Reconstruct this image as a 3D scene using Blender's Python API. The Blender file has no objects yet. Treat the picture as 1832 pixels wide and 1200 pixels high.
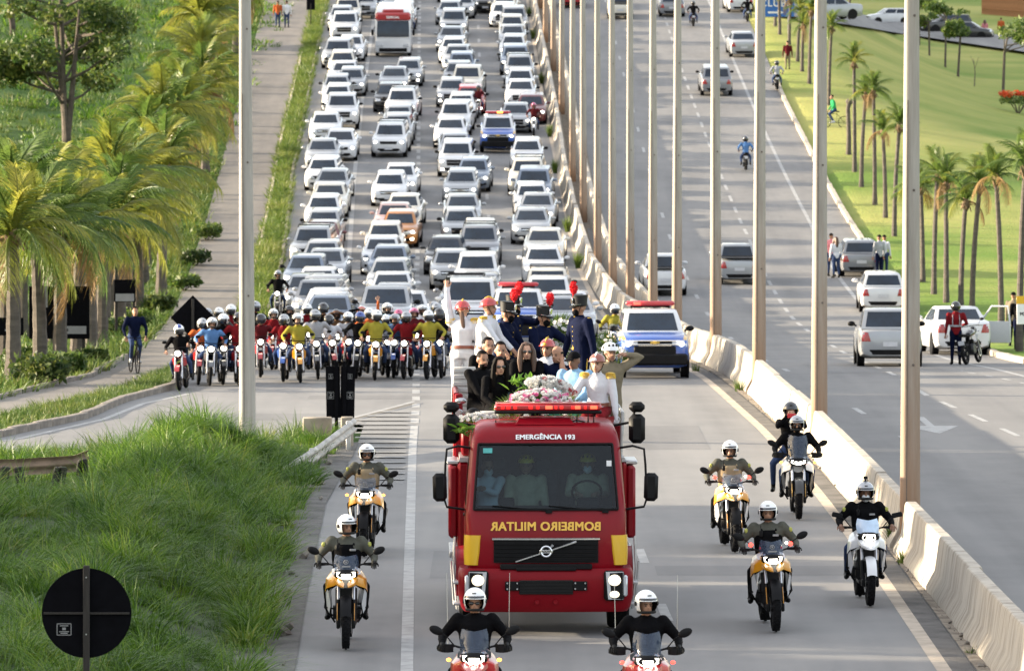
import bpy, bmesh, math, random
from math import sin, cos, pi, radians as R, atan2, sqrt
from mathutils import Vector as V, Matrix as M, Euler
from mathutils.bvhtree import BVHTree
from mathutils import noise as mnoise
import numpy as np

random.seed(7); np.random.seed(7)
scene = bpy.context.scene
col = scene.collection

# ------------------------------------------------------------------ camera
F = 10000.0                      # focal length in photo pixels (photo 1832 px wide)
CAMZ = 8.0
HOR = 125.0                      # row of the horizon in the photo
cam_d = bpy.data.cameras.new('camera')
cam_d.sensor_width = 36.0
cam_d.lens = 36.0 * F / 1832.0
cam_d.shift_y = -(600.0 - HOR) / 1832.0
cam_d.clip_start = 1.0; cam_d.clip_end = 4000.0
cam = bpy.data.objects.new('camera', cam_d); col.objects.link(cam)
cam.location = (0, 0, CAMZ); cam.rotation_euler = (R(90), 0, 0)
cam_d.dof.use_dof = True
cam_d.dof.focus_distance = 81.0
cam_d.dof.aperture_fstop = 6.3
scene.camera = cam

# ------------------------------------------------------------------ light
SUN_EL, SUN_AZ = R(11.5), R(-80)   # azimuth from +Y, negative = to the left of the view axis
VEIL = 2.5
world = bpy.data.worlds.new('World'); scene.world = world; world.use_nodes = True
wn = world.node_tree.nodes; wl = world.node_tree.links
sky = wn.new('ShaderNodeTexSky'); sky.sky_type = 'NISHITA'; sky.sun_disc = False
sky.sun_elevation = SUN_EL; sky.sun_rotation = SUN_AZ
sky.air_density = 1.0; sky.dust_density = 2.5; sky.ozone_density = 1.0
# thin evening veil of cloud over the blue: drifting noise decides how much of it shows
wtc = wn.new('ShaderNodeTexCoord'); wnz = wn.new('ShaderNodeTexNoise'); wnz.inputs['Scale'].default_value = 2.2; wnz.inputs['Detail'].default_value = 5
wl.new(wtc.outputs['Generated'], wnz.inputs['Vector'])
wmr = wn.new('ShaderNodeMapRange'); wmr.inputs['From Min'].default_value = .3; wmr.inputs['From Max'].default_value = .7; wmr.inputs['To Min'].default_value = .45; wmr.inputs['To Max'].default_value = .75
wl.new(wnz.outputs['Fac'], wmr.inputs[0])
wmx = wn.new('ShaderNodeMix'); wmx.data_type = 'RGBA'; wmx.inputs['B'].default_value = (VEIL, VEIL * .97, VEIL * .95, 1)
wl.new(wmr.outputs[0], wmx.inputs['Factor']); wl.new(sky.outputs[0], wmx.inputs['A']); wl.new(wmx.outputs['Result'], wn['Background'].inputs[0])
wn['Background'].inputs[1].default_value = 0.15
sd = bpy.data.lights.new('sun', 'SUN'); sd.energy = 4.2; sd.angle = R(0.6); sd.color = (1.0, 0.84, 0.62)
sun = bpy.data.objects.new('sun', sd); col.objects.link(sun)
sdir = V((sin(SUN_AZ) * cos(SUN_EL), cos(SUN_AZ) * cos(SUN_EL), sin(SUN_EL)))
sun.rotation_euler = (-sdir).to_track_quat('-Z', 'Y').to_euler()
sun.location = (-60, 120, 60)
scene.view_settings.view_transform = 'Standard'; scene.view_settings.look = 'None'
scene.view_settings.gamma = 1.0; scene.view_settings.use_curve_mapping = False
scene.view_settings.exposure = 2.12
scene.render.engine = 'CYCLES'
scene.cycles.max_bounces = 6; scene.cycles.diffuse_bounces = 2; scene.cycles.glossy_bounces = 2
scene.cycles.transmission_bounces = 3; scene.cycles.transparent_max_bounces = 8
scene.cycles.caustics_reflective = False; scene.cycles.caustics_refractive = False
try:
    scene.cycles.use_denoising = True
    scene.cycles.denoiser = 'OPENIMAGEDENOISE'
except Exception: pass

# ------------------------------------------------------------------ materials
MATS = {}
def mat(name, c, rough=0.6, metal=0.0, var=0.12, vs=6.0, bump=0.0, bs=60.0, coat=0.0, emit=None, es=0.0,
        c2=None, spec=0.5, trans=0.0, alpha=1.0, gen=False, stretch=None, sheen=0.0):
    """Principled material whose colour and roughness wander with object-space noise."""
    if name in MATS: return MATS[name]
    m = bpy.data.materials.new(name); m.use_nodes = True
    n = m.node_tree.nodes; l = m.node_tree.links
    b = n['Principled BSDF']
    b.inputs['Roughness'].default_value = rough; b.inputs['Metallic'].default_value = metal
    b.inputs['Specular IOR Level'].default_value = spec
    b.inputs['Coat Weight'].default_value = coat; b.inputs['Coat Roughness'].default_value = 0.06
    if sheen: b.inputs['Sheen Weight'].default_value = sheen
    if alpha < 1: b.inputs['Alpha'].default_value = alpha
    if emit is not None:
        b.inputs['Emission Color'].default_value = (*emit, 1); b.inputs['Emission Strength'].default_value = es
    tc = n.new('ShaderNodeTexCoord'); src = tc.outputs['Object']
    if stretch:
        mp = n.new('ShaderNodeMapping'); mp.inputs['Scale'].default_value = stretch
        l.new(src, mp.inputs[0]); src = mp.outputs[0]
    nz = n.new('ShaderNodeTexNoise'); nz.inputs['Scale'].default_value = vs; nz.inputs['Detail'].default_value = 5
    nz.inputs['Roughness'].default_value = 0.6
    l.new(src, nz.inputs['Vector'])
    rp = n.new('ShaderNodeValToRGB')
    lo = [max(0, x * (1 - var)) for x in c]
    hi = [min(1, x * (1 + var)) for x in c] if c2 is None else list(c2)
    rp.color_ramp.elements[0].position = 0.3; rp.color_ramp.elements[0].color = (*lo, 1)
    rp.color_ramp.elements[1].position = 0.7; rp.color_ramp.elements[1].color = (*hi, 1)
    l.new(nz.outputs['Fac'], rp.inputs[0]); l.new(rp.outputs[0], b.inputs['Base Color'])
    if bump > 0:
        n2 = n.new('ShaderNodeTexNoise'); n2.inputs['Scale'].default_value = bs; n2.inputs['Detail'].default_value = 4
        l.new(src, n2.inputs['Vector'])
        bp = n.new('ShaderNodeBump'); bp.inputs['Strength'].default_value = bump; bp.inputs['Distance'].default_value = 0.02
        l.new(n2.outputs['Fac'], bp.inputs['Height']); l.new(bp.outputs[0], b.inputs['Normal'])
    MATS[name] = m
    return m

def leafmat(name, c1, c2, scale=1.5, tr=0.35, rough=0.5, c3=None, isl=False):
    """Leaf material: position noise picks the hue, part of the light passes through."""
    if name in MATS: return MATS[name]
    m = bpy.data.materials.new(name); m.use_nodes = True
    n = m.node_tree.nodes; l = m.node_tree.links
    b = n['Principled BSDF']; out = n['Material Output']
    b.inputs['Roughness'].default_value = rough; b.inputs['Specular IOR Level'].default_value = 0.4
    geo = n.new('ShaderNodeNewGeometry')
    nz = n.new('ShaderNodeTexNoise'); nz.inputs['Scale'].default_value = scale; nz.inputs['Detail'].default_value = 4
    l.new(geo.outputs['Position'], nz.inputs['Vector'])
    fac = nz.outputs['Fac']
    if isl:
        mx = n.new('ShaderNodeMath'); mx.operation = 'MULTIPLY_ADD'; mx.inputs[1].default_value = 0.5; 
        l.new(geo.outputs['Random Per Island'], mx.inputs[0])
        m2 = n.new('ShaderNodeMath'); m2.operation = 'MULTIPLY_ADD'; m2.inputs[1].default_value = 1.0; m2.inputs[2].default_value = -0.25
        l.new(nz.outputs['Fac'], m2.inputs[0]); l.new(m2.outputs[0], mx.inputs[2]); fac = mx.outputs[0]
    rp = n.new('ShaderNodeValToRGB')
    rp.color_ramp.elements[0].position = 0.3; rp.color_ramp.elements[0].color = (*c1, 1)
    rp.color_ramp.elements[1].position = 0.7; rp.color_ramp.elements[1].color = (*c2, 1)
    if c3:
        e = rp.color_ramp.elements.new(0.88); e.color = (*c3, 1)
    l.new(fac, rp.inputs[0]); l.new(rp.outputs[0], b.inputs['Base Color'])
    t = n.new('ShaderNodeBsdfTranslucent'); l.new(rp.outputs[0], t.inputs['Color'])
    mix = n.new('ShaderNodeMixShader'); mix.inputs[0].default_value = tr
    l.new(b.outputs[0], mix.inputs[1]); l.new(t.outputs[0], mix.inputs[2]); l.new(mix.outputs[0], out.inputs['Surface'])
    MATS[name] = m
    return m

def lamp(name, c, s): return mat(name, [min(1, x) for x in c], 0.3, var=0.0, emit=c, es=s)

# ------------------------------------------------------------------ mesh builder
class MB:
    def __init__(s): s.v = []; s.f = []; s.m = []
    def add(s, vs, fs, mi=0, mx=None):
        o = len(s.v)
        s.v += [mx @ V(p) for p in vs] if mx is not None else [V(p) for p in vs]
        s.f += [tuple(i + o for i in f) for f in fs]; s.m += [mi] * len(fs)
        return s
    def box(s, c, size, rot=None, bev=0.0, mi=0, taper=None):
        hx, hy, hz = [q / 2 for q in size]
        mx = M.Translation(V(c))
        if rot is not None: mx = mx @ Euler(rot).to_matrix().to_4x4()
        b = min(bev, hx * .95, hy * .95, hz * .95)
        if b <= 0:
            vs = [(x * hx, y * hy, z * hz) for z in (-1, 1) for y in (-1, 1) for x in (-1, 1)]
            fs = [(0, 2, 3, 1), (4, 5, 7, 6), (0, 1, 5, 4), (2, 6, 7, 3), (0, 4, 6, 2), (1, 3, 7, 5)]
        else:
            vs = []; ix = {}
            for sx in (-1, 1):
                for sy in (-1, 1):
                    for sz in (-1, 1):
                        for a in range(3):
                            ix[(sx, sy, sz, a)] = len(vs)
                            vs.append((sx * (hx - (b if a != 0 else 0)), sy * (hy - (b if a != 1 else 0)), sz * (hz - (b if a != 2 else 0))))
            fs = []
            q = [(-1, -1), (1, -1), (1, 1), (-1, 1)]
            for sg in (-1, 1):
                fs.append([ix[(sg, u, w, 0)] for u, w in q]); fs.append([ix[(u, sg, w, 1)] for u, w in q]); fs.append([ix[(u, w, sg, 2)] for u, w in q])
            for u in (-1, 1):
                for w in (-1, 1):
                    fs.append([ix[(-1, u, w, 1)], ix[(1, u, w, 1)], ix[(1, u, w, 2)], ix[(-1, u, w, 2)]])
                    fs.append([ix[(u, -1, w, 0)], ix[(u, 1, w, 0)], ix[(u, 1, w, 2)], ix[(u, -1, w, 2)]])
                    fs.append([ix[(u, w, -1, 0)], ix[(u, w, 1, 0)], ix[(u, w, 1, 1)], ix[(u, w, -1, 1)]])
            for sx in (-1, 1):
                for sy in (-1, 1):
                    for sz in (-1, 1): fs.append([ix[(sx, sy, sz, a)] for a in range(3)])
        if taper:   # (scale x at top, scale y at top)
            vs = [(x * (1 + (taper[0] - 1) * (z / hz * .5 + .5)), y * (1 + (taper[1] - 1) * (z / hz * .5 + .5)), z) for x, y, z in vs]
        return s.add(vs, fs, mi, mx)
    def loft(s, rings, cap0=True, cap1=True, closed=True, mi=0):
        n = len(rings[0]); vs = [p for r in rings for p in r]; fs = []
        for i in range(len(rings) - 1):
            for j in range(n if closed else n - 1):
                k = (j + 1) % n
                fs.append((i * n + j, i * n + k, (i + 1) * n + k, (i + 1) * n + j))
        if cap0: fs.append(tuple(reversed(range(n))))
        if cap1: fs.append(tuple(range((len(rings) - 1) * n, len(rings) * n)))
        return s.add(vs, fs, mi)
    def tube(s, pts, rads, n=8, caps=True, mi=0, flat=1.0, up=None):
        pts = [V(p) for p in pts]
        if not hasattr(rads, '__len__'): rads = [rads] * len(pts)
        rings = []; prev = None
        for i, p in enumerate(pts):
            t = (pts[min(i + 1, len(pts) - 1)] - pts[max(i - 1, 0)])
            if t.length < 1e-9: t = V((0, 0, 1))
            t.normalize()
            if prev is None:
                a = V(up) if up else (V((0, 0, 1)) if abs(t.z) < .9 else V((1, 0, 0)))
            else: a = prev
            a = a - t * a.dot(t)
            if a.length < 1e-6: a = V((1, 0, 0)) - t * t.x
            a.normalize(); b = t.cross(a); prev = a
            r = rads[i]
            rings.append([p + a * (cos(2 * pi * k / n) * r * flat) + b * (sin(2 * pi * k / n) * r) for k in range(n)])
        return s.loft(rings, caps, caps, True, mi)
    def ell(s, c, r, nu=14, nv=9, rot=None, mi=0, keep=None):
        if not hasattr(r, '__len__'): r = (r, r, r)
        mx = M.Translation(V(c))
        if rot is not None: mx = mx @ Euler(rot).to_matrix().to_4x4()
        vs = []; fs = []
        for j in range(nv + 1):
            th = pi * j / nv
            for i in range(nu):
                ph = 2 * pi * i / nu
                vs.append((r[0] * sin(th) * cos(ph), r[1] * sin(th) * sin(ph), r[2] * cos(th)))
        for j in range(nv):
            for i in range(nu):
                k = (i + 1) % nu
                th = pi * (j + .5) / nv; ph = 2 * pi * (i + .5) / nu
                d = (sin(th) * cos(ph), sin(th) * sin(ph), cos(th))
                if keep and not keep(d): continue
                f = [j * nu + i, (j + 1) * nu + i, (j + 1) * nu + k, j * nu + k]
                if j == 0: f = [f[0], f[1], f[2]]
                elif j == nv - 1: f = [f[0], f[1], f[3]]
                fs.append(f)
        return s.add(vs, fs, mi, mx)
    def cyl(s, c, axis, r, h, n=16, r2=None, mi=0):
        a = V(axis).normalized(); c = V(c)
        return s.tube([c - a * h / 2, c + a * h / 2], [r, r if r2 is None else r2], n, True, mi)
    def torus(s, c, axis, Rr, r, n=24, k=8, mi=0, sq=1.0, a0=0, a1=2 * pi):
        a = V(axis).normalized(); u = a.orthogonal().normalized(); w = a.cross(u); c = V(c)
        full = abs(a1 - a0 - 2 * pi) < 1e-6
        rings = []
        for i in range(n if full else n + 1):
            t = a0 + (a1 - a0) * i / n
            d = u * cos(t) + w * sin(t)
            rings.append([c + d * (Rr + r * cos(2 * pi * j / k)) + a * (r * sq * sin(2 * pi * j / k)) for j in range(k)])
        if full: rings.append(rings[0])
        return s.loft(rings, not full, not full, True, mi)
    def grid(s, fn, nu, nv, mi=0):
        vs = [fn(i / nu, j / nv) for j in range(nv + 1) for i in range(nu + 1)]
        fs = [(j * (nu + 1) + i, j * (nu + 1) + i + 1, (j + 1) * (nu + 1) + i + 1, (j + 1) * (nu + 1) + i) for j in range(nv) for i in range(nu)]
        return s.add(vs, fs, mi)
    def mesh(s, name, ang=40, weld=False, recalc=True, smooth=True, bevel=0.0, bseg=1, bang=35):
        me = bpy.data.meshes.new(name)
        me.from_pydata([tuple(p) for p in s.v], [], s.f)
        me.polygons.foreach_set('material_index', s.m)
        if recalc or weld or bevel:
            bm = bmesh.new(); bm.from_mesh(me)
            if weld or bevel: bmesh.ops.remove_doubles(bm, verts=bm.verts, dist=1e-4)
            lv = [v for v in bm.verts if not v.link_faces]
            if lv: bmesh.ops.delete(bm, geom=lv, context='VERTS')
            bmesh.ops.recalc_face_normals(bm, faces=bm.faces)
            if bevel:
                eds = [e for e in bm.edges if e.is_manifold and e.calc_face_angle(0) > R(bang)]
                bmesh.ops.bevel(bm, geom=eds, offset=bevel, segments=bseg, affect='EDGES', profile=0.5, clamp_overlap=True)
            bm.to_mesh(me); bm.free()
        if smooth:
            me.polygons.foreach_set('use_smooth', [True] * len(me.polygons))
            me.set_sharp_from_angle(angle=R(ang))
        me.update()
        return me

def obj(name, me, mats=None, parent=None, loc=None, rot=None, **kw):
    if isinstance(me, MB): me = me.mesh(name, **kw)
    o = bpy.data.objects.new(name, me); col.objects.link(o)
    if mats is not None and len(me.materials) == 0:
        for m in (mats if isinstance(mats, (list, tuple)) else [mats]): me.materials.append(m)
    if parent is not None: o.parent = parent
    if loc is not None: o.location = loc
    if rot is not None: o.rotation_euler = rot
    return o
def tag(o, label=None, cat=None, group=None, kind=None):
    if label: o['label'] = label
    if cat: o['category'] = cat
    if group: o['group'] = group
    if kind: o['kind'] = kind
    return o
def thing(name, label, cat, loc=(0, 0, 0), rot=(0, 0, 0), group=None):
    o = bpy.data.objects.new(name, None); col.objects.link(o)
    o.empty_display_size = 0.3
    o.location = loc; o.rotation_euler = rot
    return tag(o, label, cat, group)
def setmat(o, m):
    o.material_slots[0].link = 'OBJECT'; o.material_slots[0].material = m
KIDS = {}
def kids(o):
    if o.name not in KIDS: KIDS[o.name] = [c for c in o.children]
    return KIDS[o.name]
def dup(o, parent=None, remat=None):
    """copy of a thing with copies of its parts and sub-parts; remat maps material name -> material"""
    c = o.copy(); col.objects.link(c)
    if parent is not None: c.parent = parent
    if remat and c.type == 'MESH':
        for s in c.material_slots:
            if s.material and s.material.name in remat:
                mm = remat[s.material.name]; s.link = 'OBJECT'; s.material = mm
    for ch in kids(o): dup(ch, c, remat)
    return c
def text_mesh(body, size, name, depth=0.004, bold=0.0, align='CENTER', spacing=1.0):
    cu = bpy.data.curves.new(name, 'FONT'); cu.body = body; cu.size = size; cu.extrude = depth
    cu.align_x = align; cu.align_y = 'CENTER'; cu.space_character = spacing
    t = bpy.data.objects.new(name, cu); col.objects.link(t)
    dg = bpy.context.evaluated_depsgraph_get()
    me = bpy.data.meshes.new_from_object(t.evaluated_get(dg)); me.name = name
    bpy.data.objects.remove(t); bpy.data.curves.remove(cu)
    if bold:      # heavier strokes: overlay shifted copies, each a hair further forward
        bm = bmesh.new()
        for i, (dx, dy) in enumerate(((0, 0), (1, .6), (-1, .6), (1, -.6), (-1, -.6))):
            k = len(bm.verts); bm.from_mesh(me); bm.verts.ensure_lookup_table()
            bmesh.ops.translate(bm, verts=bm.verts[k:], vec=(dx * bold, dy * bold, .0004 * i))
        bm.to_mesh(me); bm.free()
    return me

# ------------------------------------------------------------------ the lie of the land
PROF = [(-200, 0.0), (40, 0.0), (100, 0.0), (143, -0.05), (170, -0.6), (200, -0.95), (225, -0.4), (250, 0.9), (275, 2.8), (300, 5.0), (350, 9.7), (400, 14.5),
        (450, 19.0), (520, 24.0), (700, 30.0), (1000, 34.0), (3000, 40.0)]
LAWN = [(-200, 0.0), (100, 0.0), (143, -0.05), (190, -0.9), (250, 0.6), (300, 3.2), (350, 5.6), (400, 8.0), (470, 11.0), (600, 16.0), (1000, 26.0), (3000, 40)]
def pchip(T, x):
    if x <= T[0][0]: return T[0][1]
    if x >= T[-1][0]: return T[-1][1]
    for i in range(len(T) - 1):
        if x <= T[i + 1][0]: break
    def sl(j): return (T[j + 1][1] - T[j][1]) / (T[j + 1][0] - T[j][0])
    def tan(j):
        if j <= 0 or j >= len(T) - 1: return sl(max(0, min(j, len(T) - 2)))
        a, b = sl(j - 1), sl(j)
        return 0 if a * b <= 0 else 2 * a * b / (a + b)
    h = T[i + 1][0] - T[i][0]; t = (x - T[i][0]) / h
    m0, m1 = tan(i) * h, tan(i + 1) * h
    return (2 * t**3 - 3 * t**2 + 1) * T[i][1] + (t**3 - 2 * t**2 + t) * m0 + (-2 * t**3 + 3 * t**2) * T[i + 1][1] + (t**3 - t**2) * m1
def lin(T, x):
    if x <= T[0][0]: 
        a, b = T[0], T[1]
    elif x >= T[-1][0]: a, b = T[-2], T[-1]
    else:
        for i in range(len(T) - 1):
            if x <= T[i + 1][0]: a, b = T[i], T[i + 1]; break
    return a[1] + (b[1] - a[1]) * (x - a[0]) / (b[0] - a[0])
def sm(t): t = max(0., min(1., t)); return t * t * (3 - 2 * t)
def zr(d): return pchip(PROF, d)
def zg(x, d):
    z = zr(d)
    if x > 17 and d > 150:
        z += (pchip(LAWN, d) - z) * sm((x - 17) / 16)
    if x < -17:
        z += sm((-x - 17) / 40) * sm((d - 150) / 120) * 3.0 + 0.25 * sm((-x - 17) / 5) * mnoise.noise(V((x * .12, d * .05, 0)))
    return z
def slope(d): return atan2(zr(d + 1.5) - zr(d - 1.5), 3.0)
def at(px, row, h=0.0):
    """point at height h over the ground, seen in the photo at (px, row)"""
    lo, hi = 50.0, 900.0
    for _ in range(60):
        d = (lo + hi) / 2
        x = (px - 916) * d / F
        r = HOR - F * (zg(x, d) + h - CAMZ) / d
        if r > row: lo = d
        else: hi = d
    x = (px - 916) * d / F
    return V((x, d, zg(x, d)))
def X(px, d): return (px - 916) * d / F
# ================================================================== SETTING
def nodes_of(name):
    m = bpy.data.materials.new(name); m.use_nodes = True; MATS[name] = m
    return m, m.node_tree.nodes, m.node_tree.links
def N(n, t, **kw):
    x = n.new(t)
    for k, v in kw.items():
        if hasattr(x, k): setattr(x, k, v)
        else: x.inputs[k].default_value = v
    return x

def asphalt(name, base, dark, light):
    m, n, l = nodes_of(name); b = n['Principled BSDF']
    geo = N(n, 'ShaderNodeNewGeometry')
    def nz(scale, sx=1, sy=1, det=4, rough=.6):
        mp = N(n, 'ShaderNodeMapping'); mp.inputs['Scale'].default_value = (sx, sy, 1); l.new(geo.outputs['Position'], mp.inputs[0])
        q = N(n, 'ShaderNodeTexNoise', Scale=scale, Detail=det, Roughness=rough); l.new(mp.outputs[0], q.inputs['Vector']); return q.outputs['Fac']
    big = nz(.16, 1, .45); lane = nz(.9, 1, .03, 3); mid = nz(.9, 1, .6, 5); fine = nz(55, 1, 1, 2)
    def mth(op, a, bb):
        q = N(n, 'ShaderNodeMath', operation=op)
        for i, v in enumerate((a, bb)):
            if isinstance(v, (int, float)): q.inputs[i].default_value = v
            else: l.new(v, q.inputs[i])
        return q.outputs[0]
    s = mth('ADD', mth('ADD', mth('MULTIPLY', big, .42), mth('MULTIPLY', lane, .42)), mth('ADD', mth('MULTIPLY', mid, .25), mth('MULTIPLY', fine, .12)))
    rp = N(n, 'ShaderNodeValToRGB'); e = rp.color_ramp.elements
    e[0].position = .45; e[0].color = (*dark, 1); e[1].position = .71; e[1].color = (*light, 1)
    k = e.new(.58); k.color = (*base, 1)
    l.new(s, rp.inputs[0])
    # cracks: thin lines between distorted cells
    vo = N(n, 'ShaderNodeTexVoronoi', feature='DISTANCE_TO_EDGE', Scale=.17)
    mp = N(n, 'ShaderNodeMapping'); mp.inputs['Scale'].default_value = (1, .55, 1); l.new(geo.outputs['Position'], mp.inputs[0])
    d1 = N(n, 'ShaderNodeTexNoise', Scale=.8, Detail=5); l.new(geo.outputs['Position'], d1.inputs['Vector'])
    mv = N(n, 'ShaderNodeVectorMath', operation='MULTIPLY_ADD'); mv.inputs[1].default_value = (.7, .7, 0)
    l.new(d1.outputs['Color'], mv.inputs[0]); l.new(mp.outputs[0], mv.inputs[2]); l.new(mv.outputs[0], vo.inputs['Vector'])
    lt = mth('LESS_THAN', vo.outputs['Distance'], .003)
    gate = mth('GREATER_THAN', big, .52)
    mx = N(n, 'ShaderNodeMix', data_type='RGBA'); mx.inputs['A'].default_value = (0, 0, 0, 1)
    l.new(mth('MULTIPLY', mth('MULTIPLY', lt, gate), .0), mx.inputs['Factor']); l.new(rp.outputs[0], mx.inputs['A']); mx.inputs['B'].default_value = (dark[0] * .4, dark[1] * .4, dark[2] * .4, 1)
    l.new(mx.outputs['Result'], b.inputs['Base Color'])
    b.inputs['Roughness'].default_value = .78; b.inputs['Specular IOR Level'].default_value = .35
    bp = N(n, 'ShaderNodeBump', Strength=.25, Distance=.01); l.new(fine, bp.inputs['Height']); l.new(bp.outputs[0], b.inputs['Normal'])
    return m
M_ASPH = asphalt('asphalt', (.185, .183, .182), (.140, .139, .140), (.225, .221, .216))
M_ASPH2 = asphalt('asphalt_side', (.165, .162, .160), (.125, .123, .122), (.20, .195, .19))
M_PATH = asphalt('asphalt_path', (.150, .138, .128), (.105, .098, .090), (.195, .178, .160))
M_PAINT = mat('road_paint', (.30, .30, .295), .7, var=.25, vs=3.0, c2=(.40, .40, .395))
M_CREAM = mat('edge_concrete', (.42, .36, .29), .85, var=.3, vs=2.0, bump=.2)
M_GUTTER = mat('gutter_concrete', (.10, .095, .09), .9, var=.45, vs=1.6, bump=.5, bs=20)
M_DIRT = mat('roadside_dirt', (.21, .165, .12), .95, var=.5, vs=3.0, bump=.6, bs=25, c2=(.30, .26, .21))
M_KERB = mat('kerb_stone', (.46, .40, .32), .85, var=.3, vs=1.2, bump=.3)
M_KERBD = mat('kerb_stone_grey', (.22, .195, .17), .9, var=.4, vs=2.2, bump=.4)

def grass_ground():
    m, n, l = nodes_of('grass_ground'); b = n['Principled BSDF']
    geo = N(n, 'ShaderNodeNewGeometry')
    q = N(n, 'ShaderNodeTexNoise', Scale=.09, Detail=7, Roughness=.65); l.new(geo.outputs['Position'], q.inputs['Vector'])
    rp = N(n, 'ShaderNodeValToRGB'); e = rp.color_ramp.elements
    e[0].position = .33; e[0].color = (.026, .072, .014, 1); e[1].position = .68; e[1].color = (.085, .135, .028, 1)  # greens left of the lawn darkened, painting in the shade on the hillside
    k = e.new(.82); k.color = (.20, .145, .085, 1)
    l.new(q.outputs['Fac'], rp.inputs[0])
    # the mown lawn on the right is yellower, a greener sort of grass grows on its lower bank
    sx = N(n, 'ShaderNodeSeparateXYZ'); l.new(geo.outputs['Position'], sx.inputs[0])
    mr = N(n, 'ShaderNodeMapRange'); mr.inputs['From Min'].default_value = 8; mr.inputs['From Max'].default_value = 16; l.new(sx.outputs[0], mr.inputs[0])
    q2 = N(n, 'ShaderNodeTexNoise', Scale=.045, Detail=6, Roughness=.6); l.new(geo.outputs['Position'], q2.inputs['Vector'])
    r2 = N(n, 'ShaderNodeValToRGB'); e = r2.color_ramp.elements
    e[0].position = .36; e[0].color = (.115, .185, .028, 1); e[1].position = .60; e[1].color = (.310, .305, .090, 1)
    gy = N(n, 'ShaderNodeMapRange'); gy.inputs['From Min'].default_value = 190; gy.inputs['From Max'].default_value = 285; gy.inputs['To Min'].default_value = -.13; gy.inputs['To Max'].default_value = .02; l.new(sx.outputs[1], gy.inputs[0])
    ga = N(n, 'ShaderNodeMath', operation='ADD'); l.new(q2.outputs['Fac'], ga.inputs[0]); l.new(gy.outputs[0], ga.inputs[1]); l.new(ga.outputs[0], r2.inputs[0])
    mx = N(n, 'ShaderNodeMix', data_type='RGBA'); l.new(mr.outputs[0], mx.inputs['Factor']); l.new(rp.outputs[0], mx.inputs['A']); l.new(r2.outputs[0], mx.inputs['B'])
    q3 = N(n, 'ShaderNodeTexNoise', Scale=9, Detail=3); l.new(geo.outputs['Position'], q3.inputs['Vector'])
    m3 = N(n, 'ShaderNodeMix', data_type='RGBA', blend_type='MULTIPLY'); m3.inputs['Factor'].default_value = .5
    l.new(mx.outputs['Result'], m3.inputs['A']); l.new(q3.outputs['Color'], m3.inputs['B'])
    r3 = N(n, 'ShaderNodeMix', data_type='RGBA', blend_type='ADD'); r3.inputs['Factor'].default_value = .3
    l.new(m3.outputs['Result'], r3.inputs['A']); l.new(mx.outputs['Result'], r3.inputs['B'])
    l.new(r3.outputs['Result'], b.inputs['Base Color'])
    b.inputs['Roughness'].default_value = .9; b.inputs['Specular IOR Level'].default_value = .15
    bp = N(n, 'ShaderNodeBump', Strength=.7, Distance=.08); l.new(q3.outputs['Fac'], bp.inputs['Height']); l.new(bp.outputs[0], b.inputs['Normal'])
    return m
M_GROUND = grass_ground()

# lateral lines of the place: (distance, x)
BC = [(50, 6.78), (75, 6.68), (93, 6.6), (118, 6.45), (139, 6.12), (157, 5.72), (176, 5.19), (190, 4.79), (204, 4.3), (216, 3.9), (228, 3.55), (253, 3.2), (272, 2.96), (306, 2.7), (331, 2.42), (350, 2.15), (375, 1.85), (470, .7)]
EDGE = [(50, 5.72), (74, 5.76), (91, 5.84), (106, 5.80), (124, 5.6), (140, 5.2), (155, 4.8), (176, 4.2), (205, 3.3), (232, 2.75), (277, 2.3), (318, 1.7), (369, 1.2), (470, .0)]
L2 = [(50, -.9), (74.4, -1.4), (91.4, -1.68), (118, -2.1), (134, -2.3), (204, -3.5), (236, -4.0), (275, -4.6), (323, -5.4), (375, -6.2), (470, -7.6)]
L1 = [(150, -5.3), (200, -6.1), (232, -6.8), (272, -7.7), (313, -8.4), (369, -9.1), (470, -10.6)]
L3 = [(50, 2.8), (83, 2.24), (96, 2.1), (150, 1.0), (255, -1.06), (307, -1.7), (349, -2.06), (470, -3.3)]
ML = [(126, -14.0), (141, -8.55), (160, -8.6), (205, -8.9), (232, -9.5), (277, -10.8), (369, -12.4), (470, -13.9)]
XG = [(50, -2.75), (74, -2.9), (85.6, -3.15), (103, -3.45), (118, -3.3), (127, -3.35)]
RK = [(50, 24), (100, 19), (130, 16.4), (145, 15.3), (160, 14.6), (178, 14.2), (195, 14.3), (218, 14.8), (243, 15.3), (316, 15.3), (341, 15.5), (470, 15.5)]
REL = [(100, 17.0), (130, 14.6), (148, 13.5), (162, 12.8), (174, 12.7), (202, 13.1), (225, 13.2), (254, 13.5), (317, 13.4), (470, 13.4)]
LA = [(50, 15), (110, 11.7), (126, 10.9), (139, 10.2), (163, 10.1), (198, 10.1), (245, 10.4), (329, 10.1), (470, 10)]
LB = [(120, 8.6), (150, 7.5), (176, 7.2), (204, 7.16), (235, 7.0), (326, 6.6), (470, 6)]
PLF = [(470, -19.0), (375, -16.7), (293, -14.9), (238, -13.5), (200, -12.3), (165, -11.3), (147, -11.0), (135.5, -12.6), (129, -17)]
PLR = [(470, -15.2), (375, -13.5), (293, -12.2), (238, -10.9), (205, -10.1), (190, -9.8), (152, -9.3), (141.5, -9.9), (130, -12.0), (121, -17)]

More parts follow.
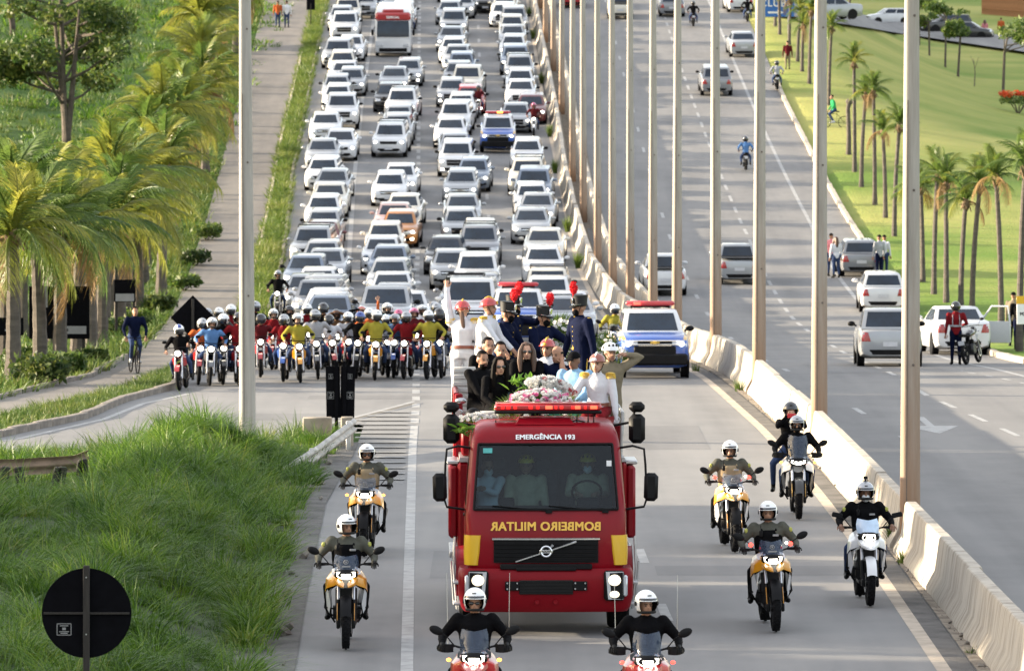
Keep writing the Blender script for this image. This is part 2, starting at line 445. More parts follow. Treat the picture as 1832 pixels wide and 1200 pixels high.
def sheet(name, xl, xr, d0, d1, m, h, step=2.5, nx=6, parent=None, kind='structure'):
    mb = MB(); n = max(1, int((d1 - d0) / step))
    fl = xl if callable(xl) else (lambda d: lin(xl, d)); fr = xr if callable(xr) else (lambda d: lin(xr, d))
    def fn(u, v):
        d = d0 + (d1 - d0) * v; x = fl(d) + (fr(d) - fl(d)) * u
        return V((x, d, zr(d) + h))
    mb.grid(fn, nx, n)
    o = obj(name, mb, m, parent)
    if kind: o['kind'] = kind
    return o

def ground():
    xs = sorted(set([-300, -200, -140, -100, -80, -65, -55, -48, -42, -37, -33, -29, -26, -23, -21, -19] + [-17.5 + i * .9 for i in range(0, 37)] + [15.9, 16.5, 17, 18, 19.5, 21, 23, 25, 27, 29, 31, 34, 38, 43, 49, 56, 65, 80, 100, 140, 200, 300]))
    ds = [-60, 0, 30] + [50 + 4 * i for i in range(0, 106)] + [490, 520, 560, 600, 680, 800, 1000, 1300, 1700]
    def zz(x, d):
        z = zg(x, d)
        rk = lin(RK, d)
        if x < rk: z -= .14
        else: z += .06 * sm((x - rk) / .6)
        return z
    vs = [(x, d, zz(x, d)) for d in ds for x in xs]; n = len(xs)
    fs = [(j * n + i, j * n + i + 1, (j + 1) * n + i + 1, (j + 1) * n + i) for j in range(len(ds) - 1) for i in range(n - 1)]
    mb = MB(); mb.add(vs, fs)
    o = obj('ground', mb, M_GROUND, ang=180); o['kind'] = 'structure'
ground()
H = .004
def main_left(d): return lin(XG, d) if d < 127 else (lin(XG, 127) + (lin(ML, 141) - lin(XG, 127)) * (d - 127) / 14 if d < 141 else lin(ML, d))
sheet('highway', main_left, lambda d: lin(BC, d) - .05, 48, 470, M_ASPH, 0)
sheet('opposite_highway', lambda d: lin(BC, d) - .05, RK, 48, 470, M_ASPH2, 0)
# slip road that leaves to the left
FARE = [(-6.0, 141.3), (-8.55, 141), (-9.4, 135.4), (-9.85, 128.6), (-11.2, 122), (-14, 115), (-20, 107), (-30, 99)]
NEARE = [(-3.35, 127), (-4.4, 122), (-6.1, 118.6), (-8.2, 117.0), (-10.6, 115.6), (-14, 110), (-19.5, 101), (-29, 92)]
def poly2(T, t):
    i = min(int(t), len(T) - 2); f = t - i
    return T[i][0] + (T[i + 1][0] - T[i][0]) * f, T[i][1] + (T[i + 1][1] - T[i][1]) * f
mb = MB()
def fn(u, v):
    a = poly2(FARE, v * (len(FARE) - 1)); b = poly2(NEARE, v * (len(NEARE) - 1))
    x, d = a[0] + (b[0] - a[0]) * u, a[1] + (b[1] - a[1]) * u
    return V((x, d, zr(d) + .008))
mb.grid(fn, 10, 40); tag(obj('slip_road', mb, M_ASPH), kind='structure')
mb = MB()
TP = [470, 420, 375, 330, 293, 265, 238, 218, 200, 182, 165, 155, 147, 141, 135.5, 132, 129]
TR = [470, 420, 375, 330, 293, 265, 238, 220, 205, 186, 166, 158, 152, 146, 139, 130, 121]
def fn(u, v):
    t = v * (len(TP) - 1); i = min(int(t), len(TP) - 2); f = t - i
    da = TP[i] + (TP[i + 1] - TP[i]) * f; db = TR[i] + (TR[i + 1] - TR[i]) * f
    a = (lin(PLF[::-1], da), da); b = (lin(PLR[::-1], db), db)
    x, d = a[0] + (b[0] - a[0]) * u, a[1] + (b[1] - a[1]) * u
    return V((x, d, zr(d) + .012))
mb.grid(fn, 8, 96); tag(obj('side_path', mb, M_PATH), kind='structure')

# painted lines
def line_solid(name, T, w, d0, d1, m=None, h=H):
    return sheet(name, lambda d: lin(T, d) - w / 2, lambda d: lin(T, d) + w / 2, d0, d1, m or M_PAINT, h, 3, 1)
def dashes(name, T, w, d0, d1, ln, gap, m=None):
    root = bpy.data.objects.new(name, None); col.objects.link(root); root['kind'] = 'structure'
    d = d0
    while d < d1:
        sheet('dash', lambda q: lin(T, q) - w / 2, lambda q: lin(T, q) + w / 2, d, min(d + ln, d1), m or M_PAINT, H, 1.5, 1, root, None)
        d += ln + gap
line_solid('lane_line', L2, .17, 50, 126)
dashes('lane_line', L2, .19, 127, 470, 1.6, 1.4)
line_solid('lane_line', L1, .20, 160, 470)
dashes('lane_line', L3, .15, 62, 470, 2.6, 7.0)
line_solid('edge_line', EDGE, .20, 50, 470, M_CREAM)
line_solid('edge_line', REL, .16, 100, 470)
dashes('lane_line', LA, .14, 60, 470, 2.6, 2.6)
dashes('lane_line', LB, .14, 120, 470, 2.4, 8.0)
dashes('lane_line', [(130, 15.0), (150, 12.3), (160, 11.7)], .12, 141, 152, .9, 1.2)
SLE = [(-3.2, 141.2), (-8.1, 138.6), (-8.95, 134.4), (-9.45, 128.2), (-10.8, 121.3), (-13.6, 114.3), (-19.5, 106)]
mb = MB()
def fn(u, v):
    t = 1 + v * (len(SLE) - 2); a = poly2(SLE, t)
    return V((a[0] + u * .16, a[1] + u * .05, zr(a[1]) + .012))
mb.grid(fn, 1, 40); tag(obj('edge_line', mb, M_PAINT), kind='structure')
M_FAINT = mat('worn_paint', (.19, .19, .188), .75, var=.2, vs=3, c2=(.29, .29, .285))
# hatched gore where the slip road splits off
gore = bpy.data.objects.new('hatched_gore', None); col.objects.link(gore); gore['kind'] = 'structure'
mb = MB(); mb.grid(lambda u, v: V((-2.35 + (-5.0 + 2.35) * v, 134.5 + (121.8 - 134.5) * v + u * .5, .013)), 1, 6); obj('gore_edge', mb, M_PAINT, gore)
d = 109.0; k = 0
while d < 132:
    xr_ = lin(L2, d) - .14
    xl_ = max(lin([(108, -2.75), (118, -3.05), (126, -3.9), (134, -2.5)], d), -4.2)
    if d > 125: xl_ = max(xl_, -2.35 - (134.5 - d) * .2)
    mb = MB(); mb.grid(lambda u, v: V((xl_ + (xr_ - xl_) * u, d + v * .34, .0165)), 2, 1); obj('gore_stripe', mb, M_FAINT, gore)
    d += 1.55; k += 1
# older and newer asphalt patches
M_PATCH = asphalt('asphalt_patch', (.150, .149, .150), (.118, .117, .118), (.185, .182, .18))
for a_, b_, d0_, d1_ in ((-1.4, 1.9, 108.5, 112), (2.3, 5.4, 88.5, 90.2), (-1.3, .6, 88, 93), (-7.5, -3.9, 128, 130.5), (2.4, 4.2, 118, 126), (8.2, 10.6, 150, 158), (7.4, 13, 176, 178), (-5, 2, 136.5, 138), (7.3, 9.9, 206, 222), (10.6, 13, 232, 240)):
    sheet('asphalt_patch', lambda d: a_, lambda d: b_, d0_, d1_, M_PATCH, .0022 if a_ > -7 else .011, 1.5, 4)
# straight arrow painted on the opposite carriageway
mb = MB(); a0 = at(1665, 762)
mb.add([(-.09, 0, 0), (.09, 0, 0), (.09, 3.2, 0), (-.09, 3.2, 0), (-.5, -1.0, 0), (.5, -1.0, 0), (0, -3.2, 0), (-.5, -1, 0)], [(0, 1, 2, 3)])
mb.add([(-.62, 0, 0), (.62, 0, 0), (0, -2.6, 0)], [(0, 2, 1)])
o = obj('lane_arrow', mb, M_PAINT, loc=(a0.x, a0.y, zr(a0.y) + .006)); o['kind'] = 'structure'

# verge between edge line and barrier
sheet('gutter', lambda d: lin(EDGE, d) + .10, lambda d: lin(EDGE, d) + .42, 50, 470, M_GUTTER, .003, 3, 2)
def rough_sheet(name, xl, xr, d0, d1, m, h, amp, step=.5, nx=6):
    mb = MB(); n = int((d1 - d0) / step)
    def fn(u, v):
        d = d0 + (d1 - d0) * v; x = xl(d) + (xr(d) - xl(d)) * u
        return V((x, d, zr(d) + h + amp * (mnoise.noise(V((x * 5, d * 3, 0))) + .6 * mnoise.noise(V((x * 17, d * 12, 3))))))
    mb.grid(fn, nx, n); o = obj(name, mb, m, ang=60); o['kind'] = 'structure'
rough_sheet('dirt_strip', lambda d: lin(EDGE, d) + .42, lambda d: lin(BC, d) + .1, 50, 250, M_DIRT, .025, .022)
sheet('dirt_strip', lambda d: lin(EDGE, d) + .42, lambda d: lin(BC, d) + 1.0, 250, 470, M_DIRT, .012)
rough_sheet('gutter', lambda d: lin(XG, d) - .85, lambda d: lin(XG, d) + .02, 50, 120, M_GUTTER, .02, .03, .4, 8)
# grit and stones in the gutters
def pebbles(name, n, fx, d0, d1, r0, r1, m, bias=1.0):
    mb = MB(); rnd = random.Random(n)
    for _ in range(n):
        d = d0 + (d1 - d0) * rnd.random() ** bias; x = fx(d, rnd); r = r0 + (r1 - r0) * rnd.random() ** 3
        mb.ell((x, d, zr(d) + .03 + r * .3), (r * rnd.uniform(.7, 1.3), r * rnd.uniform(.7, 1.3), r * .6), 5, 3, rot=(rnd.random(), rnd.random(), rnd.random() * 6))
    tag(obj(name, mb, m, ang=20), kind='stuff')
M_STONE = mat('stone', (.20, .18, .16), .9, var=.5, vs=4)
pebbles('gravel', 420, lambda d, r: lin(EDGE, d) + .42 + r.random() * .5, 60, 140, .012, .06, M_STONE)
pebbles('gravel', 150, lambda d, r: lin(XG, d) - .05 - r.random() ** .7 * .8, 60, 117, .015, .13, M_STONE, .8)

# ------------------------------------------------------------------ median barrier and lamp posts
def barrier_mat():
    m, n, l = nodes_of('barrier_concrete'); b = n['Principled BSDF']
    tc = N(n, 'ShaderNodeNewGeometry')
    mp = N(n, 'ShaderNodeMapping'); mp.inputs['Scale'].default_value = (1, 2.2, .35); l.new(tc.outputs['Position'], mp.inputs[0])
    q = N(n, 'ShaderNodeTexNoise', Scale=2.2, Detail=8, Roughness=.7); l.new(mp.outputs[0], q.inputs['Vector'])
    rp = N(n, 'ShaderNodeValToRGB'); e = rp.color_ramp.elements
    e[0].position = .30; e[0].color = (.20, .175, .145, 1); e[1].position = .55; e[1].color = (.43, .39, .33, 1)
    l.new(q.outputs['Fac'], rp.inputs[0]); l.new(rp.outputs[0], b.inputs['Base Color'])
    b.inputs['Roughness'].default_value = .88
    q2 = N(n, 'ShaderNodeTexNoise', Scale=30, Detail=4); l.new(tc.outputs['Position'], q2.inputs['Vector'])
    bp = N(n, 'ShaderNodeBump', Strength=.3, Distance=.02); l.new(q2.outputs['Fac'], bp.inputs['Height']); l.new(bp.outputs[0], b.inputs['Normal'])
    return m
M_BARR = barrier_mat()
POLES = [(93, 6.62), (118, 6.48), (139, 6.14), (157, 5.73), (176, 5.19), (190, 4.79), (204, 4.32), (216, 3.9), (228, 3.5), (253, 3.24), (272, 2.94), (306, 2.72), (331, 2.45), (350, 2.1), (375, 1.9)]
BPROF = [(.31, 0), (.30, .09), (.17, .33), (.105, .80), (.085, .85)]
def segment(T, a, b, root, rnd):
    mb = MB(); n = max(2, int((b - a) / 1.2)); rings = []
    jx = rnd.uniform(-.025, .025); jz = rnd.uniform(-.015, .015)
    for i in range(n + 1):
        d = a + (b - a) * i / n; x = lin(T, d) + jx
        t = (lin(T, d + 1) - lin(T, d - 1)) / 2; nx = V((1, -t, 0)).normalized()
        pr = [(-w, z) for w, z in BPROF] + [(w, z) for w, z in BPROF[::-1]]
        rings.append([V((x, d, zr(d) + jz + max(z, 0) - (.12 if z == 0 else 0))) + nx * w for w, z in pr])
    mb.loft(rings)
    return obj('barrier_segment', mb, M_BARR, root, ang=28, bevel=.012)
bar_l = [(d, x - (.0 if d < 176 else .35 * sm((d - 176) / 30))) for d, x in BC]
bar_r = [(d, x + (.62 * sm((d - 170) / 30))) for d, x in BC]
bt = thing('median_barrier', 'stained pale concrete barrier along the right edge of the convoy carriageway', 'barrier', (0, 0, 0))
rnd = random.Random(3)
stops = [50] + [p[0] for p in POLES] + [400]
for a, b in zip(stops[:-1], stops[1:]):
    a2 = a + .30 if a != 50 else a; b2 = b - .30 if b != 400 else b
    k = max(1, round((b2 - a2) / 6.0))
    for i in range(k):
        segment(bar_l, a2 + (b2 - a2) * i / k + .02, a2 + (b2 - a2) * (i + 1) / k - .02, bt, rnd)
b2t = thing('median_barrier', 'second concrete barrier behind the first one on the oncoming side of the far lamp posts', 'barrier', (0, 0, 0))
d = 182
while d < 400:
    segment(bar_r, d, d + 6, b2t, rnd); d += 6.06

def pole_mat():
    m, n, l = nodes_of('post_concrete'); b = n['Principled BSDF']
    tc = N(n, 'ShaderNodeTexCoord'); sp = N(n, 'ShaderNodeSeparateXYZ'); l.new(tc.outputs['Object'], sp.inputs[0])
    mp = N(n, 'ShaderNodeMapping'); mp.inputs['Scale'].default_value = (4, 4, .25); l.new(tc.outputs['Object'], mp.inputs[0])
    q = N(n, 'ShaderNodeTexNoise', Scale=2, Detail=7, Roughness=.65); l.new(mp.outputs[0], q.inputs['Vector'])
    rp = N(n, 'ShaderNodeValToRGB'); e = rp.color_ramp.elements
    e[0].position = .3; e[0].color = (.27, .25, .22, 1); e[1].position = .7; e[1].color = (.42, .40, .36, 1)
    l.new(q.outputs['Fac'], rp.inputs[0])
    # red road dust thrown up on the lower metres
    ad = N(n, 'ShaderNodeMath', operation='MULTIPLY_ADD'); ad.inputs[1].default_value = 2.4; l.new(q.outputs['Fac'], ad.inputs[0]); l.new(sp.outputs[2], ad.inputs[2])
    mr = N(n, 'ShaderNodeMapRange'); mr.inputs['From Min'].default_value = 1.6; mr.inputs['From Max'].default_value = 6.2; mr.inputs['To Min'].default_value = .92; mr.inputs['To Max'].default_value = .06
    l.new(ad.outputs[0], mr.inputs[0])
    mx = N(n, 'ShaderNodeMix', data_type='RGBA'); l.new(mr.outputs[0], mx.inputs['Factor']); l.new(rp.outputs[0], mx.inputs['A']); mx.inputs['B'].default_value = (.27, .155, .085, 1)
    l.new(mx.outputs['Result'], b.inputs['Base Color']); b.inputs['Roughness'].default_value = .85
    q2 = N(n, 'ShaderNodeTexNoise', Scale=40, Detail=3); l.new(tc.outputs['Object'], q2.inputs['Vector'])
    bp = N(n, 'ShaderNodeBump', Strength=.2, Distance=.01); l.new(q2.outputs['Fac'], bp.inputs['Height']); l.new(bp.outputs[0], b.inputs['Normal'])
    return m
M_POLE = pole_mat()
M_STEEL = mat('galvanised_steel', (.45, .46, .47), .45, .8, var=.2)
M_BLACK = mat('black_paint', (.003, .003, .0045), .75, var=.3, vs=8, spec=.06)
M_DARKW = mat('dark_wood', (.022, .019, .017), .85, var=.4, vs=5, bump=.4, stretch=(6, 6, .7))
def lamp_post(x, d, label, r0=.175, dusty=True, ht=15.5):
    """spun concrete post; tapered, eight-sided with eased corners, access hatch, collars and a double-arm head far above"""
    t = thing('lamp_post', label, 'lamp post', (x, d, zr(d) - .1), (0, 0, 0), 'concrete lamp posts along the road')
    mb = MB(); n = 16; rings = []
    for i in range(12):
        z = ht * i / 11; r = r0 * (1 - .48 * i / 11)
        rings.append([V((sx * r, sy * r, z)) for sx, sy in [(.62, -1), (1, -.62), (1, .62), (.62, 1), (-.62, 1), (-1, .62), (-1, -.62), (-.62, -1)]])
    mb.loft(rings); obj('shaft', mb, M_POLE if dusty else M_POLEC, t, ang=30, bevel=.012)
    mb = MB(); mb.box((-.35 * r0, -r0 * .93, ht * .25), (.014, .02, ht * .48)); obj('seam', mb, M_POLED, t)
    for zz in (3.2, 6.1, 9.0):
        mb = MB(); mb.cyl((.25 * r0, -r0 * (1 - .48 * zz / ht) - .004, zz), (0, 1, 0), .022, .02, 8); obj('plug', mb, M_POLED, t)
    mb = MB()
    mb.tube([(0, 0, ht), (0, 0, ht + .4)], .09, 10)
    for s in (-1, 1): mb.tube([(0, 0, ht + .2), (s * .8, 0, ht + .6), (s * 1.9, 0, ht + .75)], [.05, .045, .04], 8)
    obj('arm', mb, M_STEEL, t)
    for s in (-1, 1):
        mb = MB(); mb.ell((s * 2.2, 0, ht + .72), (.4, .16, .09), 12, 6); obj('lantern', mb, M_STEEL, t)
    return t
M_POLEC = mat('post_concrete_clean', (.34, .325, .30), .85, var=.2, vs=2, bump=.2, stretch=(4, 4, .3))
M_POLED = mat('post_seam', (.13, .11, .095), .9)
ORD = ['first', 'second', 'third', 'fourth', 'fifth', 'sixth', 'seventh', 'eighth', 'ninth', 'tenth', 'eleventh', 'twelfth', 'thirteenth', 'fourteenth', 'fifteenth', 'sixteenth', 'seventeenth', 'eighteenth', 'nineteenth', 'twentieth',
       '21st', '22nd', '23rd', '24th', '25th', '26th', '27th', '28th', '29th', '30th', '31st', '32nd', '33rd', '34th', '35th', '36th', '37th', '38th', '39th', '40th']
for i, (d, x) in enumerate(POLES):
    lab = 'rust-stained concrete lamp post in the median barrier, ' + ('nearest of the row, rightmost in the photo' if i == 0 else ORD[i] + ' of the row counting from the nearest')
    t = lamp_post(x, d, lab, .172 if i < 3 else .165); t.rotation_euler.z = rnd.uniform(-.06, .06); t.rotation_euler.y = rnd.uniform(-.004, .004)
a = at(443, 783)
t = lamp_post(a.x, a.y, 'pale grey concrete lamp post standing in the long grass left of the slip road nose', .180, False)
t.rotation_euler.y = -.006

# ------------------------------------------------------------------ kerbs
def kerb(name, label, pts, m, ln=1.0, w=.18, h=.15, base=0):
    t = thing(name, label, 'kerb'); rnd = random.Random(len(pts) * 7)
    acc = 0; P = [V((x, d, 0)) for x, d in pts]; cnt = 0
    for a, b in zip(P[:-1], P[1:]):
        L = (b - a).length; k = max(1, round(L / ln))
        for i in range(k):
            p = a.lerp(b, (i + .5) / k); ang = atan2(b.y - a.y, b.x - a.x)
            mb = MB(); mb.box((0, 0, 0), (L / k - .025, w, h + .1), bev=.02)
            o = obj('kerb_stone', mb, m, t, (p.x + rnd.uniform(-.012, .012), p.y, zr(p.y) + h / 2 - .05 + rnd.uniform(-.015, .01)), (0, 0, ang + rnd.uniform(-.015, .015)))
            o.rotation_euler = (0, -atan2(zr(b.y) - zr(a.y), L), ang)
            cnt += 1
    return t
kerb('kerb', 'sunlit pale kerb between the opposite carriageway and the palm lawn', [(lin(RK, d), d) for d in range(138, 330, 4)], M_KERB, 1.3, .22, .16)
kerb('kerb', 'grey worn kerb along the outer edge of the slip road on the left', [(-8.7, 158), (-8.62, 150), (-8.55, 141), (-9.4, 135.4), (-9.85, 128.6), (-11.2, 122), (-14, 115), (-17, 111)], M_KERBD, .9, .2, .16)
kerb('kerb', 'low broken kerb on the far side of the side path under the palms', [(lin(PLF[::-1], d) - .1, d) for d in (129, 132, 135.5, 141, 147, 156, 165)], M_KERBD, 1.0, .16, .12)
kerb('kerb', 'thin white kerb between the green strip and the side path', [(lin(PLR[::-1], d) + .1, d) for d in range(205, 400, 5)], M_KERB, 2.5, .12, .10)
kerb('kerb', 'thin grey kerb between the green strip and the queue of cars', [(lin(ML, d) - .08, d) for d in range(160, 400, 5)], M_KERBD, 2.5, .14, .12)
# ================================================================== GRASS BANK, PLANTS, TREES
M_SOIL = mat('bank_soil', (.035, .055, .015), .95, var=.5, vs=1.5, bump=.6, bs=12)
def bank_z(x, d):
    xr_ = lin(XG, d) - .8
    u = xr_ - x                                   # distance in from the gutter
    z = .80 * sm(u / 2.2) * sm((118.5 - d + .15 * u) / 9) + .10
    z += .13 * mnoise.noise(V((x * .45, d * .22, 0))) * sm(u / 1.2)
    z += .35 * sm((u - 2.5) / 4) * sm((98 - d) / 18)
    z *= sm((127.5 - d) / 5) * (1 - .9 * sm((-6.3 - x) / 2.2) * sm((d - 90) / 10))
    return z
def bank_edge(d):                                 # far limit of the bank: the near edge of the slip road
    return d
def near_edge_d(x):                               # distance of the slip road's near edge at x
    return lin(sorted([(a, b) for a, b in NEARE]), x)
mb = MB()
def fn(u, v):
    x = -3.9 - u * 16
    d1 = min(127.5, near_edge_d(x) - .1); d = 48 + (d1 - 48) * v
    xr_ = lin(XG, d) - .8
    x = min(x, xr_) if u > 0 else xr_ + .05
    z = bank_z(x, d)
    if u == 0: z = -.02
    if v == 1: z = -.02
    return V((x, d, z))
mb.grid(fn, 44, 110); tag(obj('grass_bank', mb, M_SOIL, ang=180), kind='structure')

def blades(name, roots, hts, leans, widths, m, seg=3, arcs=1.0, kind='stuff'):
    """one mesh of bent, tapering blades: roots (n,3), heights (n), lean vectors (n,2) as horizontal reach"""
    n = len(roots); roots = np.asarray(roots, float); hts = np.asarray(hts, float); leans = np.asarray(leans, float); widths = np.asarray(widths, float)
    ang = np.random.rand(n) * pi
    side = np.stack([np.cos(ang), np.sin(ang), np.zeros(n)], 1)
    k = seg + 1; vs = np.zeros((n, 2 * seg + 1, 3))
    for i in range(k):
        t = i / seg
        c = roots.copy(); bend = t ** 1.8
        c[:, 0] += leans[:, 0] * bend; c[:, 1] += leans[:, 1] * bend
        ln = np.hypot(leans[:, 0], leans[:, 1])
        c[:, 2] += hts * (t - .42 * arcs * np.minimum(ln / np.maximum(hts, .01), 1.6) * t ** 2.6)
        w = (widths * (1 - t) ** .8)[:, None] * .5
        if i < seg: vs[:, 2 * i] = c - side * w; vs[:, 2 * i + 1] = c + side * w
        else: vs[:, 2 * i] = c
    nv = 2 * seg + 1; base = (np.arange(n) * nv)[:, None]
    quads = np.concatenate([base + np.array([[2 * i, 2 * i + 1, 2 * i + 3, 2 * i + 2]]) for i in range(seg - 1)], 1).reshape(-1, 4)
    tris = (base + np.array([[2 * seg - 2, 2 * seg - 1, 2 * seg]])).reshape(-1, 3)
    me = bpy.data.meshes.new(name); me.vertices.add(n * nv); me.vertices.foreach_set('co', vs.reshape(-1))
    nl = len(quads) * 4 + len(tris) * 3; me.loops.add(nl)
    me.loops.foreach_set('vertex_index', np.concatenate([quads.reshape(-1), tris.reshape(-1)]).astype(np.int32))
    npol = len(quads) + len(tris); me.polygons.add(npol)
    st = np.concatenate([np.arange(len(quads)) * 4, len(quads) * 4 + np.arange(len(tris)) * 3]).astype(np.int32)
    me.polygons.foreach_set('loop_start', st)
    me.polygons.foreach_set('use_smooth', np.ones(npol, bool))
    me.update(calc_edges=True); me.validate()
    o = obj(name, me, m)
    if kind: o['kind'] = kind
    return o
M_GRASS = leafmat('long_grass', (.030, .085, .007), (.140, .255, .022), .8, .42, .42, (.30, .32, .07), isl=True)
M_GRASS2 = leafmat('verge_grass', (.050, .105, .018), (.135, .185, .035), .5, .35, .5, (.24, .22, .08), isl=True)
M_GRASS3 = leafmat('median_grass', (.070, .130, .020), (.170, .220, .040), .35, .4, .5, (.26, .26, .09), isl=True)

M_WEED = leafmat('weed_leaf', (.06, .13, .02), (.19, .26, .05), 1.2, .4, .5, (.33, .28, .09), isl=True)
def clumped(area_fn, ncl, nbl, ht, reach, w, rad, m, name, lean0=(0.0, 0.0), zf=zg, seg=3, seed=1, tall=None):
    rs = np.random.RandomState(seed); roots = []; hs = []; ls = []; ws = []
    for _ in range(ncl):
        p = area_fn(rs)
        if p is None: continue
        x, d = p; q = rs.rand(); hh = ht * (.55 + .9 * q ** 1.5); k = int(nbl * (.6 + .8 * rs.rand()))
        if tall: hh *= tall(x, d)
        a = rs.rand(k) * 2 * pi; r = rad * np.sqrt(rs.rand(k)) * (.6 + .8 * q)
        bx = x + np.cos(a) * r; by = d + np.sin(a) * r
        z0 = zf(x, d)
        dz = (zf(x + .3, d) - z0) / .3; dy = (zf(x, d + .3) - z0) / .3
        bz = z0 + (bx - x) * dz + (by - d) * dy - .03
        h = hh * (.55 + .6 * rs.rand(k)); rc = reach * hh * (.35 + .9 * rs.rand(k))
        la = a + rs.randn(k) * .5
        l0 = rs.randn(2) * .25
        roots.append(np.stack([bx, by, bz], 1)); hs.append(h)
        ls.append(np.stack([np.cos(la) * rc + (lean0[0] + l0[0]) * h, np.sin(la) * rc + (lean0[1] + l0[1]) * h], 1)); ws.append(w * (.6 + .8 * rs.rand(k)))
    return blades(name, np.concatenate(roots), np.concatenate(hs), np.concatenate(ls), np.concatenate(ws), m, seg)
def in_bank(rs):
    d = 54 + 73.5 * rs.rand() ** .8; w = (916 * d / F + 1.2)
    x0 = lin(XG, d) - .50; x = x0 - rs.rand() * (w + x0 + .8)
    if x < -w - .6 or d > near_edge_d(x) - .35: return None
    if d > 119 and x > -3.9: return None
    return x, d
def tallf(x, d):
    t = .6 + .9 * (.5 + .5 * mnoise.noise(V((x * .6, d * .25, 7))))
    return t * (.6 if d > 112 else 1.0)
clumped(in_bank, 900, 120, .60, 1.15, .018, .27, M_GRASS, 'grass', (.12, -.22), bank_z, 4, 5, tallf)
def in_top(rs):
    p = in_bank(rs)
    return p if p and near_edge_d(p[0]) - p[1] < 5 else None
clumped(in_top, 900, 40, .50, .7, .026, .14, M_GRASS2, 'grass', (.05, -.05), bank_z, 4, 15)
clumped(in_bank, 70, 26, .34, .9, .055, .10, M_WEED, 'weeds', (0, -.1), bank_z, 4, 16)
clumped(in_bank, 1300, 50, .26, .8, .012, .28, M_GRASS, 'grass', (.05, -.15), bank_z, 3, 6)
# single tall tufts against the slip road
def tuft(px, row, h, label, lean=(.0, -.1), k=70, w=.018, m=None):
    p = at(px, row); rs = np.random.RandomState(int(px)); a = rs.rand(k) * 2 * pi; r = .10 * rs.rand(k)
    ro = np.stack([p.x + np.cos(a) * r, p.y + np.sin(a) * r, np.full(k, bank_z(p.x, p.y) if p.y < 127 and p.x < -3.4 else zg(p.x, p.y))], 1)
    hh = h * (.5 + .6 * rs.rand(k)); rc = h * .45 * rs.rand(k)
    o = blades('grass_tuft', ro, hh, np.stack([np.cos(a) * rc + lean[0] * hh, np.sin(a) * rc + lean[1] * hh], 1), np.full(k, w), m or M_GRASS2, 4, .7, None)
    return tag(o, label, 'grass tuft', 'tall grass tufts')
tuft(287, 818, .85, 'tall bushy grass tuft sticking up alone against the slip road', k=110)
tuft(188, 822, .62, 'tall thin grass tuft beside the left guardrail end')
tuft(228, 818, .45, 'small thin grass tuft between two taller tufts by the slip road', k=30)
tuft(1245, 664, .30, 'small weed at the foot of the barrier behind the blue and white pickup', k=40, w=.02)
tuft(1322, 700, .36, 'yellow-green weed at the foot of the barrier, middle of three', k=60, w=.022)
tuft(1430, 775, .25, 'small weed at the barrier foot left of the passenger taking a photo', k=26, w=.02)
tuft(1600, 975, .50, 'bushy weed growing at the foot of the nearest lamp post', k=130, w=.02)
tuft(1618, 1010, .30, 'low weed just in front of the nearest lamp post', k=80, w=.018)
tuft(1738, 1170, .14, 'tiny weed in the dirt strip at the lower right', k=24, w=.014)
for i, row in enumerate((70, 150, 245, 310, 415, 480, 30)):
    d = at(1000, row).y; x = lin(bar_l, d) - .45
    px = 916 + x * F / d
    tuft(px, row, .75, ORD[i] + ' dark green bush in the gap of the far median barrier', k=120, w=.04, m=M_GRASS3)
# verge between the slip road and the side path
def in_verge(rs):
    d = 112 + 50 * rs.rand(); 
    far = lin([(111, -17), (115, -14), (122, -11.2), (128.6, -9.85), (135.4, -9.4), (141, -8.6), (165, -8.75)], d) - .2
    near = lin(PLR[::-1], d) + .1 if d > 130 else -17
    if near > far: return None
    x = near + (far - near) * rs.rand(); return (x, d)
clumped(in_verge, 1500, 26, .24, .8, .02, .22, M_GRASS2, 'grass', (.05, -.1), zg, 3, 8)
# the green strip between queue and path
def in_strip(rs):
    d = 195 + 200 * rs.rand() ** .9
    a = lin(PLR[::-1], d) + .25; b = lin(ML, d) - .2
    return a + (b - a) * rs.rand(), d
clumped(in_strip, 2600, 26, .42, .8, .035, .30, M_GRASS3, 'grass', (.05, -.1), zg, 3, 9, lambda x, d: .55 + .9 * (.5 + .5 * mnoise.noise(V((x, d * .09, 1)))))
# rough growth under the palms
def in_rough(rs):
    d = 128 + 250 * rs.rand() ** 1.3
    b = lin(PLF[::-1], d) - .25; x = b - 14 * rs.rand() ** 1.5
    if x < -930 * d / F - 1: return None
    return x, d
clumped(in_rough, 3000, 24, .45, .8, .045, .38, M_GRASS2, 'grass', (.05, -.1), zg, 3, 10, lambda x, d: .4 + 1.2 * (.5 + .5 * mnoise.noise(V((x * .35, d * .12, 4)))))
def in_hill(rs):
    d = 200 + 330 * rs.rand(); x = -15 - 26 * rs.rand()
    return (x, d) if x > -930 * d / F - 1 else None
clumped(in_hill, 2800, 22, .55, 1.0, .07, .65, M_GRASS, 'grass', (.05, -.1), zg, 3, 11, lambda x, d: .35 + 1.2 * max(0, .5 + mnoise.noise(V((x * .2, d * .07, 9)))))  # darker grass colour stands in for shade on the hill

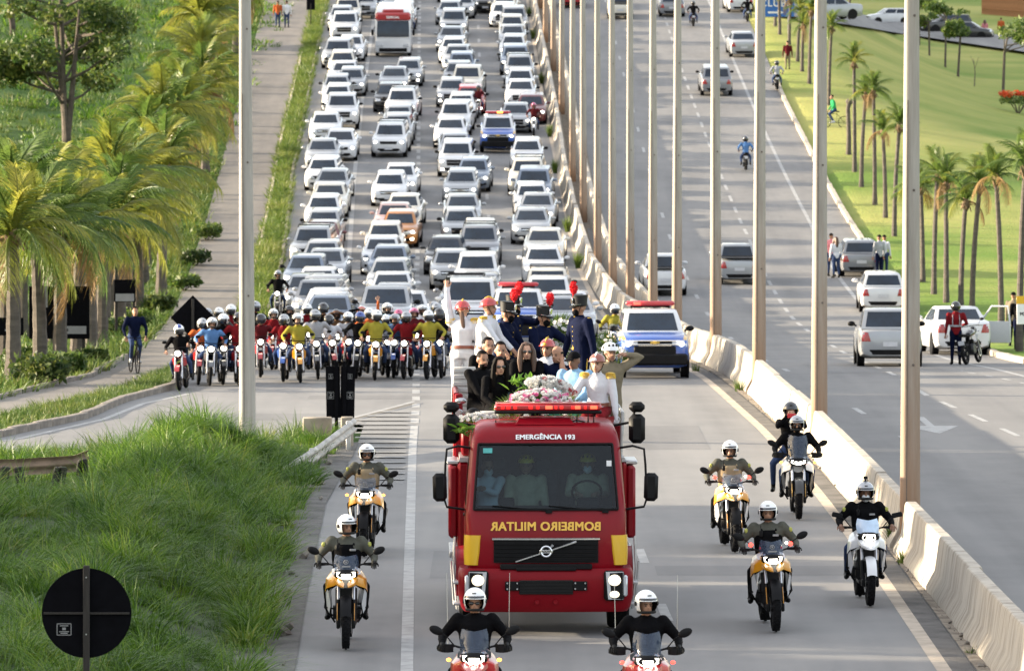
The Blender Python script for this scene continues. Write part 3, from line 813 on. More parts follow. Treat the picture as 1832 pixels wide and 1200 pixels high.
# ------------------------------------------------------------------ palms
M_TRUNK = mat('palm_trunk', (.085, .072, .062), .9, var=.35, vs=2.5, bump=.6, bs=14, stretch=(1, 1, 3))
M_FROND = leafmat('palm_frond', (.045, .100, .018), (.155, .215, .045), .35, .5, .35, (.30, .28, .04))
M_FRONDY = leafmat('palm_frond_yellow', (.115, .160, .022), (.30, .29, .045), .45, .5, .35, (.46, .32, .04))
M_HUSK = mat('palm_husk', (.16, .105, .06), .9, var=.4, vs=6)
M_DRYF = leafmat('palm_frond_dry', (.16, .09, .03), (.30, .19, .07), .5, .3, .7)
def frond_mesh(name, L, droop, nl, ll, lw, twist, seed, hang=.55):
    """arching rib with two rows of hanging leaflets"""
    rnd = random.Random(seed); mb = MB()
    def rib(t):
        a = droop * t * t
        return V((L * (t - .10 * droop * t * t), 0, L * (.42 * t - .62 * droop * t ** 2.1)))
    pts = [rib(i / 9) for i in range(10)]
    mb.tube(pts, [.035 * (1 - .85 * i / 9) for i in range(10)], 5)
    for i in range(nl):
        t = .08 + .92 * (i + .5) / nl; p = rib(t); tg = (rib(min(1, t + .02)) - rib(t - .02)).normalized()
        env = sin(pi * min(1, (t - .05) * 1.02)) ** .6 * .9 + .12
        for s in (-1, 1):
            l = ll * env * rnd.uniform(.7, 1.2); hg = hang * rnd.uniform(.5, 1.6)
            out = V((0, s, 0)) * .75 + tg * (.45 + .5 * t) + V((0, 0, rnd.uniform(-.05, .12)))
            out.normalize(); dn = V((0, 0, -1))
            q1 = p + out * l * .45 + dn * l * .16 * hg; q2 = p + out * l * .8 + dn * l * .66 * hg + tg * l * rnd.uniform(-.08, .12)
            w = tg * lw * rnd.uniform(.8, 1.2)
            mb.add([p - w * .5, p + w * .5, q1 + w * .5, q1 - w * .5, q2], [(0, 1, 2, 3), (3, 2, 4)])
    return mb.mesh(name, ang=180, recalc=False)
FR = [frond_mesh('frond', 1.0, .60 + .26 * k, 36, .34, .018, 0, 40 + k, .45 + .2 * k) for k in range(4)]
FRY = [f.copy() for f in FR]
FRD = FR[3].copy(); FRD.materials.append(M_DRYF)
for f in FR: f.materials.append(M_FROND)
for f in FRY: f.materials.append(M_FRONDY)
def palm(x, d, ht, L, label, group, r=.13, nf=18, yellow=.4, seed=0, lean=0.0, up=.5, leaning=0):
    rnd = random.Random(seed * 31 + 5)
    t = thing('palm_tree', label, 'palm tree', (x, d, zg(x, d) - .05), (0, 0, rnd.random() * 6.28), group)
    lx, ly = rnd.uniform(-.05, .05) * ht, rnd.uniform(-.05, .05) * ht
    mb = MB(); n = 14; pts = []; rd = []
    for i in range(n):
        u = i / (n - 1); pts.append((lx * u * u, ly * u * u, ht * u)); rd.append(r * (1.25 - .35 * u + (.25 * (1 - u * 6) if u < .16 else 0)) * (1 + (.05 if i % 2 else -.03)))
    mb.tube(pts, rd, 9); obj('trunk', mb, M_TRUNK, t, ang=30)
    mb = MB()
    for k in range(9):
        a = k * 2.4; mb.tube([(lx, ly, ht - .35), (lx + cos(a) * r * 1.5, ly + sin(a) * r * 1.5, ht - .05), (lx + cos(a) * r * 2.6, ly + sin(a) * r * 2.6, ht + rnd.uniform(-.35, .12))], [.05, .06, .02], 5)
    mb.ell((lx, ly, ht), (r * 1.35, r * 1.35, .32), 8, 6); obj('husk', mb, M_HUSK, t)
    for k in range(nf):
        u = k / nf; a = k * 2.39996 + rnd.uniform(-.2, .2)
        tilt = R(78) * (1 - u) ** 1.0 - R(28) + rnd.uniform(-.12, .12)
        tilt = up + (1 - 2 * u) * .95 + rnd.uniform(-.2, .2)
        s = L * rnd.uniform(.85, 1.1) * (.9 if u < .15 else 1)
        fm = (FRY if rnd.random() < yellow * (.5 + u) else FR)[min(3, int(u * 3.2 + rnd.random()))]
        if u > .86 and rnd.random() < .5: fm = FRD; tilt -= .35
        o = obj('frond', fm, None, t, (lx, ly, ht + .05))
        o.rotation_euler = (rnd.uniform(-.25, .25), -tilt + .0, a); o.scale = (s, s, s)
    return t
lp = []
# row of coconut palms left of the side path
dl = [147, 152, 156, 161, 167, 174, 182, 190, 198, 206, 214, 222, 230, 239, 248, 257, 266, 276, 286, 296, 307, 318, 330, 342, 355, 368, 382]
random.seed(12)
PX0 = {147: 24, 152: 72, 156: 107, 161: 138, 167: 163, 174: 182, 182: 215}
for i, d in enumerate(dl):
    x = X(PX0[d], d) if d in PX0 else lin(PLF[::-1], d) - .6 - random.uniform(0, 1.5)
    lab = 'yellowing coconut palm, ' + (ORD[i] + ' from the near end of the left row' if i else 'nearest of the left row at the picture edge')
    palm(x, d, 3.7 if d < 185 else random.uniform(3.8, 5.2), random.uniform(1.9, 2.4) if d < 175 else random.uniform(2.4, 3.0), lab, 'palms along the side path', .17, 24, .35 if d < 170 else .75, i + 3, up=.5)
# extra crowns behind the first ones
for i, (px, d, h) in enumerate([(95, 171, 4.2), (200, 205, 3.6), (262, 232, 3.4), (300, 264, 3.6), (345, 300, 3.6), (8, 158, 4.4), (40, 186, 4.2), (150, 196, 4.0), (240, 220, 3.4), (280, 248, 3.6), (325, 282, 3.4), (365, 322, 3.5)]):
    palm(X(px, d), d, h, 2.5, ORD[i] + ' palm from the near end of the second line, left of the main row', 'palms along the side path', .16, 24, .55, i + 60, up=.45)
# palms on the lawn on the right: (px, base row, crown row)
rp_ = [(1824, 632, 300), (1791, 580, 318), (1739, 568, 330), (1719, 557, 360), (1693, 544, 330), (1671, 529, 312), (1651, 507, 335), (1640, 484, 350), (1600, 425, 225), (1584, 392, 235), (1565, 369, 165), (1541, 337, 170), (1529, 310, 112),
       (1483, 190, 50), (1448, 152, 20), (1435, 130, 45), (1427, 112, 20), (1412, 82, 0), (1395, 64, -20), (1387, 49, -40)]
for i, (px, row, cr) in enumerate(rp_):
    p = at(px, row); ht = (row - cr) * p.y / F
    lab = 'young palm on the lawn right of the kerb, ' + (ORD[i] + ' from the near end' if i else 'nearest, beside the yellow-topped sign')
    palm(p.x, p.y, ht, 1.30 if i < 8 else 1.1, lab, 'young palms on the lawn', .088, 16, .3, i + 100, up=.75)
p = at(1518, 279); t = thing('palm_stump', 'bare palm trunk without crown on the lawn by the cyclist in green', 'palm trunk', p)
mb = MB(); mb.tube([(0, 0, -.1), (.02, 0, 1), (-.03, 0, 2.4), (.05, 0, 2.75)], [.15, .12, .11, .14], 9); mb.ell((.05, 0, 2.75), (.2, .17, .16), 8, 5); obj('trunk', mb, M_TRUNK, t)

# ------------------------------------------------------------------ broadleaf trees
M_BARK = mat('bark', (.085, .070, .055), .9, var=.4, vs=3, bump=.5, bs=16)
M_LEAF = leafmat('tree_leaf', (.022, .050, .012), (.090, .125, .025), .5, .4, .5, (.20, .20, .05), isl=True)
M_LEAF2 = leafmat('sapling_leaf', (.05, .10, .02), (.14, .19, .04), .6, .45, .5, None, isl=True)
M_FLOWR = leafmat('flame_flower', (.50, .05, .012), (.75, .13, .03), 2, .3, .5)
def leaf_cloud(name, cl, n, size, m, seed, parent, kind='stuff'):
    """n small bent leaves spread through the given ellipsoids (centre, radii)"""
    rs = np.random.RandomState(seed); tot = sum(r[0] * r[1] * r[2] for _, r in cl); P = []
    for c, r in cl:
        k = int(n * r[0] * r[1] * r[2] / tot)
        v = rs.randn(k, 3); v /= np.linalg.norm(v, axis=1)[:, None]
        P.append(np.array(c) + v * (rs.rand(k, 1) ** .45) * np.array(r))
    P = np.concatenate(P); k = len(P)
    a = rs.randn(k, 3); a /= np.linalg.norm(a, axis=1)[:, None]; b = np.cross(a, rs.randn(k, 3)); b /= np.linalg.norm(b, axis=1)[:, None]
    s = size * (.5 + rs.rand(k, 1))
    vs = np.stack([P - a * s, P + b * s * .45, P + a * s, P - b * s * .45], 1).reshape(-1, 3)
    q = (np.arange(k) * 4)[:, None]; tri = np.concatenate([q + [[0, 1, 2]], q + [[0, 2, 3]]], 1).reshape(-1, 3)
    me = bpy.data.meshes.new(name); me.from_pydata(vs.tolist(), [], tri.tolist()); me.update()
    o = obj(name, me, m, parent)
    if kind: o['kind'] = kind
    return o
def tree(x, d, h, cr, label, seed, trunks=2, leaves=5000, ls=.16, m=None, group=None, clear=.35, cat='tree', name='tree'):
    rnd = random.Random(seed); t = thing(name, label, cat, (x, d, zg(x, d) - .1), (0, 0, 0), group); mb = MB(); cl = []
    for k in range(trunks):
        bx = rnd.uniform(-.15, .15); a = rnd.random() * 6.28; sp = rnd.uniform(.1, .35) * cr
        top = V((bx + cos(a) * sp, sin(a) * sp, h * rnd.uniform(.62, .8)))
        mid = V((bx + cos(a) * sp * .3, sin(a) * sp * .3, h * clear))
        mb.tube([(bx, 0, -.1), (bx * .9, 0, .3), mid, top], [h * .022, h * .017, h * .014, h * .006], 8)
        for j in range(6):
            u = rnd.uniform(0, 1); s0 = mid.lerp(top, u); a2 = rnd.random() * 6.28; l = cr * rnd.uniform(.5, .95)
            e = s0 + V((cos(a2) * l, sin(a2) * l, l * rnd.uniform(.1, .8)))
            mb.tube([s0, s0.lerp(e, .5) + V((0, 0, -.05 * l)), e], [h * .008, h * .006, h * .003], 5)
            rr = cr * rnd.uniform(.22, .42); cl.append((tuple(e), (rr, rr, rr * .65)))
            if rnd.random() < .6:
                f = s0.lerp(e, .6); rr *= .8; cl.append((tuple(f + V((0, 0, rr * .5))), (rr, rr, rr * .6)))
    obj('trunk', mb, M_BARK, t); leaf_cloud('crown', cl, leaves, ls, m or M_LEAF, seed, t)
    return t
M_LEAFU = leafmat('upland_leaf', (.03, .065, .014), (.12, .16, .03), .4, .45, .5, (.24, .25, .06), isl=True)
p = at(122, 262); tree(p.x, p.y, 11.0, 3.9, 'tall loose tree with forked trunk alone on the green slope at upper left', 4, 4, 11000, .15, M_LEAFU, None, .18)
p = at(430, 95); tree(p.x - 3, p.y, 6, 3, 'dark rounded tree beyond the far end of the left palm row', 8, 2, 3500, .15)
p = at(25, 60); tree(p.x, p.y, 7, 3, 'dark tree cut by the upper left corner of the picture', 9, 2, 4000, .16)
sap = [(1642, 85, 3.1), (1665, 102, 2.8), (1688, 122, 2.9), (1711, 139, 3.2), (1518, 42, 3.5), (1640, 70, 3.0)]
for i, (px, row, h) in enumerate(sap):
    p = at(px, row); tree(p.x, p.y, h * 1.6, 1.5, 'slim young tree with light crown on the upper lawn, ' + ORD[i] + ' counting by planting row', 20 + i, 1, 700, .15, M_LEAF2, 'young trees on the upper lawn', .55)
p = at(1798, 178); tree(p.x, p.y, 6.0, 2.6, 'thin crooked tree with flat open crown beside the red flowering bush', 31, 1, 900, .16, M_LEAF2, None, .5)
p = at(1743, 157); t = thing('sapling', 'bare leafless sapling alone on the lawn', 'sapling', p); mb = MB(); mb.tube([(0, 0, -.1), (.05, 0, 1), (-.05, 0, 1.9)], [.04, .03, .015], 6); mb.tube([(.02, 0, 1.2), (.3, 0, 2.0)], [.02, .01], 5); mb.tube([(0, 0, 1.5), (-.25, 0, 2.1)], [.02, .008], 5); obj('stem', mb, M_BARK, t)
p = at(1822, 205); t = thing('flowering_bush', 'red flowering bush at the right edge of the lawn', 'bush', p)
mb = MB()
for k in range(9):
    a = k * .7; mb.tube([(0, 0, -.05), (cos(a) * .5, sin(a) * .5, .7), (cos(a) * 1.0, sin(a) * .9, 1.15)], [.03, .02, .01], 5)
obj('stem', mb, M_BARK, t); leaf_cloud('foliage', [((cos(k) * .8, sin(k) * .8, .9), (.5, .5, .3)) for k in range(6)], 500, .10, M_LEAF2, 3, t)
leaf_cloud('blossom', [((cos(k * 1.3) * 1.0, sin(k * 1.3) * .9, 1.25), (.35, .35, .22)) for k in range(7)], 650, .09, M_FLOWR, 4, t)
# shrubs among the palms at the left
for i, (px, row, r) in enumerate([(75, 690, .9), (40, 655, .6), (205, 610, .8), (235, 592, .8), (285, 560, .7), (330, 520, .7), (350, 475, .7), (120, 668, .6), (165, 655, .5), (370, 430, .8)]):
    p = at(px, row); t = thing('shrub', 'low green shrub under the left palms, ' + ORD[i] + ' from the near end by distance' if 0 else ['broad', 'small', 'rounded', 'pale', 'loose', 'yellowish', 'dark', 'low', 'tiny', 'far'][i] + ' green shrub under the left palms ' + ['at the foot of the second trunk', 'near the lower left corner of the row', 'behind the boy on the bicycle', 'left of the side path behind the cyclist', 'below the small panel on posts', 'beside the path above the diamond sign', 'beside the upper path', 'between the fourth and fifth trunk', 'in front of the trunk cluster', 'near the top end of the visible path edge'][i], 'shrub', p)
    mb = MB()
    for k in range(6):
        a = k * 1.05; mb.tube([(0, 0, -.05), (cos(a) * r * .4, sin(a) * r * .4, r * .5), (cos(a) * r * .7, sin(a) * r * .7, r * .75)], [.02, .015, .008], 4)
    obj('stem', mb, M_BARK, t); leaf_cloud('foliage', [((cos(k * 1.1) * r * .5, sin(k * 1.1) * r * .5, r * .55), (r * .5, r * .5, r * .42)) for k in range(6)], 750, .10, M_LEAF2 if i % 2 else M_LEAF, i, t)
# trees out of frame to the left, whose evening shade lies over the bank and the near carriageway
M_LEAFS = leafmat('shade_tree_leaf', (.03, .06, .015), (.09, .13, .03), .5, .3, .5)
rnd = random.Random(77); si = 0
for d in range(62, 104, 8):
    for x0 in (-25.5, -33):
        x = x0 - rnd.uniform(0, 2.5) - (3 if d > 140 else 0); dd = d + rnd.uniform(-2, 2) + (4 if x0 < -30 else 0)
        tree(x, dd, rnd.uniform(7.5, 9.5) + (1.5 if x0 < -30 else 0), 4.2, 'broad dense tree outside the left picture edge, ' + ORD[si] + ' counting away from the camera', 200 + si, 2, 2600, .34, M_LEAFS, 'shade trees left of the slip road', .25); si += 1

# ------------------------------------------------------------------ guardrails and signs
M_RAIL = mat('weathered_rail', (.40, .385, .36), .6, .25, var=.4, vs=3, bump=.2)
M_RUST = mat('rusty_rail', (.24, .17, .12), .75, .2, var=.4, vs=3, bump=.2)
M_CONC = mat('plain_concrete', (.30, .26, .21), .9, var=.3, vs=2, bump=.3)
WB = [(-.0, -.155), (-.055, -.10), (-.055, -.06), (0, -.02), (0, .02), (-.055, .06), (-.055, .10), (0, .155)]
def wbeam(mb, pts, flip=1):
    rings = []
    for i, p in enumerate(pts):
        p = V(p); t = V(pts[min(i + 1, len(pts) - 1)]) - V(pts[max(i - 1, 0)]); t.normalize(); nrm = V((t.y, -t.x, 0)).normalized() * flip
        rings.append([p + nrm * a + V((0, 0, z)) for a, z in WB] + [p + nrm * (a + .012) + V((0, 0, z)) for a, z in WB[::-1]])
    mb.loft(rings)
g = thing('guardrail', 'bent white guardrail sinking into the grass beside the gore nose', 'guardrail')
gp = [at(486, 868), at(528, 836), at(575, 800), at(632, 766)]
zz = [.12, .42, .55, .66]; pts = []
gx = [(-4.85, 106.0), (-4.45, 109.5), (-3.95, 113.5), (-3.32, 117.6)]
mb = MB(); wbeam(mb, [(x, d, bank_z(x, d) + q) for (x, d), q in zip(gx, [-.30, -.05, .12, .42])], -1); obj('beam', mb, M_RAIL, g, ang=60)
for (x, d), q in zip(gx[1:], [-.05, .12, .42]):
    mb = MB(); mb.box((x - .12, d, bank_z(x, d) + q / 2 - .1), (.1, .14, q + .4), bev=.01); obj('post', mb, M_STEEL, g)
    mb = MB(); mb.box((x - .04, d, bank_z(x, d) + q), (.08, .12, .26), bev=.01); obj('spacer', mb, M_BLACK, g)
g = thing('guardrail', 'rusty guardrail with dark wooden posts at the left picture edge', 'guardrail')
gx = [(-14.5, 104.0), (-11, 104.0), (-9.3, 104.2), (-8.2, 104.6), (-7.95, 104.9)]
mb = MB(); wbeam(mb, [(x, d, bank_z(x, d) + .50) for x, d in gx], 1); obj('beam', mb, M_RUST, g, ang=60)
for px, tl in ((5, .1), (40, -.12), (95, .2), (105, .15), (143, .05), (153, -.1)):
    d = 103.75; x = X(px, d); mb = MB(); mb.box((0, 0, .12), (.16, .14, .86), bev=.02); obj('post', mb, M_DARKW, g, (x, d, bank_z(x, d)), (0, tl, 0))
t = thing('concrete_block', 'weathered concrete end block behind the twin marker sign at the gore nose', 'concrete block', (X(583, 119.5), 119.5, -.08))
mb = MB(); mb.box((-.18, 0, .30), (.62, .3, .72), bev=.02); obj('block', mb, M_CONC, t)
mb = MB(); mb.box((.47, -.5, .30), (.26, .26, .80), bev=.02); obj('end_slab', mb, M_CONC, t)
M_STICK = mat('sticker_print', (.24, .24, .25), .5, var=.1)
def sticker(x, y, z, w, h, parent):
    """pale outlined service sticker: frame, emblem and print lines"""
    mb = MB(); b = w * .05
    for cx, cz, sx, sz in ((0, h / 2, w, b), (0, -h / 2, w, b), (-w / 2, 0, b, h), (w / 2, 0, b, h), (0, h * .32, w * .6, h * .08), (0, h * .05, w * .25, h * .22), (0, -h * .20, w * .7, h * .07), (0, -h * .34, w * .5, h * .09)):
        mb.box((x + cx, y, z + cz), (sx, .003, sz))
    o = obj('sticker', mb, M_STICK, parent); o['kind'] = 'stuff'
t = thing('traffic_sign', 'round black back of a traffic sign on a steel post in the lower left grass', 'traffic sign', (X(155, 62), 62, .2))
mb = MB(); mb.cyl((0, 0, 1.78), (0, 1, 0), .495, .004, 64); mb.torus((0, 0, 1.78), (0, 1, 0), .492, .006, 64, 6); obj('plate', mb, M_BLACK, t)
mb = MB(); mb.box((.0, -.035, 1.0), (.072, .05, 2.62), bev=.006); mb.box((0, -.02, 1.78), (.95, .03, .022)); obj('post', mb, M_DARKW, t)
mb = MB()
for z in (.4, 1.55, 2.18): mb.cyl((0, -.065, z), (0, 1, 0), .009, .012, 8)
obj('bolt', mb, M_STEEL, t)['kind'] = 'stuff'
sticker(-.25, -.006, 1.60, .155, .125, t)
d = 121.5
t = thing('marker_sign', 'dark backs of two tall marker panels on twin posts at the gore nose', 'traffic sign', (X(609, d), d, 0))
for s in (-1, 1):
    mb = MB(); mb.box((s * .158, 0, 1.0), (.31, .012, 1.12), rot=(0, s * .018, 0), bev=.004); obj('panel', mb, M_BLACK, t)
    mb = MB(); mb.box((s * .085, -.03, .62), (.075, .05, 2.1), bev=.006); obj('post', mb, M_BLACK, t)
    sticker(s * .21, -.010, .93, .13, .15, t); sticker(s * .21, -.010, 1.34, .09, .11, t)
d = 145.5; t = thing('traffic_sign', 'diamond-shaped black back of a warning sign behind the leftmost motorcycles', 'traffic sign', (X(345, d), d, zr(d)))
mb = MB(); mb.box((0, 0, 1.62), (.82, .012, .82), rot=(0, pi / 4, 0), bev=.004); obj('plate', mb, M_BLACK, t)
mb = MB(); mb.box((0, -.03, 1.0), (.07, .05, 2.2), bev=.005); obj('post', mb, M_DARKW, t)
p = at(556, 48); t = thing('traffic_sign', 'small square black sign back on the green strip at the top of the queue', 'traffic sign', p)
mb = MB(); mb.box((0, 0, 1.45), (.55, .02, .75), bev=.01); obj('plate', mb, M_BLACK, t); mb = MB(); mb.box((0, -.03, .7), (.06, .05, 1.6), bev=.005); obj('post', mb, M_DARKW, t)
# dark advertising panels seen from behind under the palms
def panel(px0, px1, r0, r1, d, label, print_):
    x0, x1 = X(px0, d), X(px1, d); z0, z1 = CAMZ - (r1 - HOR) * d / F, CAMZ - (r0 - HOR) * d / F
    w, h = x1 - x0, z1 - z0; g = zg((x0 + x1) / 2, d); t = thing('billboard', label, 'billboard', ((x0 + x1) / 2, d, g))
    mb = MB(); mb.box((0, 0, (z0 + z1) / 2 - g), (w, .08, h), bev=.01); obj('board', mb, M_BLACK, t)
    for s in (-.4, .4): mb = MB(); mb.box((s * w, .07, (z0 + z1) / 2 - g - h * .3), (.09, .06, z1 - g + .2 - h * .2), bev=.008); obj('post', mb, M_DARKW, t)
    mb = MB()
    for cx, cz, sx, sz in print_: mb.box((cx * w, -.043, (z0 + z1) / 2 - g + cz * h), (sx * w, .006, sz * h))
    o = obj('print', mb, M_STICK, t); o['kind'] = 'stuff'
panel(52, 160, 512, 606, 157.5, 'large black board with pale print strips standing behind the palm trunks', [(.27, -.33, .36, .15), (.10, -.33, .10, .05), (.02, -.18, .12, .07), (-.22, .3, .06, .4)])
panel(-40, 42, 568, 600, 156, 'low black board cut off by the left picture edge', [(.2, -.2, .2, .1)])
panel(204, 243, 500, 540, 178, 'small black board with a white lower strip on posts left of the path', [(0, -.3, .85, .34)])
M_BLUE = mat('sign_blue', (.02, .12, .42), .5, var=.1)
M_WHITE = mat('sign_white', (.75, .76, .78), .5, var=.05)
p = at(1388, 62); t = thing('direction_sign', 'blue direction sign with the word CLUBE and a white arrow beyond the lamp posts', 'road sign', (p.x, p.y, zg(p.x, p.y)))
zc = CAMZ - (13 - HOR) * p.y / F - t.location.z
mb = MB(); mb.box((0, 0, zc), (2.35, .05, 1.25), bev=.01); obj('plate', mb, M_BLUE, t)
obj('lettering', text_mesh('CLUBE', .62, 'lettering', .003, .012, spacing=1.15), M_WHITE, t, (0, -.032, zc + .22), (R(90), 0, 0))
mb = MB(); mb.add([(-.5, 0, -.06), (.1, 0, -.06), (.1, 0, -.18), (.5, 0, .0), (.1, 0, .18), (.1, 0, .06), (-.5, 0, .06)], [(0, 1, 2, 3, 4, 5, 6)]); obj('arrow', mb, M_WHITE, t, (0, -.031, zc - .35))
for s in (-.8, .8): mb = MB(); mb.box((s, .06, zc / 2), (.1, .08, zc + .9)); obj('post', mb, M_STEEL, t)
p = at(1832, 640); d = p.y; t = thing('street_sign', 'white panel sign with yellow top on a post at the right picture edge', 'sign', (X(1836, d), d, zg(p.x, d)))
z1 = CAMZ - (530 - HOR) * d / F - t.location.z; z0 = CAMZ - (580 - HOR) * d / F - t.location.z
mb = MB(); mb.box((0, 0, (z0 + z1) / 2), (.56, .03, z1 - z0), bev=.008); obj('plate', mb, M_WHITE, t)
M_YEL = mat('sign_yellow', (.72, .42, .02), .5, var=.05); mb = MB(); mb.box((0, -.004, z1 - .11), (.565, .03, .23)); obj('top_band', mb, M_YEL, t)
obj('lettering', text_mesh('M2', .14, 'lettering', .003, .004), M_BLACK, t, (-.10, -.019, z0 + .30), (R(90), 0, 0))
mb = MB(); mb.box((0, .04, z1 / 2), (.06, .05, z1 + .1)); obj('post', mb, M_STEEL, t)
# upper street across the lawn and the reddish slatted fence at the top right corner
mb = MB()
def fn(u, v):
    px = 1380 + v * 600; row = 8 + (px - 1380) * .150 + u * 24
    q = at(px, row); return V((q.x, q.y, q.z + .3))
mb.grid(fn, 3, 40); tag(obj('upper_street', mb, M_ASPH2), kind='structure')
M_SLAT = mat('fence_slat', (.36, .17, .08), .8, var=.3, vs=1.5)
a, b = at(1758, 27), at(1890, 38); t = thing('slat_fence', 'reddish brown slatted fence at the upper right corner', 'fence', a)
n = 34
for i in range(n):
    q = a.lerp(b, i / n); mb = MB()
    if i == 0: mb.box((0, 0, 0), (.20, .06, 2.6), bev=.015); sm_ = mb.mesh('slat')
    o = obj('slat', sm_, M_SLAT, t, (q.x - a.x, q.y - a.y, zg(q.x, q.y) - a.z + 1.2 + random.uniform(-.05, .05)))
mb = MB()
for z in (.6, 1.9): mb.tube([(0, .08, z), (b.x - a.x, b.y - a.y + .08, b.z - a.z + z)], .05, 4)
obj('rail', mb, M_SLAT, t)['kind'] = 'stuff'
# ================================================================== CARS
def paint(name, c, coat=.8, rough=.35, var=.06, metal=0.0): return mat(name, c, rough, metal, var=var, vs=1.3, coat=coat)
P_WHITE = paint('paint_white', (.60, .61, .63)); P_SILV = paint('paint_silver', (.33, .345, .365), metal=.3); P_GREY = paint('paint_grey', (.22, .23, .25), metal=.3)
P_BLACKC = paint('paint_black', (.010, .010, .012)); P_BEIGE = paint('paint_beige', (.60, .57, .50)); P_ORANGE = paint('paint_orange', (.42, .17, .04), metal=.2); P_RED = paint('paint_red', (.33, .012, .015))
P_WINE = paint('paint_wine', (.10, .012, .018)); P_BLUEC = paint('paint_blue', (.012, .075, .36)); P_PINK = paint('paint_rose', (.55, .36, .32)); P_PETROL = paint('paint_petrol', (.15, .19, .26), metal=.3)
M_GLASS = mat('car_glass', (.010, .020, .036), .08, var=.4, vs=2, spec=.45)  # blue in the base colour stands in for reflected sky
M_TYRE = mat('tyre_rubber', (.008, .008, .009), .85, var=.3, vs=12, bump=.2, spec=.1)
M_HUB = mat('wheel_alloy', (.42, .43, .45), .35, .7, var=.15)
M_TRIM = mat('black_trim', (.006, .006, .007), .5, var=.2, spec=.15)
M_PLATE = mat('plate_grey', (.50, .51, .54), .5, var=.1)
M_CHROME = mat('chrome', (.75, .76, .78), .18, 1.0, var=.05)
M_LENS = mat('lens_clear', (.55, .57, .60), .12, .3, var=.15, vs=8, coat=1)
M_LITW = lamp('headlight_lit', (1, .93, .78), 2.6)
M_LITY = lamp('lamp_warm', (1, .62, .22), 1.0)
M_LITR = lamp('lamp_red', (1, .045, .03), 1.3)
M_TAIL = mat('taillight', (.30, .012, .012), .2, var=.2, coat=1)
M_BRAKE = lamp('brake_light', (1, .10, .05), .6)
M_AMBER = lamp('lamp_amber', (1, .36, .05), 1.3)
CAR = {   # length, width, roof height, hood height, belt, nose-to-cowl, cowl-to-roof, roof end from tail, tail glass run, wheel radius
 'hatch':  dict(L=3.95, W=1.70, H=1.46, hood=.94, belt=.98, cowl=.95, rake=.72, rend=.42, trake=.28, wr=.30, gb=.17),
 'sedan':  dict(L=4.35, W=1.75, H=1.43, hood=.92, belt=.97, cowl=1.05, rake=.80, rend=1.15, trake=.62, wr=.31, gb=.16),
 'suv':    dict(L=4.35, W=1.80, H=1.62, hood=1.04, belt=1.06, cowl=1.02, rake=.68, rend=.42, trake=.26, wr=.35, gb=.22),
 'pickup': dict(L=5.25, W=1.85, H=1.76, hood=1.14, belt=1.18, cowl=1.22, rake=.72, rend=1.98, trake=.22, wr=.39, gb=.28),
 'utility':dict(L=4.40, W=1.66, H=1.52, hood=.98, belt=1.02, cowl=.98, rake=.70, rend=1.75, trake=.18, wr=.30, gb=.18),
 'van':    dict(L=5.0, W=1.90, H=2.02, hood=1.22, belt=1.28, cowl=.75, rake=.62, rend=.15, trake=.08, wr=.34, gb=.22),
}
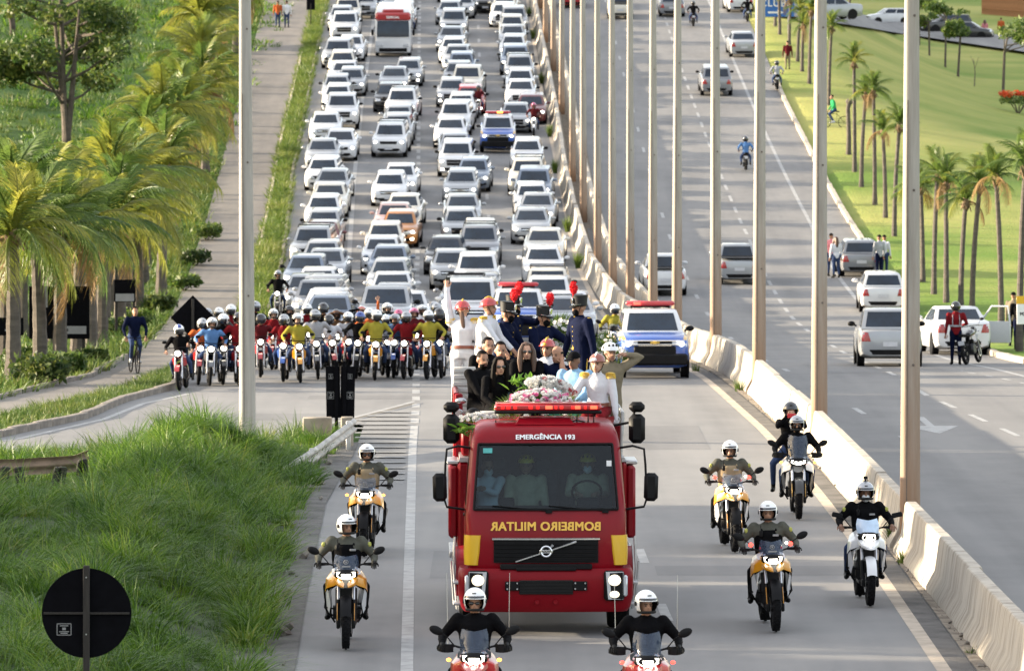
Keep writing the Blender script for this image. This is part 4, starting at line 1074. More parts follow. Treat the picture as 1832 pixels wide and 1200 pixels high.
def car_proto(kind, style=0, lights=0, rack=False, two_tone=None, spare=False, bodycol=None):
    """empty + parts; nose towards -Y, wheels on z=0. Returned object is the prototype (not yet placed)"""
    p = CAR[kind]; L, W, Hh, hood, belt = p['L'], p['W'], p['H'], p['hood'], p['belt']; gb = p['gb']; wr = p['wr']
    nm = {'hatch': 'hatchback_car', 'sedan': 'sedan_car', 'suv': 'suv', 'pickup': 'pickup_truck', 'utility': 'small_pickup', 'van': 'van'}[kind]
    t = bpy.data.objects.new(nm, None); t.empty_display_size = .3; col.objects.link(t)
    f = -L / 2; r = L / 2; cw = f + p['cowl']; hw = W / 2
    tailz = belt if kind not in ('sedan',) else belt + .06
    bedz = belt - .02
    # body shell stations: y, half width factor, bottom, widest z, shoulder z, centre top z
    st = [(f, .74, gb + .10, .45, hood - .30, hood - .24), (f + .05, .86, gb + .05, .47, hood - .20, hood - .14), (f + .16, .94, gb, .50, hood - .12, hood - .07), (f + .40, .985, gb - .02, .52, hood - .05, hood - .015),
          (f + .70, 1.0, gb - .02, .54, hood - .015, hood + .025), (cw, 1.0, gb - .02, .55, belt - .01, hood + .05), (cw + .5, 1.0, gb - .02, .56, belt, belt + .03), (0.2, 1.0, gb - .02, .56, belt + .01, belt + .03),
          (r - 1.0, 1.0, gb - .02, .56, tailz + .01, tailz + .03), (r - .45, .99, gb, .56, tailz, tailz + .02), (r - .14, .95, gb + .05, .56, tailz - .04, tailz - .01), (r - .03, .90, gb + .08, .54, tailz - .10, tailz - .07), (r, .82, gb + .14, .52, tailz - .20, tailz - .16)]
    mb = MB(); rings = []
    for y, w, zb, zm, zs, zt in st:
        w *= hw; h = [(0, zb), (w * .72, zb), (w * .93, zb + .06), (w * .985, zb + .20), (w, max(zm, zb + .22)), (w * .985, zs - .13), (w * .955, zs - .035), (w * .86, zs + .005), (w * .5, zs + (zt - zs) * .75), (0, zt)]
        rings.append([V((x, y, z)) for x, z in h] + [V((-x, y, z)) for x, z in h[-2:0:-1]])
    mb.loft(rings)
    # greenhouse
    yr1 = cw + p['rake']; yr2 = r - p['rend'] - (p['trake'] if kind in ('sedan',) else 0); yt = r - p['rend'] + (0 if kind != 'sedan' else 0)
    if kind in ('hatch', 'suv', 'van'): yr2 = r - p['rend']; yt = yr2 + p['trake']
    elif kind == 'sedan': yt = r - p['rend'] + .35; yr2 = yt - p['trake']
    else: yr2 = r - p['rend']; yt = yr2 + p['trake']
    wb, wt = hw * .93, hw * (.72 if kind not in ('van',) else .82)
    if kind in ('suv', 'pickup'): wt = hw * .78
    b0 = belt - .02
    G0 = [V((-wb * .94, cw, b0)), V((wb * .94, cw, b0)), V((wb * .96, yt, b0)), V((-wb * .96, yt, b0))]
    G1 = [V((-wt * .93, yr1, Hh - .035)), V((wt * .93, yr1, Hh - .035)), V((wt, yr2, Hh - .05)), V((-wt, yr2, Hh - .05))]
    def face(a, b):   # bilinear with slight outward crown
        def fn(u, v, crown=.0):
            q = G0[a].lerp(G0[b], u).lerp(G1[a].lerp(G1[b], u), v); return q
        return fn
    gh = MB(); n = 6
    ringsG = []
    for v in [0, .25, .5, .75, 1.0]:
        ring = []
        for a, b in ((0, 1), (1, 2), (2, 3), (3, 0)):
            for i in range(n):
                u = i / n; q = G0[a].lerp(G0[b], u).lerp(G1[a].lerp(G1[b], u), v)
                nrm = (q - V((0, (cw + yt) / 2, q.z))); 
                cr = 4 * u * (1 - u)
                if a == 0: q = q + V((0, -.07 * cr, 0))
                elif a == 2: q = q + V((0, .05 * cr, 0))
                else: q = q + V(((1 if a == 1 else -1) * .02 * sin(pi * v), 0, 0))
                ring.append(q)
        ringsG.append(ring)
    top = [V((q.x * .9, (q.y - (yr1 + yr2) / 2) * .93 + (yr1 + yr2) / 2, Hh - .012)) for q in ringsG[-1]]
    top2 = [V((q.x * .55, (q.y - (yr1 + yr2) / 2) * .6 + (yr1 + yr2) / 2, Hh)) for q in ringsG[-1]]
    mb.loft(ringsG + [top, top2], False, True)
    body = obj('body', mb, P_WHITE, t, ang=38, weld=False)
    def G(a, b, u, v, off):
        q = G0[a].lerp(G0[b], u).lerp(G1[a].lerp(G1[b], u), v); cr = 4 * u * (1 - u)
        if a == 0: q = q + V((0, -.07 * cr, 0))
        elif a == 2: q = q + V((0, .05 * cr, 0))
        else: q = q + V(((1 if a == 1 else -1) * .02 * sin(pi * v), 0, 0))
        nn = (G0[b] - G0[a]).cross(G1[a] - G0[a]).normalized()
        return q + nn * off
    def win(name, a, b, u0, u1, v0, v1, off=.006, sk0=0, sk1=0):
        m2 = MB(); m2.grid(lambda u, v: G(a, b, (u0 + sk0 * v) + ((u1 + sk1 * v) - (u0 + sk0 * v)) * u, v0 + (v1 - v0) * v, off), 6, 3)
        return obj(name, m2, M_GLASS, t)
    win('windshield', 0, 1, .075, .925, .10, .88)
    win('rear_window', 2, 3, .07, .93, .12, .90)
    for a, b, s in ((1, 2, 0), (3, 0, 1)):
        if kind in ('pickup', 'utility'): sp = [(.10, .52), (.55, .92)] if kind == 'pickup' else [(.12, .88)]
        else: sp = [(.09, .48), (.51, .92)]
        for u0, u1 in sp:
            if s: u0, u1 = 1 - u1, 1 - u0
            win('side_window', a, b, u0, u1, .10, .88)
    # details cast on to the shell
    bm = bmesh.new(); bm.from_mesh(body.data); bvh = BVHTree.FromBMesh(bm); bm.free()
    def decal(name, q, m, frm=-1, off=.008, nu=5, nv=3, th=0):
        m2 = MB()
        def fn(u, v):
            x = (q[0][0] + (q[1][0] - q[0][0]) * u) * (1 - v) + (q[3][0] + (q[2][0] - q[3][0]) * u) * v
            z = (q[0][1] + (q[1][1] - q[0][1]) * u) * (1 - v) + (q[3][1] + (q[2][1] - q[3][1]) * u) * v
            h = bvh.ray_cast(V((x, frm * 6, z)), V((0, -frm, 0)))
            y = h[0].y if h[0] is not None else frm * L / 2
            return V((x, y + frm * off, z))
        m2.grid(fn, nu, nv); return obj(name, m2, m, t)
    hl0, hl1 = hood - .31, hood - .15
    for s in (-1, 1):
        a = [(s * hw * .48, hl0 + .04), (s * hw * .90, hl0 + .0), (s * hw * .93, hl1 + .02), (s * hw * .50, hl1 - .02)]
        if style == 1: a = [(s * hw * .55, hl0 - .02), (s * hw * .92, hl0 - .05), (s * hw * .90, hl1 - .03), (s * hw * .58, hl1 - .04)]
        h = decal('headlight', a, M_LENS)
        if lights: 
            m2 = MB(); c = a[0]; cx = s * hw * .74; zc = (hl0 + hl1) / 2 - .01
            hh = bvh.ray_cast(V((cx, -6, zc)), V((0, 1, 0))); yy = hh[0].y if hh[0] is not None else f
            m2.ell((cx, yy - .01, zc), (.085, .03, .065), 10, 6); obj('bulb', m2, M_LITW, h)
        if style != 1:
            decal('fog_light', [(s * hw * .62, .36), (s * hw * .80, .36), (s * hw * .80, .47), (s * hw * .64, .46)], M_LITW if lights == 2 else M_TRIM)
        b = [(s * hw * .60, tailz - .36), (s * hw * .94, tailz - .36), (s * hw * .95, tailz - .09), (s * hw * .68, tailz - .11)]
        decal('taillight', b, M_TAIL, 1)
    g0, g1 = (hood - .33, hood - .19) if style != 2 else (hood - .44, hood - .16)
    decal('grille', [(-hw * .46, g0), (hw * .46, g0), (hw * .50, g1), (-hw * .50, g1)], M_TRIM)
    if style != 1:
        decal('grille_bar', [(-hw * .46, (g0 + g1) / 2 - .015), (hw * .46, (g0 + g1) / 2 - .015), (hw * .46, (g0 + g1) / 2 + .02), (-hw * .46, (g0 + g1) / 2 + .02)], M_CHROME, off=.016, nv=1)
    decal('lower_intake', [(-hw * .78, gb + .06), (hw * .78, gb + .06), (hw * .58, gb + .27), (-hw * .58, gb + .27)], M_TRIM)
    decal('licence_plate', [(-.20, gb + .21), (.20, gb + .21), (.20, gb + .34), (-.20, gb + .34)], M_PLATE, off=.02, nu=2, nv=1)
    decal('licence_plate', [(-.20, .56), (.20, .56), (.20, .69), (-.20, .69)], M_PLATE, 1, off=.02, nu=2, nv=1)
    decal('rear_bumper', [(-hw * .84, gb + .06), (hw * .84, gb + .06), (hw * .88, gb + .25), (-hw * .88, gb + .25)], M_TRIM, 1, off=.012)
    for s in (-1, 1):
        m2 = MB(); m2.ell((s * (hw + .09), cw + .42, belt + .08), (.11, .06, .075), 10, 7); m2.tube([(s * hw * .93, cw + .42, belt + .02), (s * (hw + .04), cw + .42, belt + .05)], .025, 6)
        obj('side_mirror', m2, [P_WHITE if style != 2 else M_TRIM], t)
    wy = [f + .78 + (.10 if kind == 'pickup' else 0), r - .80 - (.15 if kind == 'pickup' else 0)]
    wm = MB(); wm.cyl((0, 0, 0), (1, 0, 0), wr, .20, 20); wm.cyl((.103, 0, 0), (1, 0, 0), wr * .64, .006, 14, mi=1); wm.cyl((-.103, 0, 0), (1, 0, 0), wr * .64, .006, 14, mi=1)
    wme = wm.mesh('wheel', bevel=.015); wme.materials.append(M_TYRE); wme.materials.append(M_HUB)
    am = MB()
    for y in wy:
        for s in (-1, 1):
            obj('wheel', wme, None, t, (s * (hw - .105), y, wr)); am.cyl((s * (hw - .02), y, wr + .015), (1, 0, 0), wr + .045, .045, 20)
    o = obj('wheel_arches', am, M_TRIM, t); o.name = 'wheel_arch'; o['kind'] = 'stuff'
    if kind in ('pickup', 'utility'):
        m2 = MB(); m2.box((0, (yt + r) / 2 + .02, bedz + .055), (W * .84, r - yt - .12, .02)); obj('bed_cover', m2, M_TRIM, t)
    if rack:
        m2 = MB()
        for s in (-1, 1): m2.tube([(s * wt * .92, yr1 + .15, Hh - .02), (s * wt * .92, yr1 + .3, Hh + .06), (s * wt * .92, yr2 - .3, Hh + .06), (s * wt * .92, yr2 - .1, Hh - .02)], .022, 6)
        for y in (yr1 + .45, yr2 - .5): m2.tube([(-wt * .92, y, Hh + .06), (wt * .92, y, Hh + .06)], .022, 6)
        obj('roof_rack', m2, M_TRIM, t)
    if spare:
        m2 = MB(); m2.cyl((0, r + .10, .85), (0, 1, 0), .33, .2, 20); obj('spare_wheel', m2, M_TYRE, t)
    t['rear_y'] = r - .8
    return t
PROTO = {}
def clear_proto():
    for k, o in PROTO.items():
        st = [o]
        while st:
            q = st.pop(); st += list(q.children); bpy.data.objects.remove(q)
    KIDS.clear()
def get_proto(kind, style, lights, rack=False, spare=False):
    k = (kind, style, lights, rack, spare)
    if k not in PROTO:
        PROTO[k] = car_proto(kind, style, lights, rack, spare=spare)
        kids(PROTO[k])
    return PROTO[k]
PAINTS = {'white': P_WHITE, 'silver': P_SILV, 'grey': P_GREY, 'black': P_BLACKC, 'beige': P_BEIGE, 'orange': P_ORANGE, 'red': P_RED, 'dark red': P_WINE, 'blue': P_BLUEC, 'pale rose': P_PINK, 'petrol grey': P_PETROL}
KN = {'hatch': 'hatchback', 'sedan': 'sedan', 'suv': 'sport utility car', 'pickup': 'pickup', 'utility': 'small pickup', 'van': 'van'}
def place_car(kind, style, lights, colr, x, d, rz, label, group, rack=False, spare=False, z=None):
    pr = get_proto(kind, style, lights, rack, spare)
    c = dup(pr, None, {'paint_white': PAINTS[colr]})
    c.location = (x, d, (zr(d) if z is None else z) + .005)
    c.rotation_mode = 'ZXY' if False else 'XYZ'
    m = Euler((0, 0, rz)).to_matrix(); s = slope(d)
    c.rotation_euler = (Euler((s, 0, 0)).to_matrix() @ m).to_euler()
    tag(c, label, KN[kind] if kind not in ('suv',) else 'suv', group)
    return c
def at_roof(px, row, kind):
    """road point of a car whose roof front edge shows at (px,row)"""
    p = CAR[kind]; off = -p['L'] / 2 + p['cowl'] + p['rake']
    lo, hi = 120., 700.
    for _ in range(50):
        d = (lo + hi) / 2
        rw = HOR - F * (zr(d) + p['H'] - .02 - CAMZ) / d
        if rw > row: lo = d
        else: hi = d
    return X(px, d), d - off
# the queue: column, roof (px, row), kind, colour, style
Q = {
 'leftmost column': [(526, 569, 'hatch', 'white'), (539, 547, 'suv', 'white'), (558, 538, 'hatch', 'white'), (551, 518, 'suv', 'grey'), (573, 501, 'suv', 'silver'), (545, 497, 'hatch', 'silver'), (569, 474, 'suv', 'white'),
    (582, 452, 'sedan', 'silver'), (549, 458, 'hatch', 'petrol grey'), (577, 432, 'hatch', 'silver'), (562, 407, 'suv', 'silver'), (577, 398, 'hatch', 'dark red'), (580, 377, 'hatch', 'silver'), (580, 351, 'hatch', 'white'),
    (591, 329, 'sedan', 'white'), (597, 304, 'sedan', 'silver'), (580, 278, 'suv', 'white'), (578, 250, 'sedan', 'silver'), (610, 233, 'sedan', 'white'), (583, 203, 'sedan', 'white'), (612, 169, 'pickup', 'white'), (605, 153, 'hatch', 'white'),
    (603, 136, 'hatch', 'silver'), (627, 131, 'hatch', 'silver'), (616, 115, 'sedan', 'white'), (613, 93, 'hatch', 'beige'), (606, 72, 'suv', 'silver'), (628, 68, 'sedan', 'white'), (618, 23, 'pickup', 'white'), (611, 13, 'hatch', 'silver'),
    (621, 2, 'suv', 'beige'), (649, -6, 'suv', 'silver'), (668, -12, 'sedan', 'petrol grey'), (628, -22, 'sedan', 'white'), (636, -42, 'hatch', 'white')],
 'second column': [(635, 561, 'pickup', 'silver'), (697, 557, 'hatch', 'white'), (686, 541, 'sedan', 'white'), (694, 515, 'suv', 'silver'), (702, 488, 'sedan', 'white'), (698, 465, 'hatch', 'silver'), (698, 441, 'hatch', 'petrol grey'), (684, 425, 'hatch', 'white'),
    (689, 400, 'hatch', 'white'), (717, 373, 'suv', 'orange'), (705, 366, 'sedan', 'pale rose'), (724, 349, 'sedan', 'white'), (698, 310, 'hatch', 'white'), (717, 295, 'sedan', 'white'), (700, 221, 'suv', 'white'), (712, 206, 'hatch', 'white'),
    (714, 185, 'suv', 'white'), (721, 160, 'suv', 'white'), (697, 155, 'hatch', 'black'), (706, 121, 'sedan', 'white'), (729, 119, 'hatch', 'silver'), (703, 26, 'suv', 'white'), (719, 16, 'hatch', 'grey'),
    (722, 1, 'suv', 'white'), (709, -14, 'hatch', 'silver'), (716, -34, 'sedan', 'white')],
 'third column': [(830, 528, 'van', 'white'), (832, 496, 'suv', 'white'), (860, 490, 'hatch', 'silver'), (805, 461, 'hatch', 'white'), (854, 455, 'suv', 'white'), (798, 425, 'hatch', 'black'), (857, 416, 'suv', 'white'), (857, 400, 'suv', 'beige'), (824, 375, 'hatch', 'silver'),
    (827, 349, 'sedan', 'silver'), (826, 300, 'suv', 'silver'), (848, 285, 'hatch', 'petrol grey'), (818, 254, 'suv', 'white'), (814, 240, 'sedan', 'silver'), (807, 212, 'sedan', 'white'), (816, 184, 'suv', 'white'), (826, 169, 'hatch', 'white'), (841, 160, 'hatch', 'red'),
    (807, 155, 'hatch', 'silver'), (836, 135, 'pickup', 'beige'), (820, 108, 'suv', 'white'), (826, 96, 'hatch', 'white'), (819, 82, 'sedan', 'silver'), (811, 74, 'hatch', 'white'), (809, 49, 'sedan', 'white'), (812, 19, 'suv', 'silver'), (828, -8, 'hatch', 'silver'),
    (805, 3, 'hatch', 'white'), (812, -20, 'sedan', 'white'), (808, -40, 'suv', 'white')],
 'rightmost column': [(1023, 540, 'sedan', 'silver'), (1017, 522, 'hatch', 'white'), (982, 496, 'suv', 'white'), (980, 481, 'suv', 'beige'), (972, 436, 'suv', 'white'), (975, 410, 'sedan', 'beige'), (951, 374, 'sedan', 'silver'), (962, 347, 'sedan', 'silver'), (951, 330, 'hatch', 'white'),
    (956, 303, 'suv', 'petrol grey'), (945, 285, 'suv', 'beige'), (943, 245, 'suv', 'white'), (923, 186, 'sedan', 'white'), (951, 173, 'suv', 'dark red'), (932, 144, 'sedan', 'white'), (931, 125, 'hatch', 'white'), (929, 100, 'suv', 'silver'), (922, 83, 'suv', 'petrol grey'),
    (919, 64, 'hatch', 'white'), (917, 46, 'sedan', 'silver'), (916, 29, 'hatch', 'beige'), (919, 15, 'suv', 'grey'), (901, 7, 'hatch', 'white'), (903, -6, 'sedan', 'beige'), (869, -12, 'hatch', 'black'), (898, -30, 'suv', 'silver')]}
rnd = random.Random(21)
for cname, lst in Q.items():
    cars = []
    for px, row, kind, colr in lst:
        x, d = at_roof(px, row, kind); cars.append([max(d, 182.0), x, kind, colr])
    cars.sort(key=lambda c: c[0])
    for c in cars:
        if c[3] == 'white' and rnd.random() < .34: c[3] = rnd.choice(['silver', 'silver', 'silver', 'grey', 'beige', 'petrol grey'])
        if c[2] == 'suv' and rnd.random() < .35: c[2] = 'hatch'
    # keep bumper-to-bumper distance where two cars share the same track
    for i in range(len(cars)):
        for j in range(i):
            a, b = cars[j], cars[i]
            if abs(a[1] - b[1]) < 1.85:
                need = (CAR[a[2]]['L'] + CAR[b[2]]['L']) / 2 + .35
                if b[0] - a[0] < need: b[0] = a[0] + need
    for i, (d, x, kind, colr) in enumerate(cars):
        st = rnd.choice([0, 0, 1, 2]) if kind != 'pickup' else 2
        lit = rnd.choice([0, 1, 1, 2, 2]); rack = kind == 'suv' and rnd.random() < .4
        lab = '%s %s, %s from the front in the %s of the queue' % (colr, KN[kind], ORD[i] if i < 40 else str(i + 1) + 'th', cname)
        if (kind, colr) == ('suv', 'beige') and cname == 'third column': lab = 'beige off-road car partly behind a white one in the third column'
        place_car(kind, st, lit, colr, x, d, R(rnd.uniform(-2.0, 2.0)) - .02, lab, 'cars queueing behind the motorcycles', rack, False)
# traffic on the opposite carriageway, seen from behind
def away(px, row, kind, colr, label, yaw=0.0, style=0, group='cars driving away on the opposite carriageway', rack=False, lift=0):
    p = at(px, row); off = CAR[kind]['L'] / 2 - .7
    c = place_car(kind, style, 0, colr, p.x, p.y + off, pi + yaw, label, group, rack)
    return c
away(1594, 655, 'suv', 'silver', 'silver sport utility car driving away behind the nearest lamp post', -.03, 2)
o_ = away(1580, 558, 'hatch', 'white', 'white hatchback with black bumper parked on the shoulder half behind the lamp post', -.02)
away(1538, 494, 'hatch', 'grey', 'old grey-beige hatchback parked on the shoulder with people around it', .02, 1, 'cars stopped on the shoulder')
sedan_open = away(1713, 634, 'sedan', 'white', 'white sedan stopped by the kerb with its right door wide open', .06, 0, 'cars stopped on the shoulder')
away(1187, 528, 'utility', 'white', 'small white pickup driving away between two lamp posts', .03)
away(1320, 508, 'utility', 'silver', 'small pale pickup with open bed driving away in the middle lane', .02)
away(1281, 171, 'suv', 'grey', 'grey-brown sport utility car driving away, half behind a thin post', .01, 2)
away(1329, 102, 'sedan', 'silver', 'silver sedan with brake lights near the kerb at the top of the hill', .03)
away(1202, 30, 'hatch', 'grey', 'dark estate car climbing the opposite carriageway near the top edge')
away(1110, 34, 'utility', 'beige', 'pale loaded pickup near the top edge between thin lamp posts')
away(1024, 14, 'hatch', 'red', 'red car cut by the top edge on the opposite carriageway')
away(1322, 22, 'sedan', 'white', 'white sedan at the top edge beside the blue direction sign', .06)
# open door of the stopped sedan
dr = MB(); dr.box((0, 0, .62), (.06, .95, .62), bev=.02); m_ = obj('open_door', dr, M_TRIM, sedan_open, (-1.32, -.25, 0), (0, 0, R(62)))
dr = MB(); dr.tube([(.0, -.45, .95), (0, -.12, 1.40), (0, .40, 1.40), (0, .46, .93)], .032, 6); dr.box((.04, 0, .62), (.03, .98, .66), bev=.01); dr.box((0, .46, .62), (.075, .05, .64), bev=.01); obj('door_frame', dr, P_WHITE, m_)
# cars on the upper street, seen from the side
def side(px, row, kind, colr, rz, label):
    p = at(px, row); c = place_car(kind, 0, 0, colr, p.x, p.y, rz, label, 'cars on the upper street', z=p.z + .06); c.rotation_euler = (0, 0, rz); return c
side(1590, 46, 'hatch', 'white', R(-78), 'white hatchback on the upper street turned sideways behind a lamp post')
side(1693, 62, 'suv', 'black', R(-70), 'black sport utility car parked on the upper street')
side(1733, 73, 'hatch', 'black', R(75), 'small black hatchback parked tail to tail with the black utility car on the upper street')
side(1483, 36, 'sedan', 'silver', R(-70), 'pale car on the upper street half hidden by palm fronds')

# minibus with the red front in the second column
def minibus():
    x, d = X(705, 343), 343.0
    t = thing('minibus', 'white minibus with red roof front in the second column of the queue', 'bus', (x, d, zr(d)), (slope(d), 0, 0))
    mb = MB(); rings = []
    for y, w, zb, zt in [(-3, .98, .35, 1.55), (-2.95, 1.06, .28, 1.62), (-2.7, 1.1, .25, 2.66), (-2.3, 1.1, .25, 2.86), (3.0, 1.1, .3, 2.86)]:
        rings.append([V((-w * .96, y, zb)), V((w * .96, y, zb)), V((w, y, zb + .2)), V((w, y, zt - .25)), V((w * .88, y, zt)), V((-w * .88, y, zt)), V((-w, y, zt - .25)), V((-w, y, zb + .2))])
    mb.loft(rings); body = obj('body', mb, P_WHITE, t, ang=30)
    mb = MB(); mb.add([(-.98, -3.05, 1.25), (.98, -3.05, 1.25), (.98, -3.02, 1.6), (-.98, -3.02, 1.6), (.95, -2.84, 2.22), (-.95, -2.84, 2.22)], [(0, 1, 2, 3), (3, 2, 4, 5)]); obj('windshield', mb, M_GLASS, t)
    mb = MB(); mb.box((0, -2.62, 2.46), (2.16, .55, .52), bev=.12); mb.box((0, -2.2, 2.78), (1.3, .9, .22), bev=.08); obj('roof_front', mb, P_RED, t)
    obj('lettering', text_mesh('ESPECIAL', .20, 'lettering', .003, .006), M_WHITE, t, (0, -2.905, 2.42), (R(90), 0, 0))
    for s in (-1, 1):
        mb = MB(); mb.box((s * 1.25, -2.85, 1.5), (.16, .10, .36), bev=.04); mb.tube([(s * 1.0, -2.8, 1.9), (s * 1.22, -2.88, 1.7)], .02, 6); obj('side_mirror', mb, M_TRIM, t)
        mb = MB(); mb.box((s * .78, -3.0, .72), (.34, .05, .20), bev=.02); obj('headlight', mb, M_LENS, t)
        for y in (-1.9, 1.7): mb = MB(); mb.cyl((s * .98, y, .38), (1, 0, 0), .38, .22, 18); obj('wheel', mb, M_TYRE, t, bevel=.02)
        for k in range(4): mb = MB(); mb.box((s * 1.102, -1.7 + k * 1.2, 1.85), (.008, 1.05, .75), bev=.003); obj('side_window', mb, M_GLASS, t)
    mb = MB(); mb.box((0, -3.0, .45), (1.7, .06, .22), bev=.02); obj('bumper', mb, M_TRIM, t)
minibus()

# police pickups: blue and white with red light bar
M_STRIPE = paint('paint_yellow', (.62, .36, .03))
def police(x, d, yaw, label, lit=True):
    pr = get_proto('pickup', 2, 1)
    t = dup(pr, None, {}); t.location = (x, d, zr(d) + .005); t.rotation_euler = (slope(d), 0, yaw); tag(t, label, 'police pickup', 'police pickups in the convoy')
    P = CAR['pickup']; f = -P['L'] / 2; hw = P['W'] / 2
    body = [c for c in t.children if c.name.startswith('body')][0]
    if 'police_body' not in bpy.data.meshes:
        me = body.data.copy(); me.name = 'police_body'; me.materials.append(P_BLUEC); me.materials.append(M_STRIPE)
        for p in me.polygons:
            c = p.center
            if c.z < .86 or (c.y < f + .8 and c.z < 1.04) or (c.y > .6 and c.z < P['belt']): p.material_index = 1
            if f + .05 < c.y < f + 1.05 and c.z > .80: p.material_index = 1 if abs(c.x) < .72 * hw or c.z < 1.0 else (2 if c.y < f + .75 else 0)
    body.data = bpy.data.meshes['police_body']
    for i in range(3): body.material_slots[i].link = 'DATA'
    z0 = P['H'] + .03; y0 = f + P['cowl'] + P['rake'] + .55
    mb = MB(); mb.box((0, y0, z0 + .02), (.95, .14, .05), bev=.01); 
    for s in (-1, 1): mb.box((s * .5, y0, z0 + .02), (.05, .2, .08), bev=.01)
    b = obj('light_bar', mb, M_TRIM, t)
    mb = MB(); mb.box((0, y0, z0 + .11), (1.30, .28, .13), bev=.05); obj('lens', mb, M_LBAR, b)
    if lit: mb = MB(); mb.box((.1 if d > 200 else -.35, y0 - .145, z0 + .11), (.30 if d > 200 else .18, .02, .08), bev=.008); obj('flasher', mb, M_LITR if d < 200 else M_AMBER, b)
    mb = MB(); mb.box((0, f - .02, .50), (1.72, .16, .30), bev=.05); mb.box((0, f - .01, .74), (1.1, .06, .22), bev=.02); obj('bumper', mb, M_TRIM, t)
    mb = MB(); mb.box((0, f + .0, .985), (1.34, .03, .035), bev=.01); mb.box((0, f - .02, .885), (1.34, .03, .03), bev=.01); o = obj('chrome_bar', mb, M_CHROME, t); o['kind'] = 'stuff'
    mb = MB(); mb.box((0, f - .03, .935), (.24, .03, .045), bev=.01); mb.box((0, f - .03, .935), (.09, .034, .09), bev=.01); obj('emblem', mb, M_GOLD, t)
    return t
M_LBAR = mat('light_bar_red', (.45, .02, .03), .2, var=.15, coat=1)
M_GOLD = mat('gold', (.65, .42, .08), .35, .5, var=.2)
p = at(1166, 676); pk = police(p.x, p.y + 2.0, R(1.5), 'blue and white police pickup with red light bar just behind the fire truck')
mb = MB(); mb.add([(-.22, 0, 0), (.22, 0, 0), (.22, 0, .05), (-.22, 0, .05)], [(0, 1, 2, 3)])
x, d = at_roof(891, 208, 'pickup'); police(x, d, 0, 'blue police pickup with flashing lights among the queueing cars')
x, d = at_roof(930, 572, 'pickup'); police(x, 178, 0, 'police pickup whose red light bar shows between the soldiers on the truck', False)
clear_proto()
# ================================================================== PEOPLE
def cloth(name, c, var=.18, rough=.85): return mat('cloth_' + name, c, rough, var=var, vs=7, bump=.75, bs=13, spec=.06)
SKIN = [mat('skin_light', (.50, .29, .20), .55, var=.10, vs=14), mat('skin_tan', (.36, .19, .12), .55, var=.10, vs=14), mat('skin_brown', (.20, .10, .06), .55, var=.12, vs=14)]
C = dict(black=cloth('black', (.0045, .0045, .0055)), navy=cloth('navy', (.005, .008, .028)), white=cloth('white', (.62, .63, .67), .05), khaki=cloth('khaki', (.20, .17, .12)), grey=cloth('grey', (.07, .072, .07)), olive=cloth('olive', (.085, .086, .072)),
         blue=cloth('blue', (.09, .19, .40)), sky=cloth('sky_blue', (.24, .42, .62)), denim=cloth('denim', (.035, .055, .12)), red=cloth('red', (.16, .010, .014)), wine=cloth('wine', (.09, .012, .016)), yellow=cloth('yellow', (.30, .265, .04)), tan=cloth('tan', (.30, .235, .15)),
         beige=cloth('beige', (.45, .38, .26)), green=cloth('green', (.03, .28, .10)), orange=cloth('orange', (.42, .10, .03)), pale=cloth('pale_grey', (.33, .34, .37)), brown=cloth('brown', (.10, .055, .03)), stripe=cloth('pink', (.60, .22, .25)))
M_LEATHER = mat('black_leather', (.005, .005, .005), .5, var=.3, vs=10, spec=.15)
M_BROWNL = mat('brown_leather', (.20, .06, .035), .5, var=.25, vs=10)
M_HAIR = mat('hair_dark', (.005, .0035, .003), .6, var=.4, vs=30, spec=.08, stretch=(1, 1, .2)); M_HAIRB = mat('hair_brown', (.07, .035, .02), .45, var=.4, vs=30, stretch=(1, 1, .2)); M_HAIRG = mat('hair_grey', (.12, .11, .10), .6, var=.4, vs=30)
M_SUNG = mat('sunglass', (.008, .008, .009), .1, spec=.8); M_EYE = mat('eye_dark', (.02, .015, .012), .3); M_MASKB = cloth('mask_black', (.005, .005, .006)); M_MASKW = cloth('mask_white', (.6, .62, .64))
M_HELW = mat('helmet_white', (.78, .79, .80), .18, var=.04, vs=3, coat=1); M_HELB = mat('helmet_black', (.006, .006, .007), .2, var=.2, coat=1); M_HELR = mat('helmet_red', (.42, .025, .022), .2, var=.12, coat=1); M_HELY = mat('helmet_yellow', (.62, .47, .03), .3, var=.1, coat=.6)
M_HELS = mat('helmet_silver', (.35, .36, .38), .25, .4, var=.15, coat=1); M_HELBL = mat('helmet_blue', (.02, .06, .30), .2, var=.15, coat=1); M_HELP = mat('helmet_pink', (.55, .10, .22), .2, coat=1); M_HELBR = mat('helmet_brown_red', (.28, .085, .06), .35, var=.15, coat=.4)
M_VISOR = mat('visor_dark', (.015, .017, .022), .08, spec=.8); M_LINER = mat('helmet_liner', (.004, .004, .004), .9)
M_PLUME = mat('plume_red', (.75, .012, .02), .9, var=.3, vs=25, bump=.6, bs=40); M_GOLDB = mat('gold_braid', (.62, .40, .05), .55, .2, var=.3, vs=40, bump=.5, bs=60)

